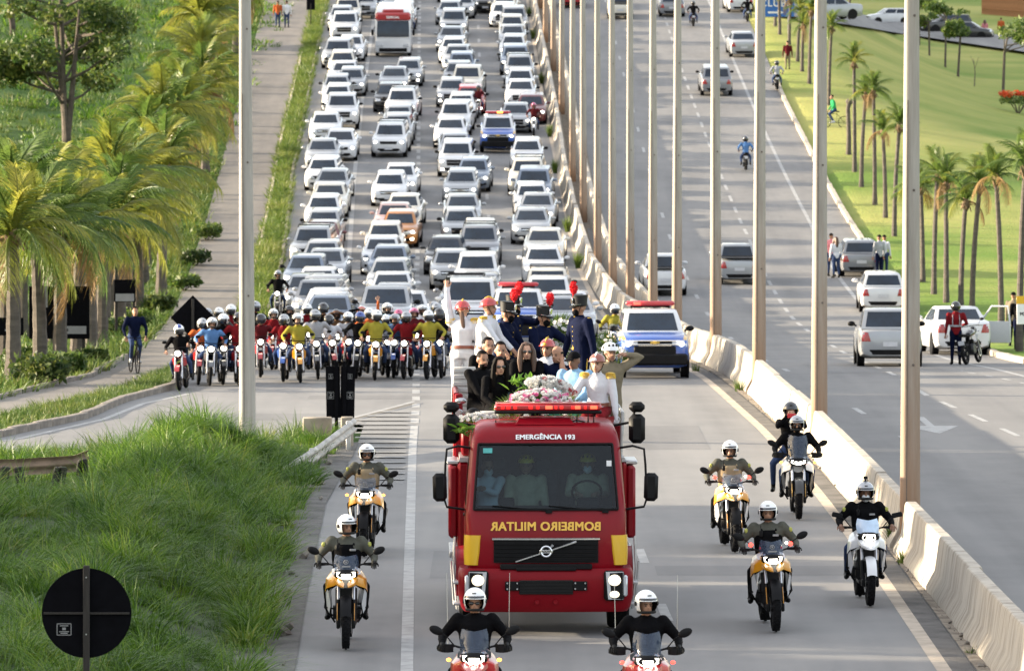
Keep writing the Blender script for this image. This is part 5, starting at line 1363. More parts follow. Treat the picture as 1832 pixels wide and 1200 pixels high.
def ik(s, t, a, b, pole):
    s, t = V(s), V(t); d = t - s; L = min(d.length, (a + b) * .999); d.normalize()
    x = (a * a - b * b + L * L) / (2 * L); h = sqrt(max(0, a * a - x * x))
    p = V(pole) - d * V(pole).dot(d)
    if p.length < 1e-4: p = d.orthogonal()
    p.normalize(); return s + d * x + p * h, s + d * L
def pose(kind='stand', lean=0.0, twist=0.0, hl=None, hr=None, head=(0, 0), seat=.0, knees=None, feet=None, fem=False, side=0.0, spread=1.0):
    """joint positions; figure looks to -Y, its left hand is at +X. head=(yaw,pitch)"""
    k = .94 if fem else 1.0; J = {}
    pz = {'stand': .93 * k, 'sit': seat + .10, 'ride': seat + .10}[kind]
    P = V((0, 0, pz)); J['pelvis'] = P
    up = V((sin(side), -sin(lean), cos(lean) * cos(side))).normalized(); J['up'] = up
    rt = Euler((0, 0, twist)).to_matrix() @ V((1, 0, 0)); J['rt'] = rt
    sw = (.178 if fem else .205)
    J['waist'] = P + up * .16; J['chest'] = P + up * .36 * k; J['neck'] = P + up * .52 * k
    for s, n in ((1, 'l'), (-1, 'r')):
        J['sh' + n] = P + up * .482 * k + rt * s * sw
        J['hip' + n] = P + V((s * .09, 0, -.02))
        if kind == 'stand': J['kn' + n] = V((s * .10 * spread, -.02, .49 * k)); J['an' + n] = V((s * .11 * spread, .02, .08))
        elif kind == 'sit':
            kk = knees or (.11, -.43, seat + .07); J['kn' + n] = V((s * kk[0], kk[1], kk[2])); ff = feet or (.11, -.46, seat - .38); J['an' + n] = V((s * ff[0], ff[1], ff[2]))
        else:
            kk = knees or (.27, -.14, .80); J['kn' + n] = V((s * kk[0], kk[1], kk[2])); ff = feet or (.25, .20, .40); J['an' + n] = V((s * ff[0], ff[1], ff[2]))
        J['toe' + n] = J['an' + n] + V((s * .03, -.17, -.05))
        hand = (hl if s > 0 else hr)
        if hand is None: hand = (P + V((s * (sw + .08), -.06, -.10)))
        e, w = ik(J['sh' + n], hand, .29 * k, .26 * k, V((s * .6, .5, -.6)))
        J['el' + n] = e; J['wr' + n] = w
    hd = J['neck'] + up * .09 + V((0, -.02, .05)); J['head'] = hd; J['hyaw'], J['hpit'] = head
    return J
def limb(mb, pts, rads, n=9):
    P = [V(p) for p in pts]; q = []; r = []
    for i in range(len(P) - 1):
        for k in range(3):
            t = k / 3; q.append(P[i].lerp(P[i + 1], t)); r.append(rads[i] + (rads[i + 1] - rads[i]) * t)
    q.append(P[-1]); r.append(rads[-1]); mb.tube(q, r, n)
    mb.ell(P[0], rads[0], 9, 6); mb.ell(P[-1], rads[-1], 9, 6)
def ringloft(mb, secs, rt, n=14):
    rings = []
    for c, up, w, dp, off in secs:
        fw = up.cross(rt).normalized()
        rings.append([c + rt * (cos(2 * pi * i / n) * w) + fw * (sin(2 * pi * i / n) * dp + off) for i in range(n)])
    mb.loft(rings)
def body_mesh(J, fem=False, skirt=False, bulk=1.0, voxel=.021, gloves=False):
    """one continuous surface: loft the masses, fuse them with a voxel remesh, then paint the regions"""
    mb = MB(); rt, up = J['rt'], J['up']; P = J['pelvis']; k = .94 if fem else 1.0; b = bulk
    f = -up.cross(rt)
    if fem: secs = [(P - up * .09, up, .155, .11, 0), (P, up, .172, .125, 0), (J['waist'], up, .128 * b, .100 * b, 0), (J['chest'], up, .150 * b, .125 * b, .01), (P + up * .45 * k, up, .170, .098, 0), (P + up * .50 * k, up, .13, .08, 0), (P + up * .54 * k, up, .07, .056, 0)]
    else: secs = [(P - up * .09, up, .145, .115, 0), (P, up, .165 * b, .125 * b, 0), (J['waist'], up, .155 * b, .118 * b, 0), (J['chest'], up, .185 * b, .130 * b, .01), (P + up * .44, up, .205 * b, .112 * b, 0), (P + up * .50, up, .165, .092, 0), (P + up * .545, up, .085, .066, 0)]
    ringloft(mb, secs, rt)
    H = J['head']; ry = Euler((J['hpit'], 0, J['hyaw'])).to_matrix()
    limb(mb, [J['neck'] - up * .06, H + V((0, .01, -.06))], [.062, .052])
    def hp(v): return H + ry @ V(v)
    mb.ell(hp((0, .012, .045)), (.076, .094, .10), 14, 10, (J['hpit'], 0, J['hyaw'])); mb.ell(hp((0, -.022, -.03)), (.062, .070, .088), 12, 9, (J['hpit'], 0, J['hyaw']))
    mb.ell(hp((0, -.055, -.085)), (.032, .026, .026), 8, 6); mb.tube([hp((0, -.083, .03)), hp((0, -.112, -.012)), hp((0, -.09, -.024))], [.010, .017, .013], 7)
    for s in (-1, 1): mb.ell(hp((s * .079, .012, .005)), (.014, .024, .034), 8, 6)
    for n, s in (('l', 1), ('r', -1)):
        limb(mb, [J['sh' + n], J['el' + n], J['wr' + n]], [.070 * b * (.88 if fem else 1), .052 * b, .038 * b])
        w = J['wr' + n]; dr = (w - J['el' + n]).normalized()
        limb(mb, [w, w + dr * .085], [.033, .030])
        if not skirt or True:
            limb(mb, [J['hip' + n], J['kn' + n], J['an' + n]], [.098, .066, .045])
        limb(mb, [J['an' + n] + V((0, .03, -.02)), J['an' + n] + V((s * .01, -.07, -.045)), J['toe' + n]], [.048, .046, .038])
    o = bpy.data.objects.new('tmp', mb.mesh('tmp', smooth=False)); col.objects.link(o)
    md = o.modifiers.new('r', 'REMESH'); md.mode = 'VOXEL'; md.voxel_size = voxel
    ms = o.modifiers.new('s', 'SMOOTH'); ms.factor = .5; ms.iterations = 3
    dg = bpy.context.evaluated_depsgraph_get(); me = bpy.data.meshes.new_from_object(o.evaluated_get(dg)); bpy.data.objects.remove(o)
    # regions: 0 skin, 1 top, 2 legs, 3 boots, 4 gloves / hands
    S = []
    def seg(a, b2, r, reg):
        for i in range(6): S.append((V(a).lerp(V(b2), i / 5), r, reg))
    seg(P + up * .02, J['chest'], .15, 1); seg(J['chest'], P + up * .44 * k, .14, 1); seg(J['shl'], J['shr'], .08, 1)
    seg(P - up * .02 + rt * .1, P - up * .02 - rt * .1, .12, 2)
    S.append((H, .10, 0)); S.append((H + V((0, 0, .06)), .09, 0)); S.append((J['neck'] + up * .03, .05, 0))
    for n in 'lr':
        seg(J['sh' + n], J['el' + n], .055, 1 if True else 0); seg(J['el' + n], J['wr' + n].lerp(J['el' + n], .08), .045, 5)
        w = J['wr' + n]; dr = (w - J['el' + n]).normalized(); seg(w + dr * .03, w + dr * .10, .034, 4)
        seg(J['hip' + n], J['kn' + n], .085, 2); seg(J['kn' + n], J['an' + n].lerp(J['kn' + n], .25), .06, 2); seg(J['an' + n], J['toe' + n], .05, 3); S.append((J['an' + n].lerp(J['kn' + n], .12), .05, 3))
    SP = np.array([tuple(p) for p, _, _ in S]); SR = np.array([r for _, r, _ in S]); SG = np.array([g for _, _, g in S])
    npo = len(me.polygons); cen = np.zeros(npo * 3); me.polygons.foreach_get('center', cen); cen = cen.reshape(-1, 3)
    D = np.sqrt(((cen[:, None, :] - SP[None]) ** 2).sum(2)) - SR[None]
    me.polygons.foreach_set('material_index', SG[D.argmin(1)].astype(np.int32)); me.polygons.foreach_set('use_smooth', np.ones(npo, bool))
    # fingers, rooted in the palm, curled
    bm = bmesh.new(); bm.from_mesh(me); fb = MB()
    for n, s in (('l', 1), ('r', -1)):
        w = J['wr' + n]; dr = (w - J['el' + n]).normalized(); sd = dr.cross(V((0, 0, 1)))
        if sd.length < .2: sd = V((1, 0, 0)) - dr * dr.x
        sd.normalize(); dn = sd.cross(dr); dn = dn if dn.z < 0 else -dn
        for j, (o_, l) in enumerate(((-.030, .066), (-.010, .076), (.010, .072), (.030, .056))):
            b0 = w + dr * .085 + sd * o_; fb.tube([b0, b0 + dr * l * .5 + dn * .006, b0 + dr * l * .72 + dn * l * .42, b0 + dr * l * .5 + dn * l * .75], [.010, .0095, .009, .007], 5, mi=4)
        b0 = w + dr * .04 + sd * (-.03 * s); fb.tube([b0, b0 + dr * .03 - sd * (.028 * s) + dn * .01, b0 + dr * .065 - sd * (.030 * s) + dn * .025], [.012, .011, .008], 5, mi=4)
    t2 = fb.mesh('tmp2'); bm.from_mesh(t2); bm.to_mesh(me); bm.free(); bpy.data.meshes.remove(t2)
    me.name = 'person_body'; me.update()
    return me
def dress(me, skin, top, legs, boots, gloves=None, sleeve=None):
    for m in (skin, top, legs, boots, gloves or skin, sleeve or top): me.materials.append(m)
    return me
def face(J, t, glasses=False, mask=None, beard=False, hair='short', hm=None):
    H = J['head']; ry = Euler((J['hpit'], 0, J['hyaw'])).to_matrix(); er = (J['hpit'], 0, J['hyaw'])
    def hp(v): return H + ry @ V(v)
    if glasses:
        mb = MB()
        for s in (-1, 1): mb.ell(hp((s * .033, -.088, .018)), (.030, .012, .021), 10, 6, er); mb.tube([hp((s * .06, -.078, .024)), hp((s * .082, .01, .02))], .005, 5)
        mb.tube([hp((-.012, -.095, .022)), hp((.012, -.095, .022))], .005, 5); obj('sunglasses', mb, M_SUNG, t)
    else:
        mb = MB()
        for s in (-1, 1): mb.ell(hp((s * .031, -.081, .018)), (.013, .009, .008), 8, 5, er); mb.tube([hp((s * .013, -.092, .036)), hp((s * .048, -.079, .038))], [.005, .004], 5)
        obj('eye', mb, M_EYE, t)['kind'] = 'stuff'
    if mask: mb = MB(); mb.ell(hp((0, -.055, -.045)), (.062, .056, .062), 12, 8, er); obj('face_mask', mb, mask, t)
    else:
        mb = MB(); mb.ell(hp((0, -.092, -.052)), (.024, .008, .007), 8, 5, er); obj('mouth', mb, mat('lips', (.24, .08, .07), .5), t)
    if beard: mb = MB(); mb.ell(hp((0, -.036, -.058)), (.064, .062, .062), 12, 8, er, keep=lambda d: d[1] < .5 and d[2] < .35); obj('beard', mb, hm or M_HAIR, t)
    if hair == 'short': mb = MB(); mb.ell(hp((0, .018, .055)), (.084, .100, .104), 14, 10, er, keep=lambda d: d[2] > -.15 and (d[1] > -.55 or d[2] > .55)); obj('hair', mb, hm or M_HAIR, t)
    if hair == 'bald': mb = MB(); mb.ell(hp((0, .022, .035)), (.083, .096, .085), 14, 10, er, keep=lambda d: -.5 < d[2] < .45 and d[1] > -.45); obj('hair', mb, hm or M_HAIR, t)
    if hair == 'long':
        mb = MB(); mb.ell(hp((0, .018, .055)), (.090, .104, .106), 14, 10, er, keep=lambda d: d[2] > -.3 and (d[1] > -.5 or d[2] > .6))
        for s in (-1, 1):
            mb.tube([hp((s * .05, -.03, .13)), hp((s * .088, -.035, .03)), hp((s * .098, -.05, -.12)), hp((s * .095, -.07, -.27))], [.022, .034, .040, .020], 8)
        mb.tube([hp((0, .07, .08)), hp((0, .10, -.08)), hp((0, .10, -.28))], [.07, .085, .05], 10); obj('hair', mb, hm or M_HAIRB, t)
    if hair == 'tail': mb = MB(); mb.tube([hp((0, .10, -.02)), hp((-.02, .15, -.16)), hp((-.05, .14, -.36))], [.03, .032, .012], 7); obj('ponytail', mb, hm or M_HAIRB, t)
def helmet_moto(J, t, m, visor='open', band=None, cam=False):
    H = J['head'] + V((0, 0, .03)); er = Euler((J['hpit'], 0, J['hyaw'])); ry = er.to_matrix()
    mx = M.Translation(H) @ ry.to_4x4()
    full = visor in ('full', 'dark', 'clear')
    def keep(d):
        az = atan2(d[0], -d[1]); el = math.asin(max(-1, min(1, d[2])))
        op = abs(az) < 1.02 and (-.62 if full else -1.3) < el < .22
        return not op and d[2] > -.74
    mb = MB(); mb.ell((0, 0, .02), (.138, .160, .152), 32, 20, keep=keep)
    mb.v = [mx @ p for p in mb.v]; h = obj('helmet', mb, m, t)
    mb = MB(); mb.ell((0, 0, .018), (.131, .153, .145), 24, 16, keep=lambda d: keep(d) and True); mb.torus((0, -.02, -.088), (0, 0, 1), .10, .018, 20, 6); mb.v = [mx @ p for p in mb.v]; obj('liner', mb, M_LINER, h)
    mb = MB()
    if visor in ('dark', 'clear'): mb.ell((0, -.004, .0), (.137, .160, .135), 24, 16, keep=lambda d: abs(atan2(d[0], -d[1])) < 1.05 and -.50 < math.asin(max(-1, min(1, d[2]))) < .32)
    else: mb.ell((0, -.004, .03), (.140, .163, .150), 24, 18, keep=lambda d: abs(atan2(d[0], -d[1])) < 1.0 and .16 < math.asin(max(-1, min(1, d[2]))) < .42)
    mb.v = [mx @ p for p in mb.v]; obj('visor', mb, M_VISOR, h)
    mb = MB()
    for s in (-1, 1): mb.cyl((s * .135, -.02, .01), (1, 0, 0), .028, .016, 12)
    mb.box((0, -.128, .112), (.05, .02, .012), bev=.004); mb.v = [mx @ p for p in mb.v]; obj('vent', mb, M_TRIM, h)['kind'] = 'stuff'
    if band: mb = MB(); mb.ell((0, 0, .022), (.1395, .1615, .1535), 32, 24, keep=lambda d: abs(d[0]) < .34 and d[2] > .35); mb.v = [mx @ p for p in mb.v]; obj('stripe', mb, band, h)
    if cam: mb = MB(); mb.box((0, -.02, .225), (.062, .034, .046), bev=.006); mb.cyl((0, -.04, .225), (0, 1, 0), .014, .016, 10); mb.tube([(0, 0, .165), (0, -.01, .20)], .012, 6); mb.tube([(-.05, 0, .18), (.05, 0, .18)], .008, 5); mb.v = [mx @ p for p in mb.v]; obj('action_camera', mb, M_TRIM, h)
def hat(J, t, kind, m=None):
    H = J['head']; ry = Euler((J['hpit'], 0, J['hyaw'])).to_matrix(); mx = M.Translation(H) @ ry.to_4x4()
    def fin(mb, n, m_, par=None): mb.v = [mx @ p for p in mb.v]; return obj(n, mb, m_, par or t)
    if kind == 'fire':      # old-style domed fire helmet with brim and comb
        mb = MB(); mb.ell((0, .01, .055), (.110, .132, .112), 20, 12, keep=lambda d: d[2] > -.12)
        mb.tube([(cos(a) * .112, .01 + sin(a) * .136, .048 - .02 * sin(a)) for a in np.linspace(0, 2 * pi, 25)], .014, 6, flat=.6); h = fin(mb, 'helmet', m or M_HELR)
        mb = MB(); mb.tube([(0, -.11 + .23 * i / 8, .055 + .122 * sin(pi * (i + .6) / 9.2)) for i in range(9)], .013, 6); mb.ell((0, -.118, .085), (.03, .014, .035), 8, 6); fin(mb, 'comb', M_GOLDB if m is None else M_HELW, h)
        mb = MB()
        for s in (-1, 1): mb.tube([(s * .098, -.01, .03), (s * .075, -.04, -.05), (s * .03, -.065, -.10)], .006, 5)
        fin(mb, 'strap', M_LEATHER, h)
    elif kind == 'shako':
        mb = MB(); mb.tube([(0, .01, .045), (0, .012, .10), (0, .015, .20)], [.106, .108, .118], 18); h = fin(mb, 'shako', M_BLACKH)
        mb = MB(); mb.ell((0, -.10, .045), (.085, .055, .012), 14, 6, (.35, 0, 0)); mb.tube([(0, .015, .195), (0, .015, .205)], .121, 18); mb.tube([(0, .01, .045), (0, .01, .058)], .110, 18); fin(mb, 'peak', M_LEATHER, h)
        mb = MB(); mb.box((0, -.112, .13), (.07, .02, .09), bev=.012); mb.tube([(-.112, -.02, .075), (-.07, -.085, .065), (0, -.112, .062), (.07, -.085, .065), (.112, -.02, .075)], .009, 6); fin(mb, 'badge', M_CHROME, h)
        mb = MB(); rs = random.Random(4); mb.ell((0, -.075, .315), (.048, .048, .085), 12, 10)
        for i in range(150):
            a = rs.random() * 6.28; z = rs.uniform(-1, 1); w = sqrt(1 - z * z); p = V((cos(a) * w * .046, -.075 + sin(a) * w * .046, .315 + z * .083)); q = V((cos(a) * w, sin(a) * w, z + .3)); mb.tube([p, p + q * .022], [.009, .002], 4, False)
        mb.tube([(0, -.095, .17), (0, -.078, .25)], .010, 6, mi=0); fin(mb, 'plume', M_PLUME, h)
        mb = MB()
        for s in (-1, 1): mb.tube([(s * .10, -.02, .05), (s * .08, -.045, -.04), (s * .03, -.07, -.09)], .005, 5)
        fin(mb, 'strap', M_LEATHER, h)
    elif kind == 'cap':
        mb = MB(); mb.ell((0, .01, .06), (.092, .108, .095), 16, 10, keep=lambda d: d[2] > -.05); h = fin(mb, 'cap', m or C['black'])
        mb = MB(); mb.ell((0, -.125, .058), (.072, .075, .010), 14, 6, (.15, 0, 0)); fin(mb, 'brim', m or C['black'], h)
    elif kind == 'climb':
        mb = MB(); mb.ell((0, .005, .06), (.118, .138, .118), 20, 12, keep=lambda d: d[2] > -.1); h = fin(mb, 'helmet', m or M_HELW)
        mb = MB()
        for s in (-1, 0, 1): mb.ell((s * .055, -.10 if s == 0 else -.085, .125), (.016, .02, .034), 8, 5, (.6, 0, 0))
        for s in (-1, 1): mb.ell((s * .106, -.02, .09), (.012, .03, .03), 8, 5)
        fin(mb, 'vent', M_TRIM, h)['kind'] = 'stuff'
        mb = MB()
        for s in (-1, 1): mb.tube([(s * .105, 0, .02), (s * .07, -.05, -.06), (s * .02, -.07, -.10)], .006, 5)
        fin(mb, 'strap', M_LEATHER, h)
M_BLACKH = mat('shako_felt', (.004, .0045, .007), .55, var=.2, vs=10)
def vest(J, t, m, name='vest', fem=False, badge=True):
    rt, up, P = J['rt'], J['up'], J['pelvis']
    mb = MB(); ringloft(mb, [(P + up * .08, up, .188, .148, .0), (P + up * .22, up, .204, .160, .0), (P + up * .37, up, .212, .160, .01), (P + up * .46, up, .170, .128, .0)], rt, 18)
    for s in (-1, 1): mb.tube([P + up * .42 + rt * s * .10 + V((0, -.10, 0)), P + up * .505 + rt * s * .10, P + up * .42 + rt * s * .10 + V((0, .10, 0))], .024, 6, flat=1.5)
    v = obj(name, mb, m, t, ang=50, bevel=.008)
    mb = MB()
    for z in (.16, .25): mb.box(P + up * z + V((0, -.150, 0)), (.26, .03, .06), bev=.01)
    for s in (-1, 1): mb.box(P + up * .15 + V((s * .10, -.158, 0)), (.085, .045, .11), bev=.014)
    obj('pouch', mb, m, v)['kind'] = 'stuff'
    return v
def belt(J, t, m, buckle=M_GOLD):
    rt, up, P = J['rt'], J['up'], J['pelvis']
    mb = MB(); ringloft(mb, [(P + up * .055, up, .176, .136, 0), (P + up * .105, up, .172, .133, 0)], rt, 20); b = obj('belt', mb, m, t, ang=50)
    mb = MB(); mb.box(P + up * .08 + V((0, -.137, 0)), (.05, .015, .045), bev=.006); obj('buckle', mb, buckle, b)
def epaulettes(J, t, both=True):
    for s, n in ((1, 'l'), (-1, 'r')):
        c = J['sh' + n] + J['up'] * .062; mb = MB(); mb.ell(c + V((0, -.01, .0)), (.060, .056, .016), 12, 6)
        for i in range(22):
            a = 2 * pi * i / 22; p = c + V((cos(a) * .056, sin(a) * .052, 0)); mb.tube([p, p + V((cos(a) * .014, sin(a) * .014, -.075))], [.008, .006], 5)
        obj('epaulette', mb, M_GOLDB, t)
    
def person(label, loc, rz, J, skin, top, legs, boots=None, gloves=None, sleeve=None, fem=False, group=None, bulk=1.0, cache=None, rx=0.0, name='person', voxel=.021):
    t = thing(name, label, 'person', loc, (rx, 0, rz), group)
    if cache and cache in BODY: me = BODY[cache].copy()
    else:
        me = body_mesh(J, fem, bulk=bulk, voxel=voxel)
        if cache: BODY[cache] = me.copy()
    dress(me, skin, top, legs, boots or M_LEATHER, gloves, sleeve)
    obj('body', me, None, t)
    return t
BODY = {}
# ================================================================== MOTORCYCLES
def mp(name, c, coat=.8, rough=.3, metal=0): return paint('moto_' + name, c, coat, rough, .05, metal)
MY = mp('yellow', (.60, .25, .008)); MW = mp('white', (.70, .71, .73)); MR = mp('red', (.38, .015, .02)); MB_ = mp('black', (.007, .007, .008)); MBL = mp('blue', (.02, .09, .38)); MG = mp('grey', (.10, .105, .12)); MGL = mp('gold', (.50, .28, .04), metal=.5)
M_ENG = mat('engine_metal', (.022, .022, .024), .45, .7, var=.3, vs=10); M_ALU = mat('fork_alloy', (.50, .50, .52), .3, .9, var=.1); M_SEAT = mat('seat_vinyl', (.006, .006, .007), .7, var=.2, spec=.15)
def screen_mat():
    m, n, l = nodes_of('windscreen_plastic'); out = n['Material Output']; b = n['Principled BSDF']
    b.inputs['Base Color'].default_value = (.10, .14, .22, 1); b.inputs['Roughness'].default_value = .08; b.inputs['Specular IOR Level'].default_value = .8
    nz = N(n, 'ShaderNodeTexNoise', Scale=14, Detail=3); tcx = N(n, 'ShaderNodeTexCoord'); l.new(tcx.outputs['Object'], nz.inputs['Vector'])
    mr = N(n, 'ShaderNodeMapRange'); mr.inputs['To Min'].default_value = .25; mr.inputs['To Max'].default_value = .42; l.new(nz.outputs['Fac'], mr.inputs[0])
    tr = N(n, 'ShaderNodeBsdfTransparent'); tr.inputs['Color'].default_value = (.75, .82, .92, 1); mx = N(n, 'ShaderNodeMixShader')
    l.new(mr.outputs[0], mx.inputs[0]); l.new(b.outputs[0], mx.inputs[2]); l.new(tr.outputs[0], mx.inputs[1])
    l.new(mx.outputs[0], out.inputs['Surface']); return m
M_SCREEN = screen_mat()
def wheel(r, w, front, parent, loc, yaw=0, hub=M_ENG, knob=True):
    mb = MB(); mb.torus((0, 0, 0), (1, 0, 0), r - w * .5, w * .5, 40, 10, sq=1.0)
    if knob:
        for i in range(30):
            a = 2 * pi * i / 30
            for s in (-1, 0, 1): mb.box((s * w * .30, cos(a + s * .1) * (r - .004 - abs(s) * w * .10), sin(a + s * .1) * (r - .004 - abs(s) * w * .10)), (w * .26, .026, .016), rot=(-a - s * .1 + pi / 2 + pi / 2, 0, 0))
    t = obj('wheel', mb, M_TYRE, parent, loc, (0, 0, yaw), ang=50)
    mb = MB(); mb.torus((0, 0, 0), (1, 0, 0), r - w * .98, w * .16, 32, 6, sq=2.0); mb.cyl((0, 0, 0), (1, 0, 0), .055, .13, 14)
    for i in range(16):
        a = 2 * pi * i / 16; s = 1 if i % 2 else -1; mb.tube([(s * .045, cos(a + .2) * .05, sin(a + .2) * .05), (s * .01, cos(a) * (r - w), sin(a) * (r - w))], .0045, 4, False)
    obj('rim', mb, hub, t)
    if front:
        mb = MB()
        for s in (-1, 1): mb.torus((s * .075, 0, 0), (1, 0, 0), .125, .022, 26, 4, sq=.15)
        obj('brake_disc', mb, M_ALU, t)['kind'] = 'stuff'
    return t
def adventure_bike(label, x, d, rz, col1=MY, col2=MW, fork=MY, mirror_shape=0, signals=None, guards=False, strobes=None, tall=False, emblem=True, group='escort motorcycles', roll=0.0, head='gs', whip=False, boxes=False, beak=True):
    t = thing('motorcycle', label, 'motorcycle', (x, d, zr(d) + .02), (slope(d), roll, rz), group)
    wheel(.345, .115, True, t, (0, -.80, .345)); wheel(.325, .155, False, t, (0, .76, .325))
    for s in (-1, 1):
        mb = MB(); mb.tube([(s * .105, -.80, .34), (s * .105, -.66, .66)], .030, 10); mb.box((s * .105, -.82, .34), (.05, .10, .12), bev=.015); mb.tube([(s * .105, -.66, .66), (s * .105, -.45, 1.06)], .023, 10, mi=1)
        f_ = obj('fork_leg', mb, [M_TRIM, M_ALU], t)
        if fork: mb = MB(); mb.box((s * .118, -.785, .50), (.012, .035, .26), rot=(-.42, 0, 0), bev=.004); obj('fork_decal', mb, fork, f_)
    mb = MB(); mb.grid(lambda u, v: V(((u - .5) * .15, -.80 + .37 * sin(-1.25 + 1.9 * v) * 1.0 + .0, .345 + .375 * cos(-1.25 + 1.9 * v) + .02 * (1 - (2 * u - 1) ** 2))), 6, 12); obj('front_mudguard', mb, M_TRIM if head == 'gs' else col2, t)
    # beak
    if beak:
        mb = MB(); rings = []
        for y, w, z, h in [(-1.00, .03, .845, .012), (-.92, .075, .85, .03), (-.80, .115, .865, .05), (-.66, .14, .885, .07)]:
            rings.append([V((w * cos(a), y, z + h * sin(a) * (1 if sin(a) > 0 else .5))) for a in np.linspace(0, 2 * pi, 13)[:-1]])
        mb.loft(rings); obj('beak', mb, M_TRIM if col1 is MY else col1, t)
        for s in (-1, 1):
            mb = MB(); mb.add([(s * .03, -.985, .865), (s * .12, -.83, .905), (s * .16, -.64, .955), (s * .09, -.66, .975), (s * .02, -.86, .90)], [(0, 1, 2, 3, 4)]); mb.add([(s * .03, -.985, .85), (s * .125, -.83, .875), (s * .17, -.63, .90), (s * .16, -.64, .955), (s * .12, -.83, .905), (s * .03, -.985, .865)], [(0, 1, 4, 5), (1, 2, 3, 4)]); obj('beak_panel', mb, col1, t)
    # side shrouds: upper coloured, lower pale
    for s in (-1, 1):
        mb = MB(); o1 = [(.13, -.62, .99), (.245, -.50, .94), (.285, -.28, .93), (.24, .02, .97), (.15, -.05, 1.07), (.12, -.42, 1.08)]; i1 = [(.14, -.60, .86), (.275, -.47, .80), (.30, -.30, .72), (.24, -.02, .82)]
        mb.add([(s * a, b, c) for a, b, c in o1 + i1], [(0, 1, 2, 3, 4, 5), (0, 6, 7, 1), (1, 7, 8, 2), (2, 8, 9, 3)]); obj('tank_shroud', mb, col1, t, bevel=.02, bseg=2, bang=15)
        mb = MB(); mb.add([(s * a, b, c) for a, b, c in [(.255, -.46, .80), (.285, -.34, .73), (.27, -.22, .50), (.235, -.30, .44), (.215, -.42, .58)]], [(0, 1, 2, 3, 4)]); mb.add([(s * a, b, c) for a, b, c in [(.20, -.40, .80), (.22, -.26, .50), (.27, -.22, .50), (.285, -.34, .73)]], [(0, 1, 2, 3)]); obj('lower_fairing', mb, col2, t)
        mb = MB(); mb.add([(s * a, b, c) for a, b, c in [(.11, -.60, 1.00), (.20, -.48, 1.0), (.20, -.26, 1.05), (.12, -.36, 1.10)]], [(0, 1, 2, 3)]); obj('upper_fairing', mb, col2, t)
    mb = MB(); rings = []
    for y, w, z0, z1 in [(-.45, .12, .80, 1.02), (-.30, .17, .78, 1.09), (-.08, .185, .78, 1.08), (.12, .14, .78, .96), (.22, .10, .78, .90)]:
        rings.append([V((w * cos(a), y, (z0 + z1) / 2 + (z1 - z0) / 2 * sin(a))) for a in np.linspace(0, 2 * pi, 15)[:-1]])
    mb.loft(rings); obj('fuel_tank', mb, MB_ if col1 is MY else col1, t)
    mb = MB(); rings = []
    for y, w, z in [(.08, .10, .90), (.22, .14, .875), (.48, .16, .90), (.80, .12, .96), (.98, .07, .98)]:
        rings.append([V((w * cos(a), y, z + .045 * sin(a))) for a in np.linspace(0, 2 * pi, 13)[:-1]])
    mb.loft(rings); obj('seat', mb, M_SEAT, t)
    mb = MB(); mb.box((0, .02, .48), (.30, .44, .34), bev=.05); mb.tube([(0, -.12, .60), (0, -.28, .74)], [.13, .12], 12); mb.box((0, -.02, .30), (.22, .40, .10), bev=.03); mb.cyl((.16, .08, .42), (1, 0, 0), .10, .06, 16); mb.cyl((-.16, .08, .42), (1, 0, 0), .10, .06, 16); mb.box((0, -.36, .66), (.30, .06, .28), bev=.01); mb.box((0, .40, .60), (.16, .5, .30), bev=.03); obj('engine', mb, M_ENG, t, ang=40)
    mb = MB(); mb.tube([(.10, -.30, .52), (.12, -.34, .36), (.10, 0, .24), (.16, .4, .34), (.20, .55, .48)], .026, 8); mb.tube([(.20, .5, .46), (.225, .95, .62)], [.06, .066], 14); mb.torus((.226, .955, .621), (.02, .95, .3), .045, .012, 14, 6); obj('exhaust', mb, M_ENG, t)
    for s in (-1, 1): mb = MB(); mb.box((s * .07, .55, .335), (.035, .46, .07), bev=.012); obj('swing_arm', mb, M_TRIM, t)
    for s in (-1, 1):
        mb = MB(); mb.tube([(s * .10, -.30, .86), (s * .27, -.26, .74), (s * .30, -.22, .52), (s * .16, -.10, .30)], .014, 7); mb.tube([(s * .30, -.22, .52), (s * .12, -.36, .50)], .012, 6); obj('crash_bar', mb, M_TRIM, t)
        mb = MB(); mb.tube([(s * .12, .20, .36), (s * .27, .20, .37)], .014, 6); mb.box((s * .25, .20, .38), (.10, .05, .02), bev=.005); obj('foot_peg', mb, M_TRIM, t)
    # handlebar, guards, mirrors
    mb = MB(); mb.tube([(-.43, -.22, 1.12), (-.26, -.30, 1.13), (-.10, -.36, 1.09), (.10, -.36, 1.09), (.26, -.30, 1.13), (.43, -.22, 1.12)], .013, 8)
    for s in (-1, 1): mb.tube([(s * .30, -.285, 1.125), (s * .43, -.22, 1.12)], .019, 8); mb.tube([(s * .22, -.36, 1.12), (s * .42, -.33, 1.10)], .007, 5)
    mb.box((0, -.38, 1.02), (.20, .10, .12), bev=.02); obj('handlebar', mb, M_TRIM, t)
    for s in (-1, 1):
        if guards: mb = MB(); mb.grid(lambda u, v: V((s * (.25 + .20 * u), -.40 + .05 * (2 * u - 1) ** 2 + .14 * u ** 4, 1.075 + (.10 * v - .05) * (1 - .5 * u * u) + .03 - .02 * u)), 6, 3); o = obj('hand_guard', mb, M_TRIM, t)
        mb = MB(); mb.tube([(s * .24, -.33, 1.13), (s * .33, -.35, 1.24), (s * .40, -.36, 1.29)], .0075, 6)
        if mirror_shape == 0: mb.ell((s * .455, -.37, 1.315), (.088, .022, .052), 14, 8, (0, -s * .42, 0))
        else: mb.box((s * .45, -.37, 1.315), (.16, .03, .075), rot=(0, -s * .2, 0), bev=.014)
        obj('mirror', mb, M_TRIM, t)
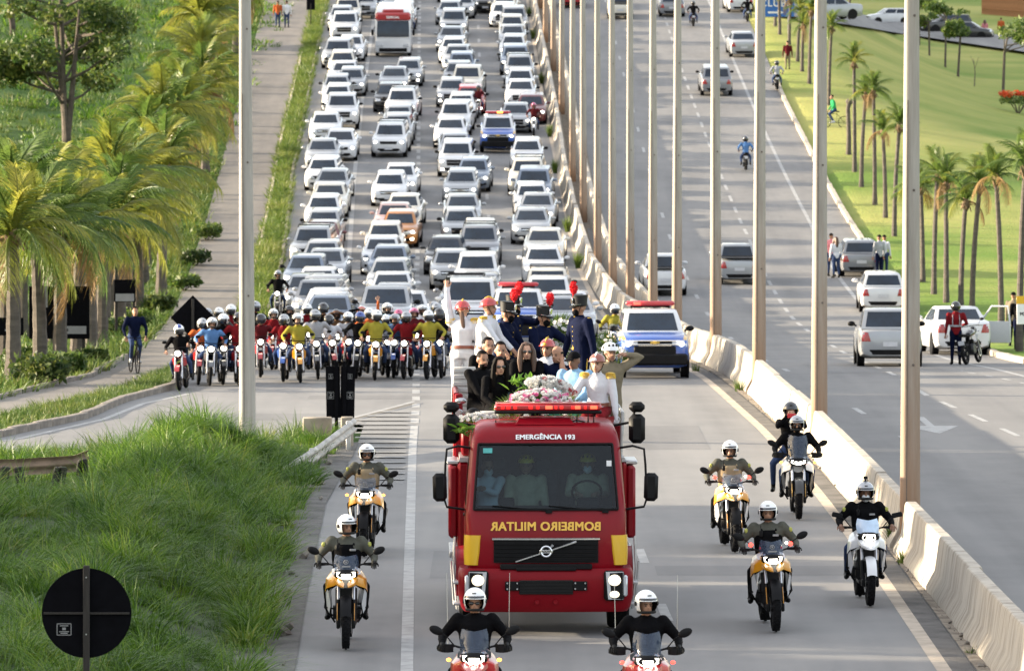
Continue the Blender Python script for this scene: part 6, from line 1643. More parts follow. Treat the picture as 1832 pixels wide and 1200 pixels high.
        if signals: 
            mb = MB(); mb.ell((s * .30, -.56, .985), (.030, .030, .022), 10, 6); obj('indicator', mb, signals, t)
        if strobes:
            mb = MB(); mb.ell((s * .285, -.385, 1.20), (.034, .022, .032), 10, 6); obj('strobe', mb, strobes, t)
    mb = MB(); mb.ell((.225, -.39, 1.215), (.020, .015, .020), 8, 6)
    if strobes: obj('spot_lamp', mb, M_LITW, t)
    # headlight and screen
    mb = MB(); mb.ell((0, -.60, 1.0), (.165, .10, .085), 18, 10); obj('headlight_shell', mb, M_TRIM, t)
    if head == 'gs': q = [(-.13, 1.045), (.13, 1.045), (.125, .985), (.05, .945), (-.05, .945), (-.125, .985)]
    elif head == 'tri': q = [(-.12, 1.03), (-.03, 1.02), (0, 1.0), (.03, 1.02), (.12, 1.03), (.13, .985), (.04, .955), (-.04, .955), (-.13, .985)]
    else: q = [(-.085, 1.05), (.085, 1.05), (.10, .99), (.0, .91), (-.10, .99)]
    mb = MB(); mb.add([(x_, -.695 + 1.6 * x_ * x_, z_) for x_, z_ in q], [tuple(range(len(q)))]); mb.add([(x_ * .5, -.702, .99 + (z_ - .99) * .5) for x_, z_ in q], [tuple(range(len(q)))]); h = obj('headlight', mb, M_LITW, t)
    sw, sh = (.19, .27 if guards else .20) if not tall else (.20, .40)
    mb = MB(); mb.grid(lambda u, v: V(((2 * u - 1) * sw * (.80 + .45 * v - .48 * v * v), -.66 + .14 * v + .16 * (2 * u - 1) ** 2, 1.045 + sh * v + .02 * abs(2 * u - 1) * v)), 12, 8); ws = obj('windscreen', mb, M_SCREEN if head != 'enduro' else M_SCREENL, t)
    mb = MB(); mb.tube([((2 * u - 1) * sw * .80, -.665 + .16 * (2 * u - 1) ** 2, 1.043) for u in np.linspace(0, 1, 9)], .012, 6); obj('screen_base', mb, M_TRIM, t)
    if emblem:
        mb = MB(); mb.torus((0, -.600, 1.175), (0, 1, .3), .030, .006, 20, 5); mb.ell((0, -.600, 1.175), (.014, .004, .018), 8, 5); mb.box((0, -.632, 1.118), (.12, .004, .022)); obj('emblem', mb, M_STICK, ws)['kind'] = 'stuff'
    if whip:
        for s in (-1, 1): mb = MB(); mb.tube([(s * .34 + (.05 if s > 0 else 0), .45, .98), (s * .355 + (.05 if s > 0 else 0), .5, 1.92)], [.006, .003], 5); obj('antenna', mb, M_ALU, t)
    if boxes:
        for s in (-1, 1): mb = MB(); mb.box((s * .38, .62, .68), (.18, .44, .36), bev=.04); obj('pannier', mb, M_TRIM, t)
    mb = MB(); mb.box((0, 1.08, .72), (.18, .02, .13), bev=.004); obj('licence_plate', mb, M_PLATE, t); mb = MB(); mb.box((0, 1.04, .93), (.16, .04, .05), bev=.012); obj('taillight', mb, M_TAIL, t)
    return t
M_SCREENL = mat('windscreen_light', (.45, .58, .75), .12, var=.1, spec=.8)
RIDE = lambda yaw=0, pit=0, tw=0.0, lean=.14: pose('ride', lean, tw, (.385, -.265, 1.145), (-.385, -.265, 1.145), (yaw, pit), seat=.845)
def rider(label, x, d, rz, top, legs, helm, visor='open', vst=None, yaw=0.0, skin=0, sleeve=None, roll=0, gloves=None, band=None, lean=.14, cam=False, mask=None, key=None, glasses=False, pit=0, group='escort riders', dy=0.0, up=.02, bulk=1.16):
    J = RIDE(yaw, pit, 0, lean)
    o = Euler((slope(d), roll, rz)).to_matrix() @ V((0, dy, 0))
    t = person(label, (x + o.x, d + o.y, zr(d) + up), 0, J, SKIN[skin], top, legs, M_LEATHER, gloves or M_LEATHER, sleeve, group=group, cache=key or ('ride%.2f%.2f%.2f' % (yaw, pit, lean)), bulk=bulk)
    t.rotation_euler = (slope(d), roll, rz)
    face(J, t, glasses=glasses, hair='none', mask=mask); helmet_moto(J, t, helm, visor, band, cam)
    if vst:
        vest(J, t, vst)
        for s, n_ in ((1, 'l'), (-1, 'r')):      # shoulder patches
            mb = MB(); c_ = J['sh' + n_].lerp(J['el' + n_], .30); mb.ell(c_ + V((s * .058, -.040, .02)), (.030, .022, .036), 8, 6); obj('patch', mb, M_PATCHC, t)
        mb = MB(); mb.box(J['pelvis'] + J['up'] * .37 + V((.09, -.172, 0)), (.085, .012, .03), bev=.004); obj('name_tape', mb, M_STICK, t)
        mb = MB(); mb.box(J['pelvis'] + J['up'] * .40 + V((-.12, -.160, 0)), (.05, .035, .09), bev=.01); mb.tube([J['pelvis'] + J['up'] * .44 + V((-.12, -.16, 0)), J['pelvis'] + J['up'] * .52 + V((-.12, -.14, 0))], .006, 5); obj('radio', mb, M_TRIM, t)
    return t
M_PATCHC = mat('shoulder_patch', (.35, .36, .08), .7, var=.5, vs=40)
def gx(px, row): p = at(px, row); return X(px, p.y + .1), p.y + .1
# front pair, cut by the lower edge
x, d = X(850, 66.9), 66.9
adventure_bike('black and red escort motorcycle at the lower edge left of centre with amber lights', x, d, R(-1), MR, MB_, None, signals=M_AMBER, whip=True, tall=False, emblem=False, guards=True)
rider('officer in black with white helmet and dark glasses, bottom left of the truck', x, d, R(-1), C['black'], C['black'], M_HELW, 'open', None, -.05, 1, glasses=True)
x, d = X(1155, 66.6), 66.6
adventure_bike('black and red escort motorcycle at the lower edge right of centre with red lights', x, d, R(1), MR, MB_, None, signals=M_LITR, whip=True, emblem=False, guards=True)
rider('officer in black jacket and white helmet looking right, at the bottom right of the truck', x, d, R(1), C['black'], C['black'], M_HELW, 'open', None, .30, 1)
# left pair
x, d = gx(620, 1153); adventure_bike('yellow police motorcycle nearest in the left pair, on the ramp lane by the grass', x, d, R(1), MY, MW, MY)
rider('officer with black vest and white helmet looking right, nearest of the left pair', x, d, R(1), C['olive'], C['black'], M_HELW, 'open', C['black'], .45, 1)
x, d = gx(657, 990); adventure_bike('yellow police motorcycle behind the left pair leader with amber indicators lit', x, d, R(-2), MY, MW, MY, signals=M_AMBER)
rider('officer with tan vest and white helmet, second of the left pair', x, d, R(-2), C['olive'], C['black'], M_HELW, 'open', C['tan'], .1, 1, glasses=True)
# right group
x, d = gx(1305, 982); adventure_bike('yellow police motorcycle with one red strobe, further back right of the truck', x, d, R(4), MY, MW, MY, strobes=M_LITR)
rider('officer with tan vest and white helmet right of the truck', x, d, R(4), C['olive'], C['black'], M_HELW, 'open', C['tan'], -.25, 1)
x, d = gx(1378, 1122); adventure_bike('yellow police motorcycle with two red strobes, nearest right of the truck', x, d, R(3), MY, MW, MY, strobes=M_LITR, roll=R(-1.5))
rider('smiling officer with black vest and white helmet, nearest right of the truck', x, d, R(3), C['olive'], C['black'], M_HELW, 'open', C['black'], -.1, 1, roll=R(-1.5))
x, d = gx(1425, 924); adventure_bike('tall black and white touring motorcycle carrying two people near the barrier', x, d, R(0), MW, MB_, MGL, tall=True, head='tri', emblem=False, mirror_shape=0, signals=M_AMBER, beak=False, guards=True)
rider('rider in black and yellow jacket with grey helmet on the two-up motorcycle', x, d, 0, C['black'], C['denim'], M_HELS, 'full', None, 0, 1, mask=M_MASKB, glasses=True)
J = pose('ride', .02, 0, (.07, -.26, 1.76), (-.07, -.26, 1.76), (0, .05), seat=1.05, knees=(.32, -.05, .90), feet=(.30, .25, .45))
t = person('passenger in black holding a red phone to his face near the barrier', (x - .08, d + .52, zr(d) + .02), 0, J, SKIN[0], C['black'], C['denim'], group='escort riders')
face(J, t, hair='none'); helmet_moto(J, t, M_HELB, 'full')
J_ = J; mb = MB(); mb.box((0, 0, 0), (.15, .012, .078), bev=.006); ph = obj('phone', mb, mat('phone_red', (.55, .02, .03), .4), None, (x - .08, d + .52 - .33, zr(d) + 1.79)); tag(ph, 'red phone held up by the passenger in black on the two-up motorcycle', 'phone')
x, d = gx(1547, 1077); adventure_bike('white dual-sport motorcycle riding closest to the barrier', x, d, R(2), MW, MW, None, head='enduro', mirror_shape=1, emblem=False, guards=False)
rider('rider in black with camera-topped helmet and jeans on the white motorcycle by the barrier', x, d, R(2), C['black'], C['denim'], M_HELS, 'full', C['black'], 0, 2, mask=M_MASKW, cam=True, sleeve=None, gloves=SKIN[2])

# the pack of motorcycles behind the truck
def street_bike(colr):
    t = bpy.data.objects.new('motorcycle', None); col.objects.link(t)
    wheel(.315, .085, True, t, (0, -.66, .315), knob=False); wheel(.31, .10, False, t, (0, .66, .31), knob=False)
    for s in (-1, 1): mb = MB(); mb.tube([(s * .085, -.66, .31), (s * .085, -.40, .98)], .024, 8); obj('fork_leg', mb, M_ALU, t)
    mb = MB(); mb.grid(lambda u, v: V(((u - .5) * .12, -.66 + .345 * sin(-1.0 + 2.2 * v), .315 + .345 * cos(-1.0 + 2.2 * v))), 4, 10); obj('front_mudguard', mb, colr, t)
    mb = MB(); rings = [[V((w * cos(a), y, z + h * sin(a))) for a in np.linspace(0, 2 * pi, 13)[:-1]] for y, w, z, h in [(-.38, .07, .86, .06), (-.25, .13, .88, .11), (0, .13, .86, .10), (.14, .08, .82, .06)]]; mb.loft(rings); obj('fuel_tank', mb, colr, t)
    for s in (-1, 1): mb = MB(); mb.add([(s * .08, -.48, .86), (s * .18, -.36, .80), (s * .17, -.15, .62), (s * .10, -.30, .60), (s * .14, -.1, .85)], [(0, 1, 2, 3), (0, 1, 4), (1, 2, 4)]); obj('tank_shroud', mb, colr, t)
    mb = MB(); rings = [[V((w * cos(a), y, z + .04 * sin(a))) for a in np.linspace(0, 2 * pi, 11)[:-1]] for y, w, z in [(.08, .09, .80), (.3, .13, .80), (.65, .12, .83), (.85, .07, .84)]]; mb.loft(rings); obj('seat', mb, M_SEAT, t)
    mb = MB(); mb.box((0, 0, .42), (.24, .38, .30), bev=.05); mb.cyl((0, -.18, .56), (0, .6, 1), .08, .22, 12); obj('engine', mb, M_ENG, t)
    mb = MB(); mb.tube([(.09, -.2, .5), (.10, -.24, .30), (.12, .2, .24), (.14, .8, .36)], [.02, .02, .03, .045], 8); obj('exhaust', mb, M_ENG, t)
    mb = MB(); mb.tube([(-.37, -.18, 1.04), (-.2, -.28, 1.06), (.2, -.28, 1.06), (.37, -.18, 1.04)], .012, 7); obj('handlebar', mb, M_TRIM, t)
    for s in (-1, 1):
        mb = MB(); mb.tube([(s * .22, -.28, 1.06), (s * .31, -.30, 1.2)], .006, 5); mb.ell((s * .35, -.31, 1.22), (.065, .018, .042), 10, 6); obj('mirror', mb, M_TRIM, t)
        mb = MB(); mb.ell((s * .17, -.46, .90), (.03, .03, .022), 8, 5); obj('indicator', mb, M_LENS, t)
    mb = MB(); mb.ell((0, -.47, .93), (.115, .09, .105), 14, 9); h = obj('headlight_shell', mb, M_TRIM, t)
    mb = MB(); mb.ell((0, -.545, .93), (.075, .03, .070), 14, 8); obj('headlight', mb, M_LITW, h)
    mb = MB(); mb.box((0, .92, .62), (.17, .02, .12)); obj('licence_plate', mb, M_PLATE, t)
    return t
SB = {}
for n_, c_ in (('red', MR), ('black', MB_), ('blue', MBL), ('grey', MG), ('yellow', MY), ('white', MW)): SB[n_] = street_bike(c_); kids(SB[n_])
HL = {'white': M_HELW, 'black': M_HELB, 'silver': M_HELS, 'blue': M_HELBL, 'red': M_HELR, 'pink': M_HELP}
SBP = dict(lean=.08)
def pack(px, row, bike, top, helm, label_top, visor='clear', band=None, arms=None, front=True, skin=1, legs='denim', i=0, yaw=0., rz=0.0, row2=False):
    p = at(px, row); d = p.y + .66 + ((i * 37) % 11 - 5) * .09; x = X(px, d)
    b = dup(SB[bike]); b.location = (x, d, zr(d) + .01); ro = R((i * 53 % 9 - 4) * .9); b.rotation_euler = (slope(d), ro, rz)
    where = 'in the %s row of the pack' % ('rear' if row2 else 'front')
    tag(b, '%s motorcycle, %s from the left %s' % (bike, ORD[i], where), 'motorcycle', 'motorcycles in the pack behind the truck')
    hl, hr = (.34, -.20, 1.06), (-.34, -.20, 1.06); key = 'pk%.1f%d' % (yaw, i % 3)
    if arms == 'phone': hl, hr = (.08, -.30, 1.66), (-.08, -.30, 1.66); key = 'pkphone%d' % (i % 3)
    if arms == 'up': hl = (.22, -.1, 1.95); key = 'pkup%d' % (i % 3)
    J = pose('ride', .06 + .10 * (i % 3), 0, hl, hr, (yaw, 0), seat=.79, knees=(.24, -.12, .72), feet=(.22, .18, .38))
    t = person('rider in %s, %s helmet, %s from left %s' % (label_top, helm, ORD[i], 'in rear row of pack' if row2 else 'in front row of pack'), (x, d, zr(d) + .01), rz, J, SKIN[skin], C[top], C[legs], None, None, None, group='riders in the pack', cache=key, voxel=.027)
    t.rotation_euler = (slope(d), ro, rz); s_ = .94 + (i * 29 % 13) * .01; t.scale = (s_ * 1.04, s_, s_)
    face(J, t, hair='none', mask=M_MASKB if i % 3 == 0 else None); helmet_moto(J, t, HL[helm], visor, HL[band] if band else None)
front_ = [(327, 698, 'red', 'black', 'white', 'a black T-shirt', 'clear', 'blue'), (355, 689, 'red', 'orange', 'silver', 'an orange jacket'), (374, 692, 'grey', 'blue', 'white', 'a blue shirt', 'full'), (396, 688, 'black', 'black', 'white', 'a dark jacket'), (425, 690, 'red', 'red', 'black', 'a red shirt'),
 (467, 677, 'red', 'wine', 'black', 'a dark red jacket'), (510, 683, 'blue', 'red', 'silver', 'a red jacket'), (536, 686, 'yellow', 'yellow', 'white', 'a yellow jacket'), (569, 681, 'grey', 'pale', 'silver', 'a strapped grey shirt'), (595, 677, 'red', 'white', 'black', 'a white shirt'), (616, 676, 'red', 'pale', 'white', 'a pale shirt'),
 (640, 677, 'black', 'black', 'blue', 'a black jacket'), (670, 681, 'yellow', 'yellow', 'white', 'a yellow jacket'), (689, 677, 'grey', 'white', 'white', 'a white shirt'), (707, 676, 'blue', 'denim', 'silver', 'a dark blue shirt'), (729, 679, 'red', 'red', 'silver', 'a red-yellow shirt'), (771, 681, 'yellow', 'yellow', 'white', 'a yellow vest'), (792, 677, 'grey', 'black', 'black', 'a black shirt')]
rnd = random.Random(5)
for i, q in enumerate(front_): pack(q[0], q[1], q[2], q[3], q[4], q[5], q[6] if len(q) > 6 else rnd.choice(['clear', 'full', 'dark']), q[7] if len(q) > 7 else None, i=i, yaw=rnd.choice([-.4, 0, .3]), rz=rnd.uniform(-.14, .14), skin=rnd.choice([0, 1, 1, 2]))
rear_ = [(351, 668, 'black', 'black', 'black', 'black'), (365, 664, 'red', 'wine', 'silver', 'dark red'), (388, 666, 'grey', 'grey', 'white', 'grey'), (410, 664, 'black', 'red', 'white', 'red'), (455, 660, 'blue', 'black', 'silver', 'black'), (490, 663, 'red', 'red', 'white', 'red'), (520, 660, 'grey', 'grey', 'black', 'grey'), (552, 660, 'black', 'red', 'white', 'red'),
 (583, 662, 'red', 'black', 'black', 'black'), (608, 664, 'grey', 'brown', 'black', 'brown', 'phone'), (640, 661, 'black', 'black', 'red', 'black', 'phone'), (655, 668, 'red', 'orange', 'white', 'orange', 'up'), (690, 662, 'blue', 'sky', 'white', 'pale blue'), (712, 662, 'white', 'denim', 'pink', 'dark blue'), (740, 661, 'red', 'wine', 'pink', 'dark red'), (757, 660, 'grey', 'white', 'white', 'white'), (785, 660, 'black', 'black', 'silver', 'black')]
for i, q in enumerate(rear_): pack(q[0], q[1], q[2], q[3], q[4], q[5], rnd.choice(['clear', 'full', 'dark']), None, q[6] if len(q) > 6 else None, i=i, rz=rnd.uniform(-.16, .16), skin=rnd.choice([0, 1, 2]), row2=True)
def lone(px, row, bike, top, helm, lab_b, lab_r, rz=0.0, skin=1, legs='denim'):
    p = at(px, row); b = dup(SB[bike]); b.location = (p.x, p.y + .6, zr(p.y) + .01); b.rotation_euler = (slope(p.y), 0, rz); tag(b, lab_b, 'motorcycle', 'single motorcycles on the road')
    J = pose('ride', .06, 0, (.34, -.20, 1.06), (-.34, -.20, 1.06), (0, 0), seat=.79, knees=(.24, -.12, .72), feet=(.22, .18, .38))
    t = person(lab_r, (p.x, p.y + .6, zr(p.y) + .01), rz, J, SKIN[skin], C[top], C[legs], cache='pk0.0', voxel=.027); t.rotation_euler = (slope(p.y), 0, rz)
    face(J, t, hair='none'); helmet_moto(J, t, HL[helm], 'full')
lone(496, 572, 'black', 'black', 'silver', 'black motorcycle with several lamps left of the queue on the dark shoulder', 'rider in black left of the car queue by the green strip')
lone(734, 63, 'black', 'white', 'white', 'motorcycle with an amber lamp beside the minibus in the second column', 'rider in white beside the minibus')
lone(955, 243, 'white', 'wine', 'pink', 'white scooter-like motorcycle between police pickup and barrier', 'rider in a dark red shirt near the barrier behind the police pickup')
lone(856, 210, 'red', 'wine', 'black', 'red motorcycle between the third and rightmost columns', 'rider in dark red between the third and rightmost columns')
lone(1335, 307, 'black', 'blue', 'black', 'motorcycle driving away alone in the middle of the opposite carriageway', 'rider in a bright blue shirt seen from behind on the opposite carriageway', pi, 1)
lone(1391, 163, 'black', 'pale', 'black', 'motorcycle driving away beside the kerb of the lawn', 'rider in pale blue with a black helmet beside the kerb', pi)
lone(1241, 50, 'red', 'black', 'black', 'motorcycle driving away near the top between two cars', 'rider in black seen from behind near the top of the hill', pi)
lone(1338, 42, 'black', 'black', 'black', 'dark motorcycle at the top edge beside the white sedan', 'rider in black at the top edge beside the white sedan', pi)
p = at(1742, 652); b = dup(SB['black']); b.location = (p.x, p.y + .3, zr(p.y) + .01); b.rotation_euler = (0, R(8), pi - .35); tag(b, 'black motorcycle parked on its stand behind the white sedan with the open door', 'motorcycle')
for o in SB.values():
    for c in list(o.children_recursive): bpy.data.objects.remove(c)
    bpy.data.objects.remove(o)
# a rider with yellow jacket beside the near police pickup
p = at(1098, 655)
x, d = X(1100, 152), 152.0
adventure_bike('police motorcycle half hidden between the fire truck and the police pickup', x, d, 0, MY, MW, None, group='escort motorcycles')
rider('officer in a yellow jacket with white helmet half hidden left of the police pickup', x, d, 0, C['yellow'], C['black'], M_HELW, 'clear', None, 0, 1)

# ------------------------------------------------------------------ people along the road
def walker(px, row, top, legs, label, rz=0., skin=1, hair='short', fem=False, hl=None, hr=None, cap=None, h=1.0):
    p = at(px, row); J = pose('stand', 0, 0, hl, hr, (0, 0), fem=fem)
    t = person(label, p, rz, J, SKIN[skin], C[top], C[legs], None, None, None, fem=fem, cache=None if (hl or hr) else 'std%d' % fem, voxel=.027); face(J, t, hair=hair)
    if cap: hat(J, t, 'cap', cap)
    return t, J, p
t, J, p = walker(1710, 652, 'red', 'navy', 'man in a red reflective vest standing behind the white sedan with the open door', pi, 1, 'none', hr=(-.2, -.25, 1.1))
helmet_moto(J, t, M_HELB, 'dark')
mb = MB(); ringloft(mb, [(J['pelvis'] + V((0, 0, .14)), V((0, 0, 1)), .176, .138, 0), (J['pelvis'] + V((0, 0, .19)), V((0, 0, 1)), .180, .14, 0)], V((1, 0, 0)), 18)
for s in (-1, 1): mb.tube([J['pelvis'] + V((s * .10, .135, .16)), J['pelvis'] + V((s * .10, .14, .36)), J['pelvis'] + V((s * .09, .06, .485))], .024, 6, flat=.5)
obj('reflective_band', mb, C['pale'], t)
walker(1487, 494, 'stripe', 'denim', 'man in a pink striped shirt standing left of the old grey hatchback', pi - .4, 1)
walker(1496, 497, 'white', 'denim', 'woman in a white shirt and jeans beside the man in the striped shirt', pi + .3, 1, 'long', True)
walker(1573, 497, 'pale', 'navy', 'man in a pale shirt and dark shorts right of the old grey hatchback', pi + .6, 1)
walker(1582, 493, 'white', 'denim', 'person in a white top half hidden behind the man in the pale shirt', pi - .5, 1, 'short', True)
walker(1823, 628, 'black', 'navy', 'person standing behind the white and yellow sign at the right edge', pi, 1)
walker(1813, 622, 'khaki', 'black', 'person with a dark bag walking left of the white and yellow sign', pi - .6, 1)
walker(1409, 126, 'wine', 'khaki', 'person in a dark pink top walking on the lawn edge beside the kerb', pi, 1)
walker(1762, 72, 'stripe', 'navy', 'person in a pink top standing on the upper street', pi, 1, 'long', True)
walker(1791, 70, 'orange', 'denim', 'person in an orange top among saplings near the upper street', pi, 1)
walker(497, 50, 'orange', 'denim', 'person in an orange shirt walking up the side path', pi, 2)
walker(513, 50, 'white', 'denim', 'person in a white shirt walking up the side path', pi, 2)
def bicycle(px, row, rz, label, colr):
    p = at(px, row); t = thing('bicycle', label, 'bicycle', p, (0, 0, rz))
    for y in (-.52, .52):
        mb = MB(); mb.torus((0, y, .33), (1, 0, 0), .31, .018, 28, 6)
        for i in range(12): a = 2 * pi * i / 12; mb.tube([(0, y, .33), (0, y + cos(a) * .3, .33 + sin(a) * .3)], .003, 3, False)
        obj('wheel', mb, M_TYRE, t)
    mb = MB(); mb.tube([(0, -.52, .33), (0, -.40, .80), (0, -.36, .92)], .018, 6); mb.tube([(0, -.38, .78), (0, .10, .30), (0, .14, .80), (0, -.38, .76)], .017, 6); mb.tube([(0, .10, .30), (0, .52, .33), (0, .14, .76)], .012, 6); obj('frame', mb, colr, t)
    mb = MB(); mb.tube([(-.29, -.30, .98), (0, -.38, .96), (.29, -.30, .98)], .012, 6); obj('handlebar', mb, M_TRIM, t); mb = MB(); mb.ell((0, .16, .90), (.07, .13, .035), 10, 6); obj('saddle', mb, M_SEAT, t)
    return p
def cyclist(px, row, rz, lab_b, lab_p, top, legs, colr, skin=1, hm='short'):
    p = bicycle(px, row, rz, lab_b, colr)
    J = pose('ride', .22, 0, (.27, -.26, 1.0), (-.27, -.26, 1.0), (0, 0), seat=.90, knees=(.11, -.30, .78), feet=(.11, -.05, .36))
    t = person(lab_p, p, rz, J, SKIN[skin], C[top], C[legs], M_HELS, cache='cyc', voxel=.026); face(J, t, hair=hm)
cyclist(240, 668, R(14), 'bicycle ridden towards the camera on the side path', 'boy in a dark shirt and jeans riding a bicycle on the side path', 'navy', 'denim', M_BLACK, 1)
cyclist(1493, 230, R(-80), 'dark mountain bike ridden sideways on the lawn', 'cyclist in a green shirt on the lawn between the lamp posts', 'green', 'denim', M_BLACK, 1)
# ================================================================== THE FIRE TRUCK
TX, TD, TRZ = X(977, 79.0), 79.0, R(1.1)
F_RED = mat('fire_red', (.205, .0035, .010), .32, var=.08, vs=1.3, spec=.18, coat=.10); F_REDD = mat('fire_red_lower', (.185, .0035, .009), .4, var=.1, vs=1.3, spec=.15); F_YEL = paint('fire_yellow', (.66, .40, .02), .6)
M_LITN = lamp('lamp_near', (1, .86, .62), .36)
M_BAND = mat('lettering_yellow', (.78, .46, .07), .5, var=.08)
def clear_glass():
    m, n, l = nodes_of('windscreen_glass'); out = n['Material Output']
    g = N(n, 'ShaderNodeBsdfGlossy'); g.inputs['Roughness'].default_value = .03; g.inputs['Color'].default_value = (.9, .95, 1, 1)
    tr = N(n, 'ShaderNodeBsdfTransparent'); tr.inputs['Color'].default_value = (.42, .60, .68, 1)
    fr = N(n, 'ShaderNodeFresnel', IOR=1.4); mx = N(n, 'ShaderNodeMixShader'); l.new(fr.outputs[0], mx.inputs[0]); l.new(tr.outputs[0], mx.inputs[1]); l.new(g.outputs[0], mx.inputs[2]); l.new(mx.outputs[0], out.inputs['Surface'])
    return m
M_WGLASS = clear_glass()
truck = thing('fire_truck', 'red fire engine carrying flowers, mourners and uniformed guards on its top', 'fire truck', (TX, TD, 0), (0, 0, TRZ))
def tp(n, mb, m, par=None, **kw): return obj(n, mb, m, par or truck, **kw)
def TW(x, y, z): return V((TX + x * cos(TRZ) - y * sin(TRZ), TD + x * sin(TRZ) + y * cos(TRZ), z))
def TL(w): w = V(w) - V((TX, TD, 0)); return V((w.x * cos(TRZ) + w.y * sin(TRZ), -w.x * sin(TRZ) + w.y * cos(TRZ), w.z))
LV = [(.93, 1.10, .07, .16), (1.02, 1.125, .045, .16), (1.36, 1.14, .04, .15), (1.70, 1.14, .075, .14), (1.78, 1.135, .10, .135), (2.24, 1.10, .235, .135), (2.69, 1.06, .37, .13), (2.76, 1.045, .385, .14), (2.84, 1.02, .44, .18), (2.92, .985, .56, .22), (2.97, .90, .72, .22), (2.985, .5, .95, .2)]
def cab_ring(z, w, yf, r, n=8):
    pts = [V((-(w - r) + 2 * (w - r) * i / n, yf + .055 * ((-(w - r) + 2 * (w - r) * i / n) / 1.1) ** 2, z)) for i in range(n + 1)]
    y0 = pts[-1].y
    arc = [V((w - r + r * sin(a), y0 + r - r * cos(a), z)) for a in (R(22), R(45), R(68), R(90))]
    side = [V((w, y0 + r + (1.98 - y0 - r) * t, z)) for t in (.3, .65, 1.0)]
    back = [V((w - .05, 2.02, z)), V((-w + .05, 2.02, z))]
    return pts + arc + side + back + [V((-p.x, p.y, p.z)) for p in side[::-1]] + [V((-p.x, p.y, p.z)) for p in arc[::-1]]
rings = [cab_ring(*q) for q in LV]
mb = MB(); n = len(rings[0])
vs = [p for r_ in rings for p in r_]; fs = []
for i in range(len(rings) - 1):
    for j in range(n):
        if i in (4, 5) and j < 8: continue
        k = (j + 1) % n; fs.append((i * n + j, i * n + k, (i + 1) * n + k, (i + 1) * n + j))
fs.append(tuple(range((len(rings) - 1) * n, len(rings) * n)))
mb.add(vs, fs); cab = tp('cab', mb, F_RED, ang=32)
def wsp(u, v, off=0.0, ex=0.0):
    a = LV[4]; b = LV[6]; w = (a[1] - a[3] + ex) * (1 - v) + (b[1] - b[3] + ex) * v; x = -w + 2 * w * u; yf = a[2] * (1 - v) + b[2] * v
    return V((x, yf + .055 * (x / 1.1) ** 2 - off, a[0] + (b[0] - a[0]) * v))
mb = MB(); mb.grid(lambda u, v: wsp(u, v, .006, .02), 12, 6); tp('windshield', mb, M_WGLASS)
mb = MB()
for q in [lambda t: wsp(t, 0, .012, .02), lambda t: wsp(t, 1, .012, .02), lambda t: wsp(0, t, .012, .02), lambda t: wsp(1, t, .012, .02)]: mb.tube([q(i / 10) for i in range(11)], .034, 6, flat=.5)
tp('window_seal', mb, M_TRIM)
for u0, u1, l in ((.12, .52, .04), (.52, .92, .05)):
    mb = MB(); mb.tube([wsp(u1, -.02, .02), wsp(u0 + .1, .04, .022), wsp(u0, .06, .024)], .010, 5); mb.box(wsp(u1, -.03, .02), (.09, .05, .04)); tp('wiper', mb, M_TRIM)
mb = MB(); mb.box((0, .42, 1.72), (2.0, .55, .16), bev=.05); mb.box((.62, .55, 1.84), (.34, .12, .16), bev=.03); mb.torus((.60, .78, 1.98), (0, .8, .6), .21, .016, 24, 6); mb.box((-.55, .40, 1.86), (.22, .10, .14), bev=.02); tp('dashboard', mb, M_TRIM)
mb = MB(); mb.box((0, 1.88, 2.05), (2.0, .06, 1.3)); mb.box((0, 1.62, 1.35), (1.9, .5, .16), bev=.04)
for x in (-.65, 0, .62): mb.box((x, 1.78, 1.85), (.46, .12, .75), bev=.05); mb.box((x, 1.76, 2.30), (.26, .10, .20), bev=.04)
tp('cab_seat', mb, mat('seat_grey', (.055, .055, .058), .9, var=.3))
mb = MB(); mb.box((-.82, .335, 2.60), (.13, .01, .07)); tp('windscreen_sticker', mb, mat('sticker_teal', (.10, .45, .45), .5)); mb = MB(); mb.box((.90, .30, 2.42), (.07, .008, .08)); tp('windscreen_sticker', mb, M_WHITE)
def bend(me, yf, w=1.1):
    for v in me.vertices: v.co.z -= .055 * (v.co.x / w) ** 2 - .004
def lettering(s, size, z, yf, m, bold, mirror=False, sp=1.0, tilt=0.0, sx=1.0):
    me = text_mesh(s, size, 'lettering', .003, bold, spacing=sp)
    for v in me.vertices: v.co.x *= (-sx if mirror else sx)
    bend(me, yf)
    if mirror: me.flip_normals()
    return obj('lettering', me, m, truck, (0, yf - .012, z), (R(90) - tilt, 0, 0))
lettering('BOMBEIRO MILITAR', .168, 1.545, .050, M_BAND, .006, True, 1.06, R(6))
lettering('EMERGÊNCIA 193', .106, 2.785, .392, M_WHITE, .004, False, 1.03, R(33))
# side glass, door lines
for s in (-1, 1):
    mb = MB(); mb.add([(s * 1.142, .42, 1.82), (s * 1.142, 1.45, 1.82), (s * 1.075, 1.45, 2.62), (s * 1.078, .68, 2.62)], [(0, 1, 2, 3)]); tp('side_window', mb, M_GLASS)
    mb = MB(); mb.box((s * 1.142, 1.30, 1.62), (.03, .16, .04), bev=.01); tp('door_handle', mb, M_TRIM)
    mb = MB()
    for p0, p1 in (((.30, 1.0), (.30, 1.78)), ((1.52, 1.0), (1.52, 2.66))): mb.tube([(s * 1.141, p0[0], p0[1]), (s * (1.141 if p1[1] < 2 else 1.07), p1[0], p1[1])], .006, 4)
    tp('door_seam', mb, M_TRIM)['kind'] = 'stuff'
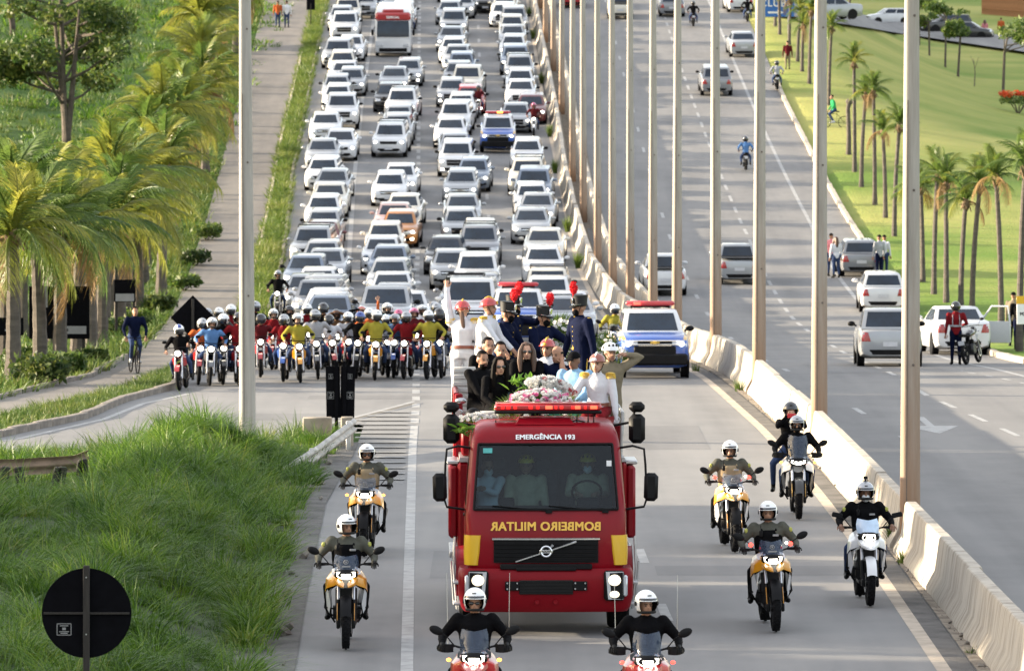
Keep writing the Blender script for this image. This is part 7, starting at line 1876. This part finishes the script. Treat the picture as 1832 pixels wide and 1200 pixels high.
# grille and badge
mb = MB(); mb.grid(lambda u, v: V(((2 * u - 1) * (.74 - .03 * v * 0), .02 + .055 * ((2 * u - 1) * .74 / 1.1) ** 2, 1.035 + .33 * v)), 10, 2); tp('grille', mb, M_TRIM)
for k in range(5): mb = MB(); mb.tube([((2 * t - 1) * .72, .012 + .055 * ((2 * t - 1) * .72 / 1.1) ** 2, 1.075 + .055 * k) for t in np.linspace(0, 1, 9)], .012, 6); tp('grille_slat', mb, M_TRIM)
mb = MB(); mb.tube([((2 * t - 1) * .76, .012 + .055 * ((2 * t - 1) * .76 / 1.1) ** 2, 1.372) for t in np.linspace(0, 1, 11)], .021, 6); tp('grille_trim', mb, M_CHROME)
mb = MB(); mb.tube([(-.43, -.01, 1.055), (.43, -.01, 1.335)], .016, 6); tp('diagonal_bar', mb, M_CHROME)
mb = MB(); mb.torus((0, -.02, 1.20), (0, 1, 0), .072, .017, 28, 8); mb.box((0, -.022, 1.20), (.19, .014, .05), bev=.006); mb.tube([(.052, -.02, 1.255), (.095, -.02, 1.295)], [.012, .026], 6); em = tp('emblem', mb, M_CHROME)
obj('lettering', text_mesh('VOLVO', .046, 'lettering', .002, .001), M_TRIM, em, (0, -.031, 1.20), (R(90), 0, 0))
# bumper
mb = MB(); rg = []
for z, w, yf in [(.34, 1.16, .02), (.40, 1.20, -.03), (.55, 1.235, -.05), (.60, 1.235, -.065), (.80, 1.24, -.07), (.90, 1.235, -.06), (.955, 1.21, -.02)]:
    r_ = cab_ring(z, w, yf, .20); rg.append([V((p.x, min(p.y, .62), p.z)) for p in r_])
mb.loft(rg); tp('bumper', mb, F_REDD, ang=35)
mb = MB(); mb.box((0, .0, .985), (1.30, .10, .075), bev=.01); mb.box((0, -.045, .955), (.85, .06, .05), bev=.01); tp('upper_intake', mb, M_TRIM)
mb = MB(); mb.box((0, -.075, .70), (.76, .03, .20), bev=.008); tp('lower_intake', mb, M_LINER)
for k in range(4): mb = MB(); mb.box((0, -.09, .635 + .045 * k), (.74, .012, .010)); tp('intake_slat', mb, M_TRIM)
for s in (-1, 1):
    mb = MB(); mb.box((s * .48, -.085, .72), (.20, .03, .13), bev=.008); tw = tp('tow_cover', mb, M_TRIM)
    mb = MB()
    for a in (-.07, .07):
        for b in (-.04, .04): mb.cyl((s * .48 + a, -.103, .72 + b), (0, 1, 0), .012, .012, 8)
    obj('bolt', mb, M_ALU, tw)['kind'] = 'stuff'
    mb = MB(); mb.cyl((s * .13, -.062, .49), (0, 1, 0), .03, .04, 14); tp('tow_eye', mb, F_REDD)
    mb = MB(); mb.box((s * .96, -.035, .72), (.29, .13, .42), bev=.03); hb = tp('headlight', mb, M_TRIM); mb = MB(); mb.add([(s * .84, -.103, .92), (s * 1.09, -.09, .92), (s * 1.085, -.09, .53), (s * .875, -.103, .53)], [(0, 1, 2, 3)]); obj('lens', mb, M_LENS, hb)
    mb = MB(); mb.ell((s * .965, -.100, .80), (.090, .03, .080), 16, 8); obj('lamp', mb, M_LITN, hb)
    mb = MB(); mb.ell((s * .965, -.100, .60), (.070, .03, .050), 14, 8); obj('lamp', mb, M_LITN if s > 0 else M_LENS, hb)
    mb = MB(); mb.box((s * 1.11, -.02, .72), (.08, .12, .30), bev=.02); obj('indicator', mb, M_LENS, hb)
    mb = MB(); rr = []
    for z, a, q in [(1.00, .028, .985), (1.2, .036, .96), (1.42, .028, .935)]:
        c_ = cab_ring(z, 1.128 + a, .052 - a, .16); c_ = [V((q, c_[8].y, z))] + c_[8:13]; c_ += [V((p.x * .93, p.y + .07, z)) for p in c_[::-1]]; rr.append([V((s * p.x, p.y, p.z)) for p in c_])
    mb.loft(rr); tp('corner_deflector', mb, F_YEL)
    # wheel arch, wheel, steps
    mb = MB(); mb.grid(lambda u, v: V((s * (.86 + .40 * u), 1.28 - .68 * cos(pi * v) , .52 + .66 * sin(pi * v) * (1.0 if u < .9 else .98))), 4, 14); mb.grid(lambda u, v: V((s * 1.26, 1.28 - (.56 + .12 * u) * cos(pi * v), .52 + (.54 + .12 * u) * sin(pi * v))), 1, 14); tp('wheel_arch', mb, F_RED)
    mb = MB(); mb.cyl((0, 0, 0), (1, 0, 0), .50, .30, 30); wme = mb; w_ = obj('wheel', mb, M_TYRE, truck, (s * 1.06, 1.28, .50), bevel=.04)
    mb = MB(); mb.cyl((s * .155, 0, 0), (1, 0, 0), .28, .02, 20); obj('rim', mb, M_ALU, w_)
    for y in (5.9,):
        w_ = obj('wheel', wme.mesh('wheel', bevel=.04), M_TYRE, truck, (s * 1.0, y, .50))
        mb = MB(); mb.cyl((s * .155, 0, 0), (1, 0, 0), .28, .02, 20); obj('rim', mb, M_ALU, w_)
    mb = MB()
    for z in (.42, .72): mb.box((s * 1.20, .62, z), (.22, .42, .04), bev=.01)
    mb.box((s * 1.12, .62, .58), (.04, .4, .5)); tp('step', mb, M_STEEL)
    # main mirror on its tube frame
    mb = MB(); mb.tube([(s * 1.04, .55, 2.62), (s * 1.24, .42, 2.66), (s * 1.40, .36, 2.62), (s * 1.42, .36, 2.40), (s * 1.44, .36, 1.92), (s * 1.40, .38, 1.80), (s * 1.15, .42, 1.76)], .017, 8); fr_ = tp('mirror_arm', mb, M_TRIM)
    mb = MB(); mb.box((s * 1.50, .36, 2.08), (.20, .14, .40), rot=(0, s * .03, 0), bev=.05); obj('mirror', mb, M_TRIM, fr_)
    mb = MB(); mb.tube([(s * 1.0, 1.2, 2.9), (s * 1.25, 1.15, 2.95), (s * 1.32, 1.1, 3.18)], .02, 8); fr_ = tp('mirror_arm', mb, M_TRIM)
    mb = MB(); mb.box((s * 1.33, 1.10, 2.86), (.235, .14, .42), bev=.06); mb.box((s * 1.33, 1.10, 3.17), (.225, .13, .15), bev=.05); obj('mirror', mb, M_TRIM, fr_, bevel=.0)
    mb = MB(); mb.tube([(s * 1.25, .70, .32), (s * 1.30, .66, .90), (s * 1.28, .70, 1.35)], .018, 6); mb.tube([(s * 1.30, .8, .4), (s * 1.34, .8, 1.0)], .012, 6); tp('grab_rail', mb, M_STEEL)
M_FLASH = lamp('flasher_bright', (1, .07, .03), .9); M_FLASHD = lamp('flasher_dim', (.8, .015, .012), .35)
# light bar on its red base
mb = MB(); mb.add([(-.42, .62, 2.95), (.42, .62, 2.95), (.36, .78, 3.03), (-.36, .78, 3.03), (-.42, 1.2, 2.97), (.42, 1.2, 2.97), (.36, 1.1, 3.04), (-.36, 1.1, 3.04)], [(0, 1, 2, 3), (3, 2, 6, 7), (0, 3, 7, 4), (1, 5, 6, 2), (4, 7, 6, 5)]); tp('light_bar_base', mb, F_RED)
mb = MB(); mb.box((.05, .92, 3.115), (1.53, .30, .045), bev=.015); lb = tp('light_bar', mb, M_TRIM)
mb = MB(); mb.box((.05, .92, 3.185), (1.53, .30, .10), bev=.03); mb.box((.05, .92, 3.245), (1.50, .28, .02), bev=.008, mi=1); obj('lens', mb, [M_LBAR, mat('lens_top', (.62, .22, .20), .15, coat=1)], lb)
for x_, w_ in ((-.60, .05), (-.52, .06), (-.42, .05), (-.20, .06), (-.10, .05), (.06, .10), (.16, .04), (.24, .05), (.40, .05), (.47, .08), (.58, .04), (.70, .10)):
    mb = MB(); mb.box((x_, .771, 3.185), (w_, .012, .048), bev=.006); obj('flasher', mb, M_FLASH if w_ > .07 else M_FLASHD, lb)
mb = MB()
for x_, h_ in ((.46, .14), (.62, .20), (.70, .12), (-.70, .05)): mb.tube([(x_, .78, 2.93), (x_, .78, 2.96 + h_)], [.014, .004], 6)
mb.tube([(.35, .80, 2.97), (.45, .78, 3.0), (.56, .78, 2.98), (.60, .80, 2.95)], .010, 6); tp('aerial', mb, M_TRIM)['kind'] = 'stuff'
# superstructure
mb = MB(); mb.box((0, 4.95, 1.55), (2.46, 5.4, 1.50), bev=.04); tp('superstructure', mb, F_RED, ang=30)
mb = MB(); mb.box((0, 4.9, .72), (1.0, 7.0, .22), bev=.02); tp('chassis', mb, M_TRIM)
for s in (-1, 1):
    mb = MB(); mb.box((s * 1.29, 2.75, 1.72), (.14, .95, 1.05), bev=.04); tp('locker', mb, F_RED)
    mb = MB(); mb.box((s * 1.30, 2.75, 2.29), (.18, .80, .06), bev=.015); tp('locker_lid', mb, M_ALU)
    for k in range(4): mb = MB(); mb.box((s * 1.245, 3.7 + 1.05 * k, 1.55), (.03, .95, 1.25), bev=.012); tp('shutter', mb, M_ALU)
    mb = MB(); mb.box((s * 1.20, 4.0, .88), (.28, 1.6, .10), bev=.01); mb.box((s * 1.2, 2.6, .95), (.2, .5, .3), bev=.03); tp('running_board', mb, M_STEEL)
mb = MB(); mb.box((0, 4.9, 2.335), (2.40, 5.3, .06)); tp('deck', mb, M_STEEL)
mb = MB(); mb.box((0, 6.75, 2.50), (2.36, 1.7, .28), bev=.02); tp('rear_platform', mb, M_ALU)
for s in (-1, 1): mb = MB(); mb.box((s * .92, 4.2, 2.60), (.50, 3.3, .46), bev=.03); tp('bench_locker', mb, F_REDD)
def ribbed(c, size, n, m, name):
    mb = MB(); mb.box(c, size, bev=.01); o = tp(name, mb, m)
    for k in range(n): mb = MB(); mb.box((c[0], c[1] - size[1] / 2 - .008, c[2] - size[2] / 2 + size[2] * (k + .5) / n), (size[0] * .96, .016, size[2] / n * .6), bev=.005); obj('rib', mb, m, o)
M_PANEL = mat('grey_white_panel', (.50, .49, .47), .6, var=.12, vs=3)
ribbed((-1.10, 5.2, 3.13), (.34, .08, .80), 8, M_PANEL, 'side_board'); ribbed((-.72, 2.45, 2.86), (.50, .20, .34), 5, M_PANEL, 'step_box')
mb = MB(); mb.tube([(-1.24, 3.6, 2.3), (-1.24, 3.6, 3.2), (-1.24, 5.6, 3.2), (-1.24, 5.6, 2.4)], .045, 8); tp('side_rail', mb, F_RED)
mb = MB(); mb.box((-1.20, 3.55, 2.75), (.12, .10, .95), bev=.02); tp('side_post', mb, F_RED); mb = MB(); mb.ell((-1.17, 3.5, 3.12), (.085, .05, .05), 12, 6); mb.box((-1.26, 3.45, 2.85), (.10, .04, .34), rot=(0, .5, 0), bev=.015); tp('work_lamp', mb, M_ALU)
mb = MB(); mb.tube([(1.15, 2.4, 2.4), (1.18, 2.4, 3.0), (1.18, 5.6, 3.0), (1.18, 5.6, 2.4)], .025, 8); tp('side_rail', mb, M_STEEL)
mb = MB(); mb.ell((-1.0, 2.3, 2.98), (.12, .10, .11), 14, 8); tp('siren', mb, M_TRIM)
# coffin under flag and flowers
def w(px, row, d): return V((X(px, d), d, CAMZ - (row - HOR) * d / F))
cof = thing('coffin', 'coffin under a dark green cloth among the flowers on the truck roof', 'coffin', TW(.42, 2.9, 2.36), (0, 0, TRZ))
mb = MB(); mb.box((0, .2, .32), (.62, 1.9, .44), bev=.06); obj('casket', mb, M_BROWNL, cof)
M_FLAG = cloth('flag_green', (.012, .075, .045)); mb = MB()
mb.grid(lambda u, v: V(((2 * u - 1) * .46, -.80 + 2.0 * v, .60 - .36 * max(0, abs(2 * u - 1) - .66) * 3 + .02 * sin(9 * u + 5 * v) - (.25 * max(0, .12 - v) / .12))), 14, 14); obj('flag', mb, M_FLAG, cof)
# flowers
M_PETALW = mat('petal_white', (.74, .73, .70), .7, var=.08, vs=30); M_PETALP = mat('petal_pink', (.70, .16, .36), .7, var=.2, vs=30); M_PETALR = mat('petal_red', (.45, .01, .02), .7)
M_FERN = leafmat('wreath_green', (.05, .11, .015), (.17, .24, .035), 6, .35, .5, None, isl=True); M_FERN2 = leafmat('wreath_dark_green', (.012, .05, .018), (.03, .10, .03), 6, .3, .5, None, isl=True)
fb = MB()
for k in range(3):
    m_ = 7 - k; 
    for i in range(m_): a = 2 * pi * i / m_ + k * .4; r1 = .040 * (1 - k * .28); fb.add([(0, 0, .008 * k), (cos(a - .4) * r1 * .7, sin(a - .4) * r1 * .7, .012 + .012 * k), (cos(a) * r1, sin(a) * r1, .016 + .014 * k), (cos(a + .4) * r1 * .7, sin(a + .4) * r1 * .7, .012 + .012 * k)], [(0, 1, 2, 3)])
FLW = {}
for k, m_ in (('w', M_PETALW), ('p', M_PETALP), ('r', M_PETALR)): me = fb.mesh('flower', recalc=False, smooth=False); me.materials.append(m_); FLW[k] = me
def wreath(label, c, ax, ay, tilt, nfl, mix, leaf_n, leaf=M_FERN, name='wreath', dome=.10, fringe=1.25, seed=1, roll=0, fl=1.0):
    """domed oval cushion: foliage round the rim and below, single blossoms on the dome"""
    rs = random.Random(seed); t = thing(name, label, 'flowers', c, (tilt, roll, 0)); npr = np.random.RandomState(seed); P = []
    r_ = np.sqrt(npr.rand(leaf_n)) * fringe; a_ = npr.rand(leaf_n) * 2 * pi
    x_, y_ = np.cos(a_) * r_ * ax, np.sin(a_) * r_ * ay; z_ = dome * np.maximum(0, 1 - r_ ** 2) - .04 - .03 * npr.rand(leaf_n) - .05 * r_
    ro = np.stack([x_, y_, z_], 1); hh = np.full(leaf_n, .05) + .05 * npr.rand(leaf_n); 
    o = blades('foliage', ro, hh, np.stack([np.cos(a_) * .10 + npr.randn(leaf_n) * .03, np.sin(a_) * .10 + npr.randn(leaf_n) * .03], 1), np.full(leaf_n, .018), leaf, 3, .9, 'stuff'); o.parent = t
    for i in range(nfl):
        u = sqrt(rs.random()) * .97; a = i * 2.39996; k = mix[0] if rs.random() < mix[2] else mix[1]
        x, y = cos(a) * u * ax, sin(a) * u * ay; s = rs.uniform(.85, 1.25) * fl
        f = obj('flower', FLW[k], None, t, (x, y, dome * (1 - u * u) + .01), (-y / ay * .5 + rs.uniform(-.3, .3), x / ax * .5 + rs.uniform(-.3, .3), rs.random() * 6)); f.scale = (s, s, s)
    return t
wreath('large flower wreath of white and pink blossoms with green fringe on the cab roof', w(965, 722, 80.6), .50, .26, R(38), 190, ('w', 'p', .74), 1500, seed=3, dome=.14)
wreath('white flower arrangement lying behind the pink and white wreath', w(985, 698, 81.4), .38, .20, R(35), 130, ('w', 'r', .95), 260, M_FERN2, seed=4, roll=R(14), dome=.16, fringe=1.1, fl=1.2)
wreath('sprays of white flowers hanging over the left edge of the cab roof', w(858, 752, 80.6), .32, .14, R(30), 46, ('w', 'w', 1), 700, seed=5, dome=.06, fringe=1.4)
wreath('pale green flower wreath standing between the two soldiers at the rear', w(1004, 602, 88.4), .20, .32, R(62), 26, ('w', 'w', 1), 1300, M_FERN, seed=6, dome=.10)
wreath('bunch of greenery with small white flowers right of the tall soldier', w(1104, 636, 85.0), .12, .11, R(45), 12, ('w', 'w', 1), 700, M_FERN, seed=7, fringe=1.5)
wreath('yellow-green spray of flowers beside the soldier and the police pickup', w(1086, 616, 87.0), .11, .20, R(50), 6, ('w', 'w', 1), 600, M_FERN, seed=8, fringe=1.4)
t = thing('foliage_spray', 'bright green leafy sprig sticking out left over the cab roof', 'foliage', w(822, 772, 80.0)); rs = random.Random(3)
lf = MB(); lf.add([(0, 0, 0), (.06, -.028, .01), (.13, -.03, .0), (.20, 0, -.03), (.13, .03, .0), (.06, .028, .01)], [(0, 1, 2, 3), (0, 3, 4, 5)]); lme = lf.mesh('leaf', recalc=False); lme.materials.append(leafmat('sprig_leaf', (.10, .24, .03), (.20, .34, .05), 5, .4))
for i in range(22): a = rs.uniform(1.8, 5.2); obj('leaf', lme, None, t, (rs.uniform(-.05, .2), rs.uniform(-.1, .1), rs.uniform(-.03, .06)), (rs.uniform(-.6, .6), rs.uniform(-.6, .3), a if i % 3 else rs.uniform(-1, 1)))
t = thing('foliage_spray', 'dark fern leaves rising behind the pink and white wreath', 'foliage', w(940, 696, 81.9))
for i in range(26): obj('leaf', lme, None, t, (rs.uniform(-.25, .1), rs.uniform(-.1, .1), rs.uniform(-.06, .12)), (rs.uniform(-.6, .6), rs.uniform(-1.1, -.2), rs.uniform(0, 6.28)))

# ------------------------------------------------------------------ people on the truck
GRP = 'people on the fire truck'
def sitp(px, d, z0, seat, rz, label, skin, top, legs, hair='short', fem=False, hl=None, hr=None, head=(0, 0), glasses=False, mask=None, beard=False, hm=None, hatk=None, hatm=None, lean=.08, sleeve=None, kind='sit', gloves=None, side=0, cap=None, twist=0, bulk=1.1, **kw):
    J = pose(kind, lean, twist, hl, hr, head, seat=seat, fem=fem, side=side, **kw)
    t = person(label, (X(px, d), d, z0), rz, J, SKIN[skin], top, legs, None, gloves, sleeve, fem, GRP, bulk, voxel=.017); t.scale = (1.08, 1.06, 1.04)
    face(J, t, glasses, mask, beard, hair, hm)
    if hatk: hat(J, t, hatk, hatm)
    return t, J
K = C
# cab crew
sitp(872, 80.5, .98, .52, 0, 'crew member in white with phone in the left cab seat behind the windscreen', 1, K['white'], K['red'], 'short', True, (-.05, -.42, .98), (-.12, -.42, .98), (.3, .2), mask=M_MASKW)
t, J = sitp(941, 80.55, .98, .50, 0, 'firefighter with yellow helmet in the middle cab seat', 1, K['beige'], K['beige'], 'none', False, None, None, (0, 0)); hat(J, t, 'climb', M_HELY)
t, J = sitp(1052, 80.5, .98, .52, 0, 'driver with yellow helmet and white mask at the wheel', 1, K['beige'], K['beige'], 'none', False, (.12, -.48, .92), (-.16, -.48, .92), (-.1, 0), mask=M_MASKW); hat(J, t, 'climb', M_HELY)
# mourners
t, J = sitp(1070, 81.6, 2.42, .50, R(-12), 'woman in white gala uniform with gold epaulettes and red helmet seated behind the cab', 0, K['white'], K['red'], 'none', True, (.30, -.14, .34), (-.36, -.30, .66), (-.1, .05), hatk='fire', hatm=M_HELBR, knees=(.10, -.40, .52), gloves=K['white']); epaulettes(J, t); belt(J, t, M_BROWNL)
t, J = sitp(1090, 83.6, 2.10, 0, R(10), 'man in khaki with white climbing helmet raising an arm, right of the truck', 1, K['khaki'], K['khaki'], 'none', False, (.22, -.10, 1.58), None, (.2, 0), hatk='climb', kind='stand')
sitp(1036, 82.9, 2.38, .50, R(-28), 'man in a light blue shirt and black cap seated beside the flowers', 2, K['sky'], K['navy'], 'none', False, (.12, -.42, .66), (-.14, -.44, .66), (-.1, .15), cap=1, hatk='cap', hatm=K['black'], lean=.22)
sitp(1000, 84.0, 2.40, .50, R(-18), 'balding man in a navy polo shirt with his hand on his cheek', 1, K['navy'], K['navy'], 'bald', False, (.10, -.17, 1.14), None, (-.25, .1), lean=.1, sleeve=SKIN[1], gloves=SKIN[1])
sitp(981, 85.4, 2.40, .52, R(-10), 'firefighter in white shirt and red helmet behind the balding man', 1, K['white'], K['red'], 'none', False, None, None, (-.2, .05), hatk='fire')
sitp(942, 83.9, 2.42, .56, R(2), 'woman in black with long brown hair and sunglasses seated in the middle', 0, K['black'], K['black'], 'long', True, (.10, -.30, .72), (-.10, -.30, .72), (.05, 0), True, lean=.06)
sitp(888, 82.3, 2.42, .44, R(22), 'woman in black with long black hair and sunglasses seated nearest the cab', 0, K['black'], K['black'], 'long', True, (.14, -.40, .60), (-.16, -.36, .62), (-.1, .08), True, hm=M_HAIR, lean=.16)
sitp(856, 83.4, 2.40, .46, R(35), 'bearded young man in a black shirt seated at the left edge', 1, K['black'], K['black'], 'short', False, (.14, -.40, .62), (-.14, -.40, .60), (-.1, .1), beard=True, lean=.14)
sitp(893, 84.4, 2.40, .54, R(15), 'man in a black T-shirt with bare forearms behind the woman in sunglasses', 1, K['black'], K['denim'], 'short', False, (.14, -.36, .58), (-.22, -.30, .50), (-.15, .05), sleeve=SKIN[1], lean=.10)
sitp(871, 85.3, 2.42, .54, R(20), 'dark haired man in black looking over the shoulder of the bearded man', 1, K['black'], K['black'], 'short', False, None, None, (0, 0))
# guards at the rear
t, J = sitp(827, 87.6, 2.66, 0, R(172), 'woman in white gala uniform seen from behind raising a phone', 0, K['white'], K['white'], 'tail', True, (.25, -.12, 1.90), None, (0, 0), hatk='fire', kind='stand', hm=M_HAIRB); belt(J, t, M_BROWNL); epaulettes(J, t)
hp_ = V((X(827, 87.6), 87.6, 2.66)) + Euler((0, 0, R(172))).to_matrix() @ (J['wrl'] + (J['wrl'] - J['ell']).normalized() * .13 + V((0, -.02, .05))); mb = MB(); mb.box((0, 0, 0), (.075, .012, .15), bev=.005); mb.box((0, -.007, 0), (.066, .002, .13)); tag(obj('phone', mb, M_SUNG, None, hp_), 'black phone held high by the woman in white at the rear left', 'phone')
t, J = sitp(866, 86.9, 2.64, 0, R(72), 'firefighter in white gala uniform and red helmet seen from the side', 1, K['white'], K['white'], 'none', False, (.20, -.36, .98), (-.2, -.40, .95), (.1, 0), hatk='fire', kind='stand', lean=.1); epaulettes(J, t); belt(J, t, M_BROWNL)
def soldier(px, d, z0, rz, label, hl=None, hr=None, head=(0, 0), lean=.05, skin=1, twist=0):
    t, J = sitp(px, d, z0, 0, rz, label, skin, K['navy'], K['navy'], 'none', False, hl, hr, head, mask=M_MASKB, hatk='shako', kind='stand', lean=lean, gloves=K['navy'], twist=twist, bulk=1.14)
    belt(J, t, M_GOLDB); mb = MB()
    for s, n in ((1, 'l'), (-1, 'r')):
        mb.tube([J['hip' + n] + V((s * .085, 0, -.05)), J['kn' + n] + V((s * .068, 0, 0)), J['an' + n] + V((s * .05, 0, .1))], .010, 5)
    obj('trouser_stripe', mb, M_GOLDB, t)['kind'] = 'stuff'
    mb = MB()
    for k in range(5): mb.ell(J['pelvis'] + J['up'] * (.12 + .07 * k) + V((0, -.138, 0)), (.009, .006, .009), 6, 4)
    for s, n in ((1, 'l'), (-1, 'r')): mb.box(J['sh' + n] + V((0, 0, .055)), (.11, .05, .015), bev=.005)
    obj('braid', mb, M_GOLDB, t)['kind'] = 'stuff'
    return t
soldier(898, 87.4, 2.52, R(65), 'soldier in navy uniform with plumed shako, left one of the group facing right', (.12, -.40, 1.0), (-.10, -.42, 1.0), (.0, .1), .12)
soldier(914, 88.3, 2.58, R(60), 'soldier with plumed shako standing behind the left soldier of the group', (.1, -.5, 1.5), None, (0, .05))
soldier(962, 87.4, 2.46, R(50), 'soldier in navy uniform with plumed shako stretching an arm to the right', (.20, -.56, 1.28), (-.1, -.40, 1.1), (.1, .1), .16)
t = soldier(1040, 86.2, 2.66, R(-62), 'tallest soldier in navy uniform with plumed shako standing at the rear right', (.32, .06, .80), (-.34, -.12, .84), (-.1, .05), .02)
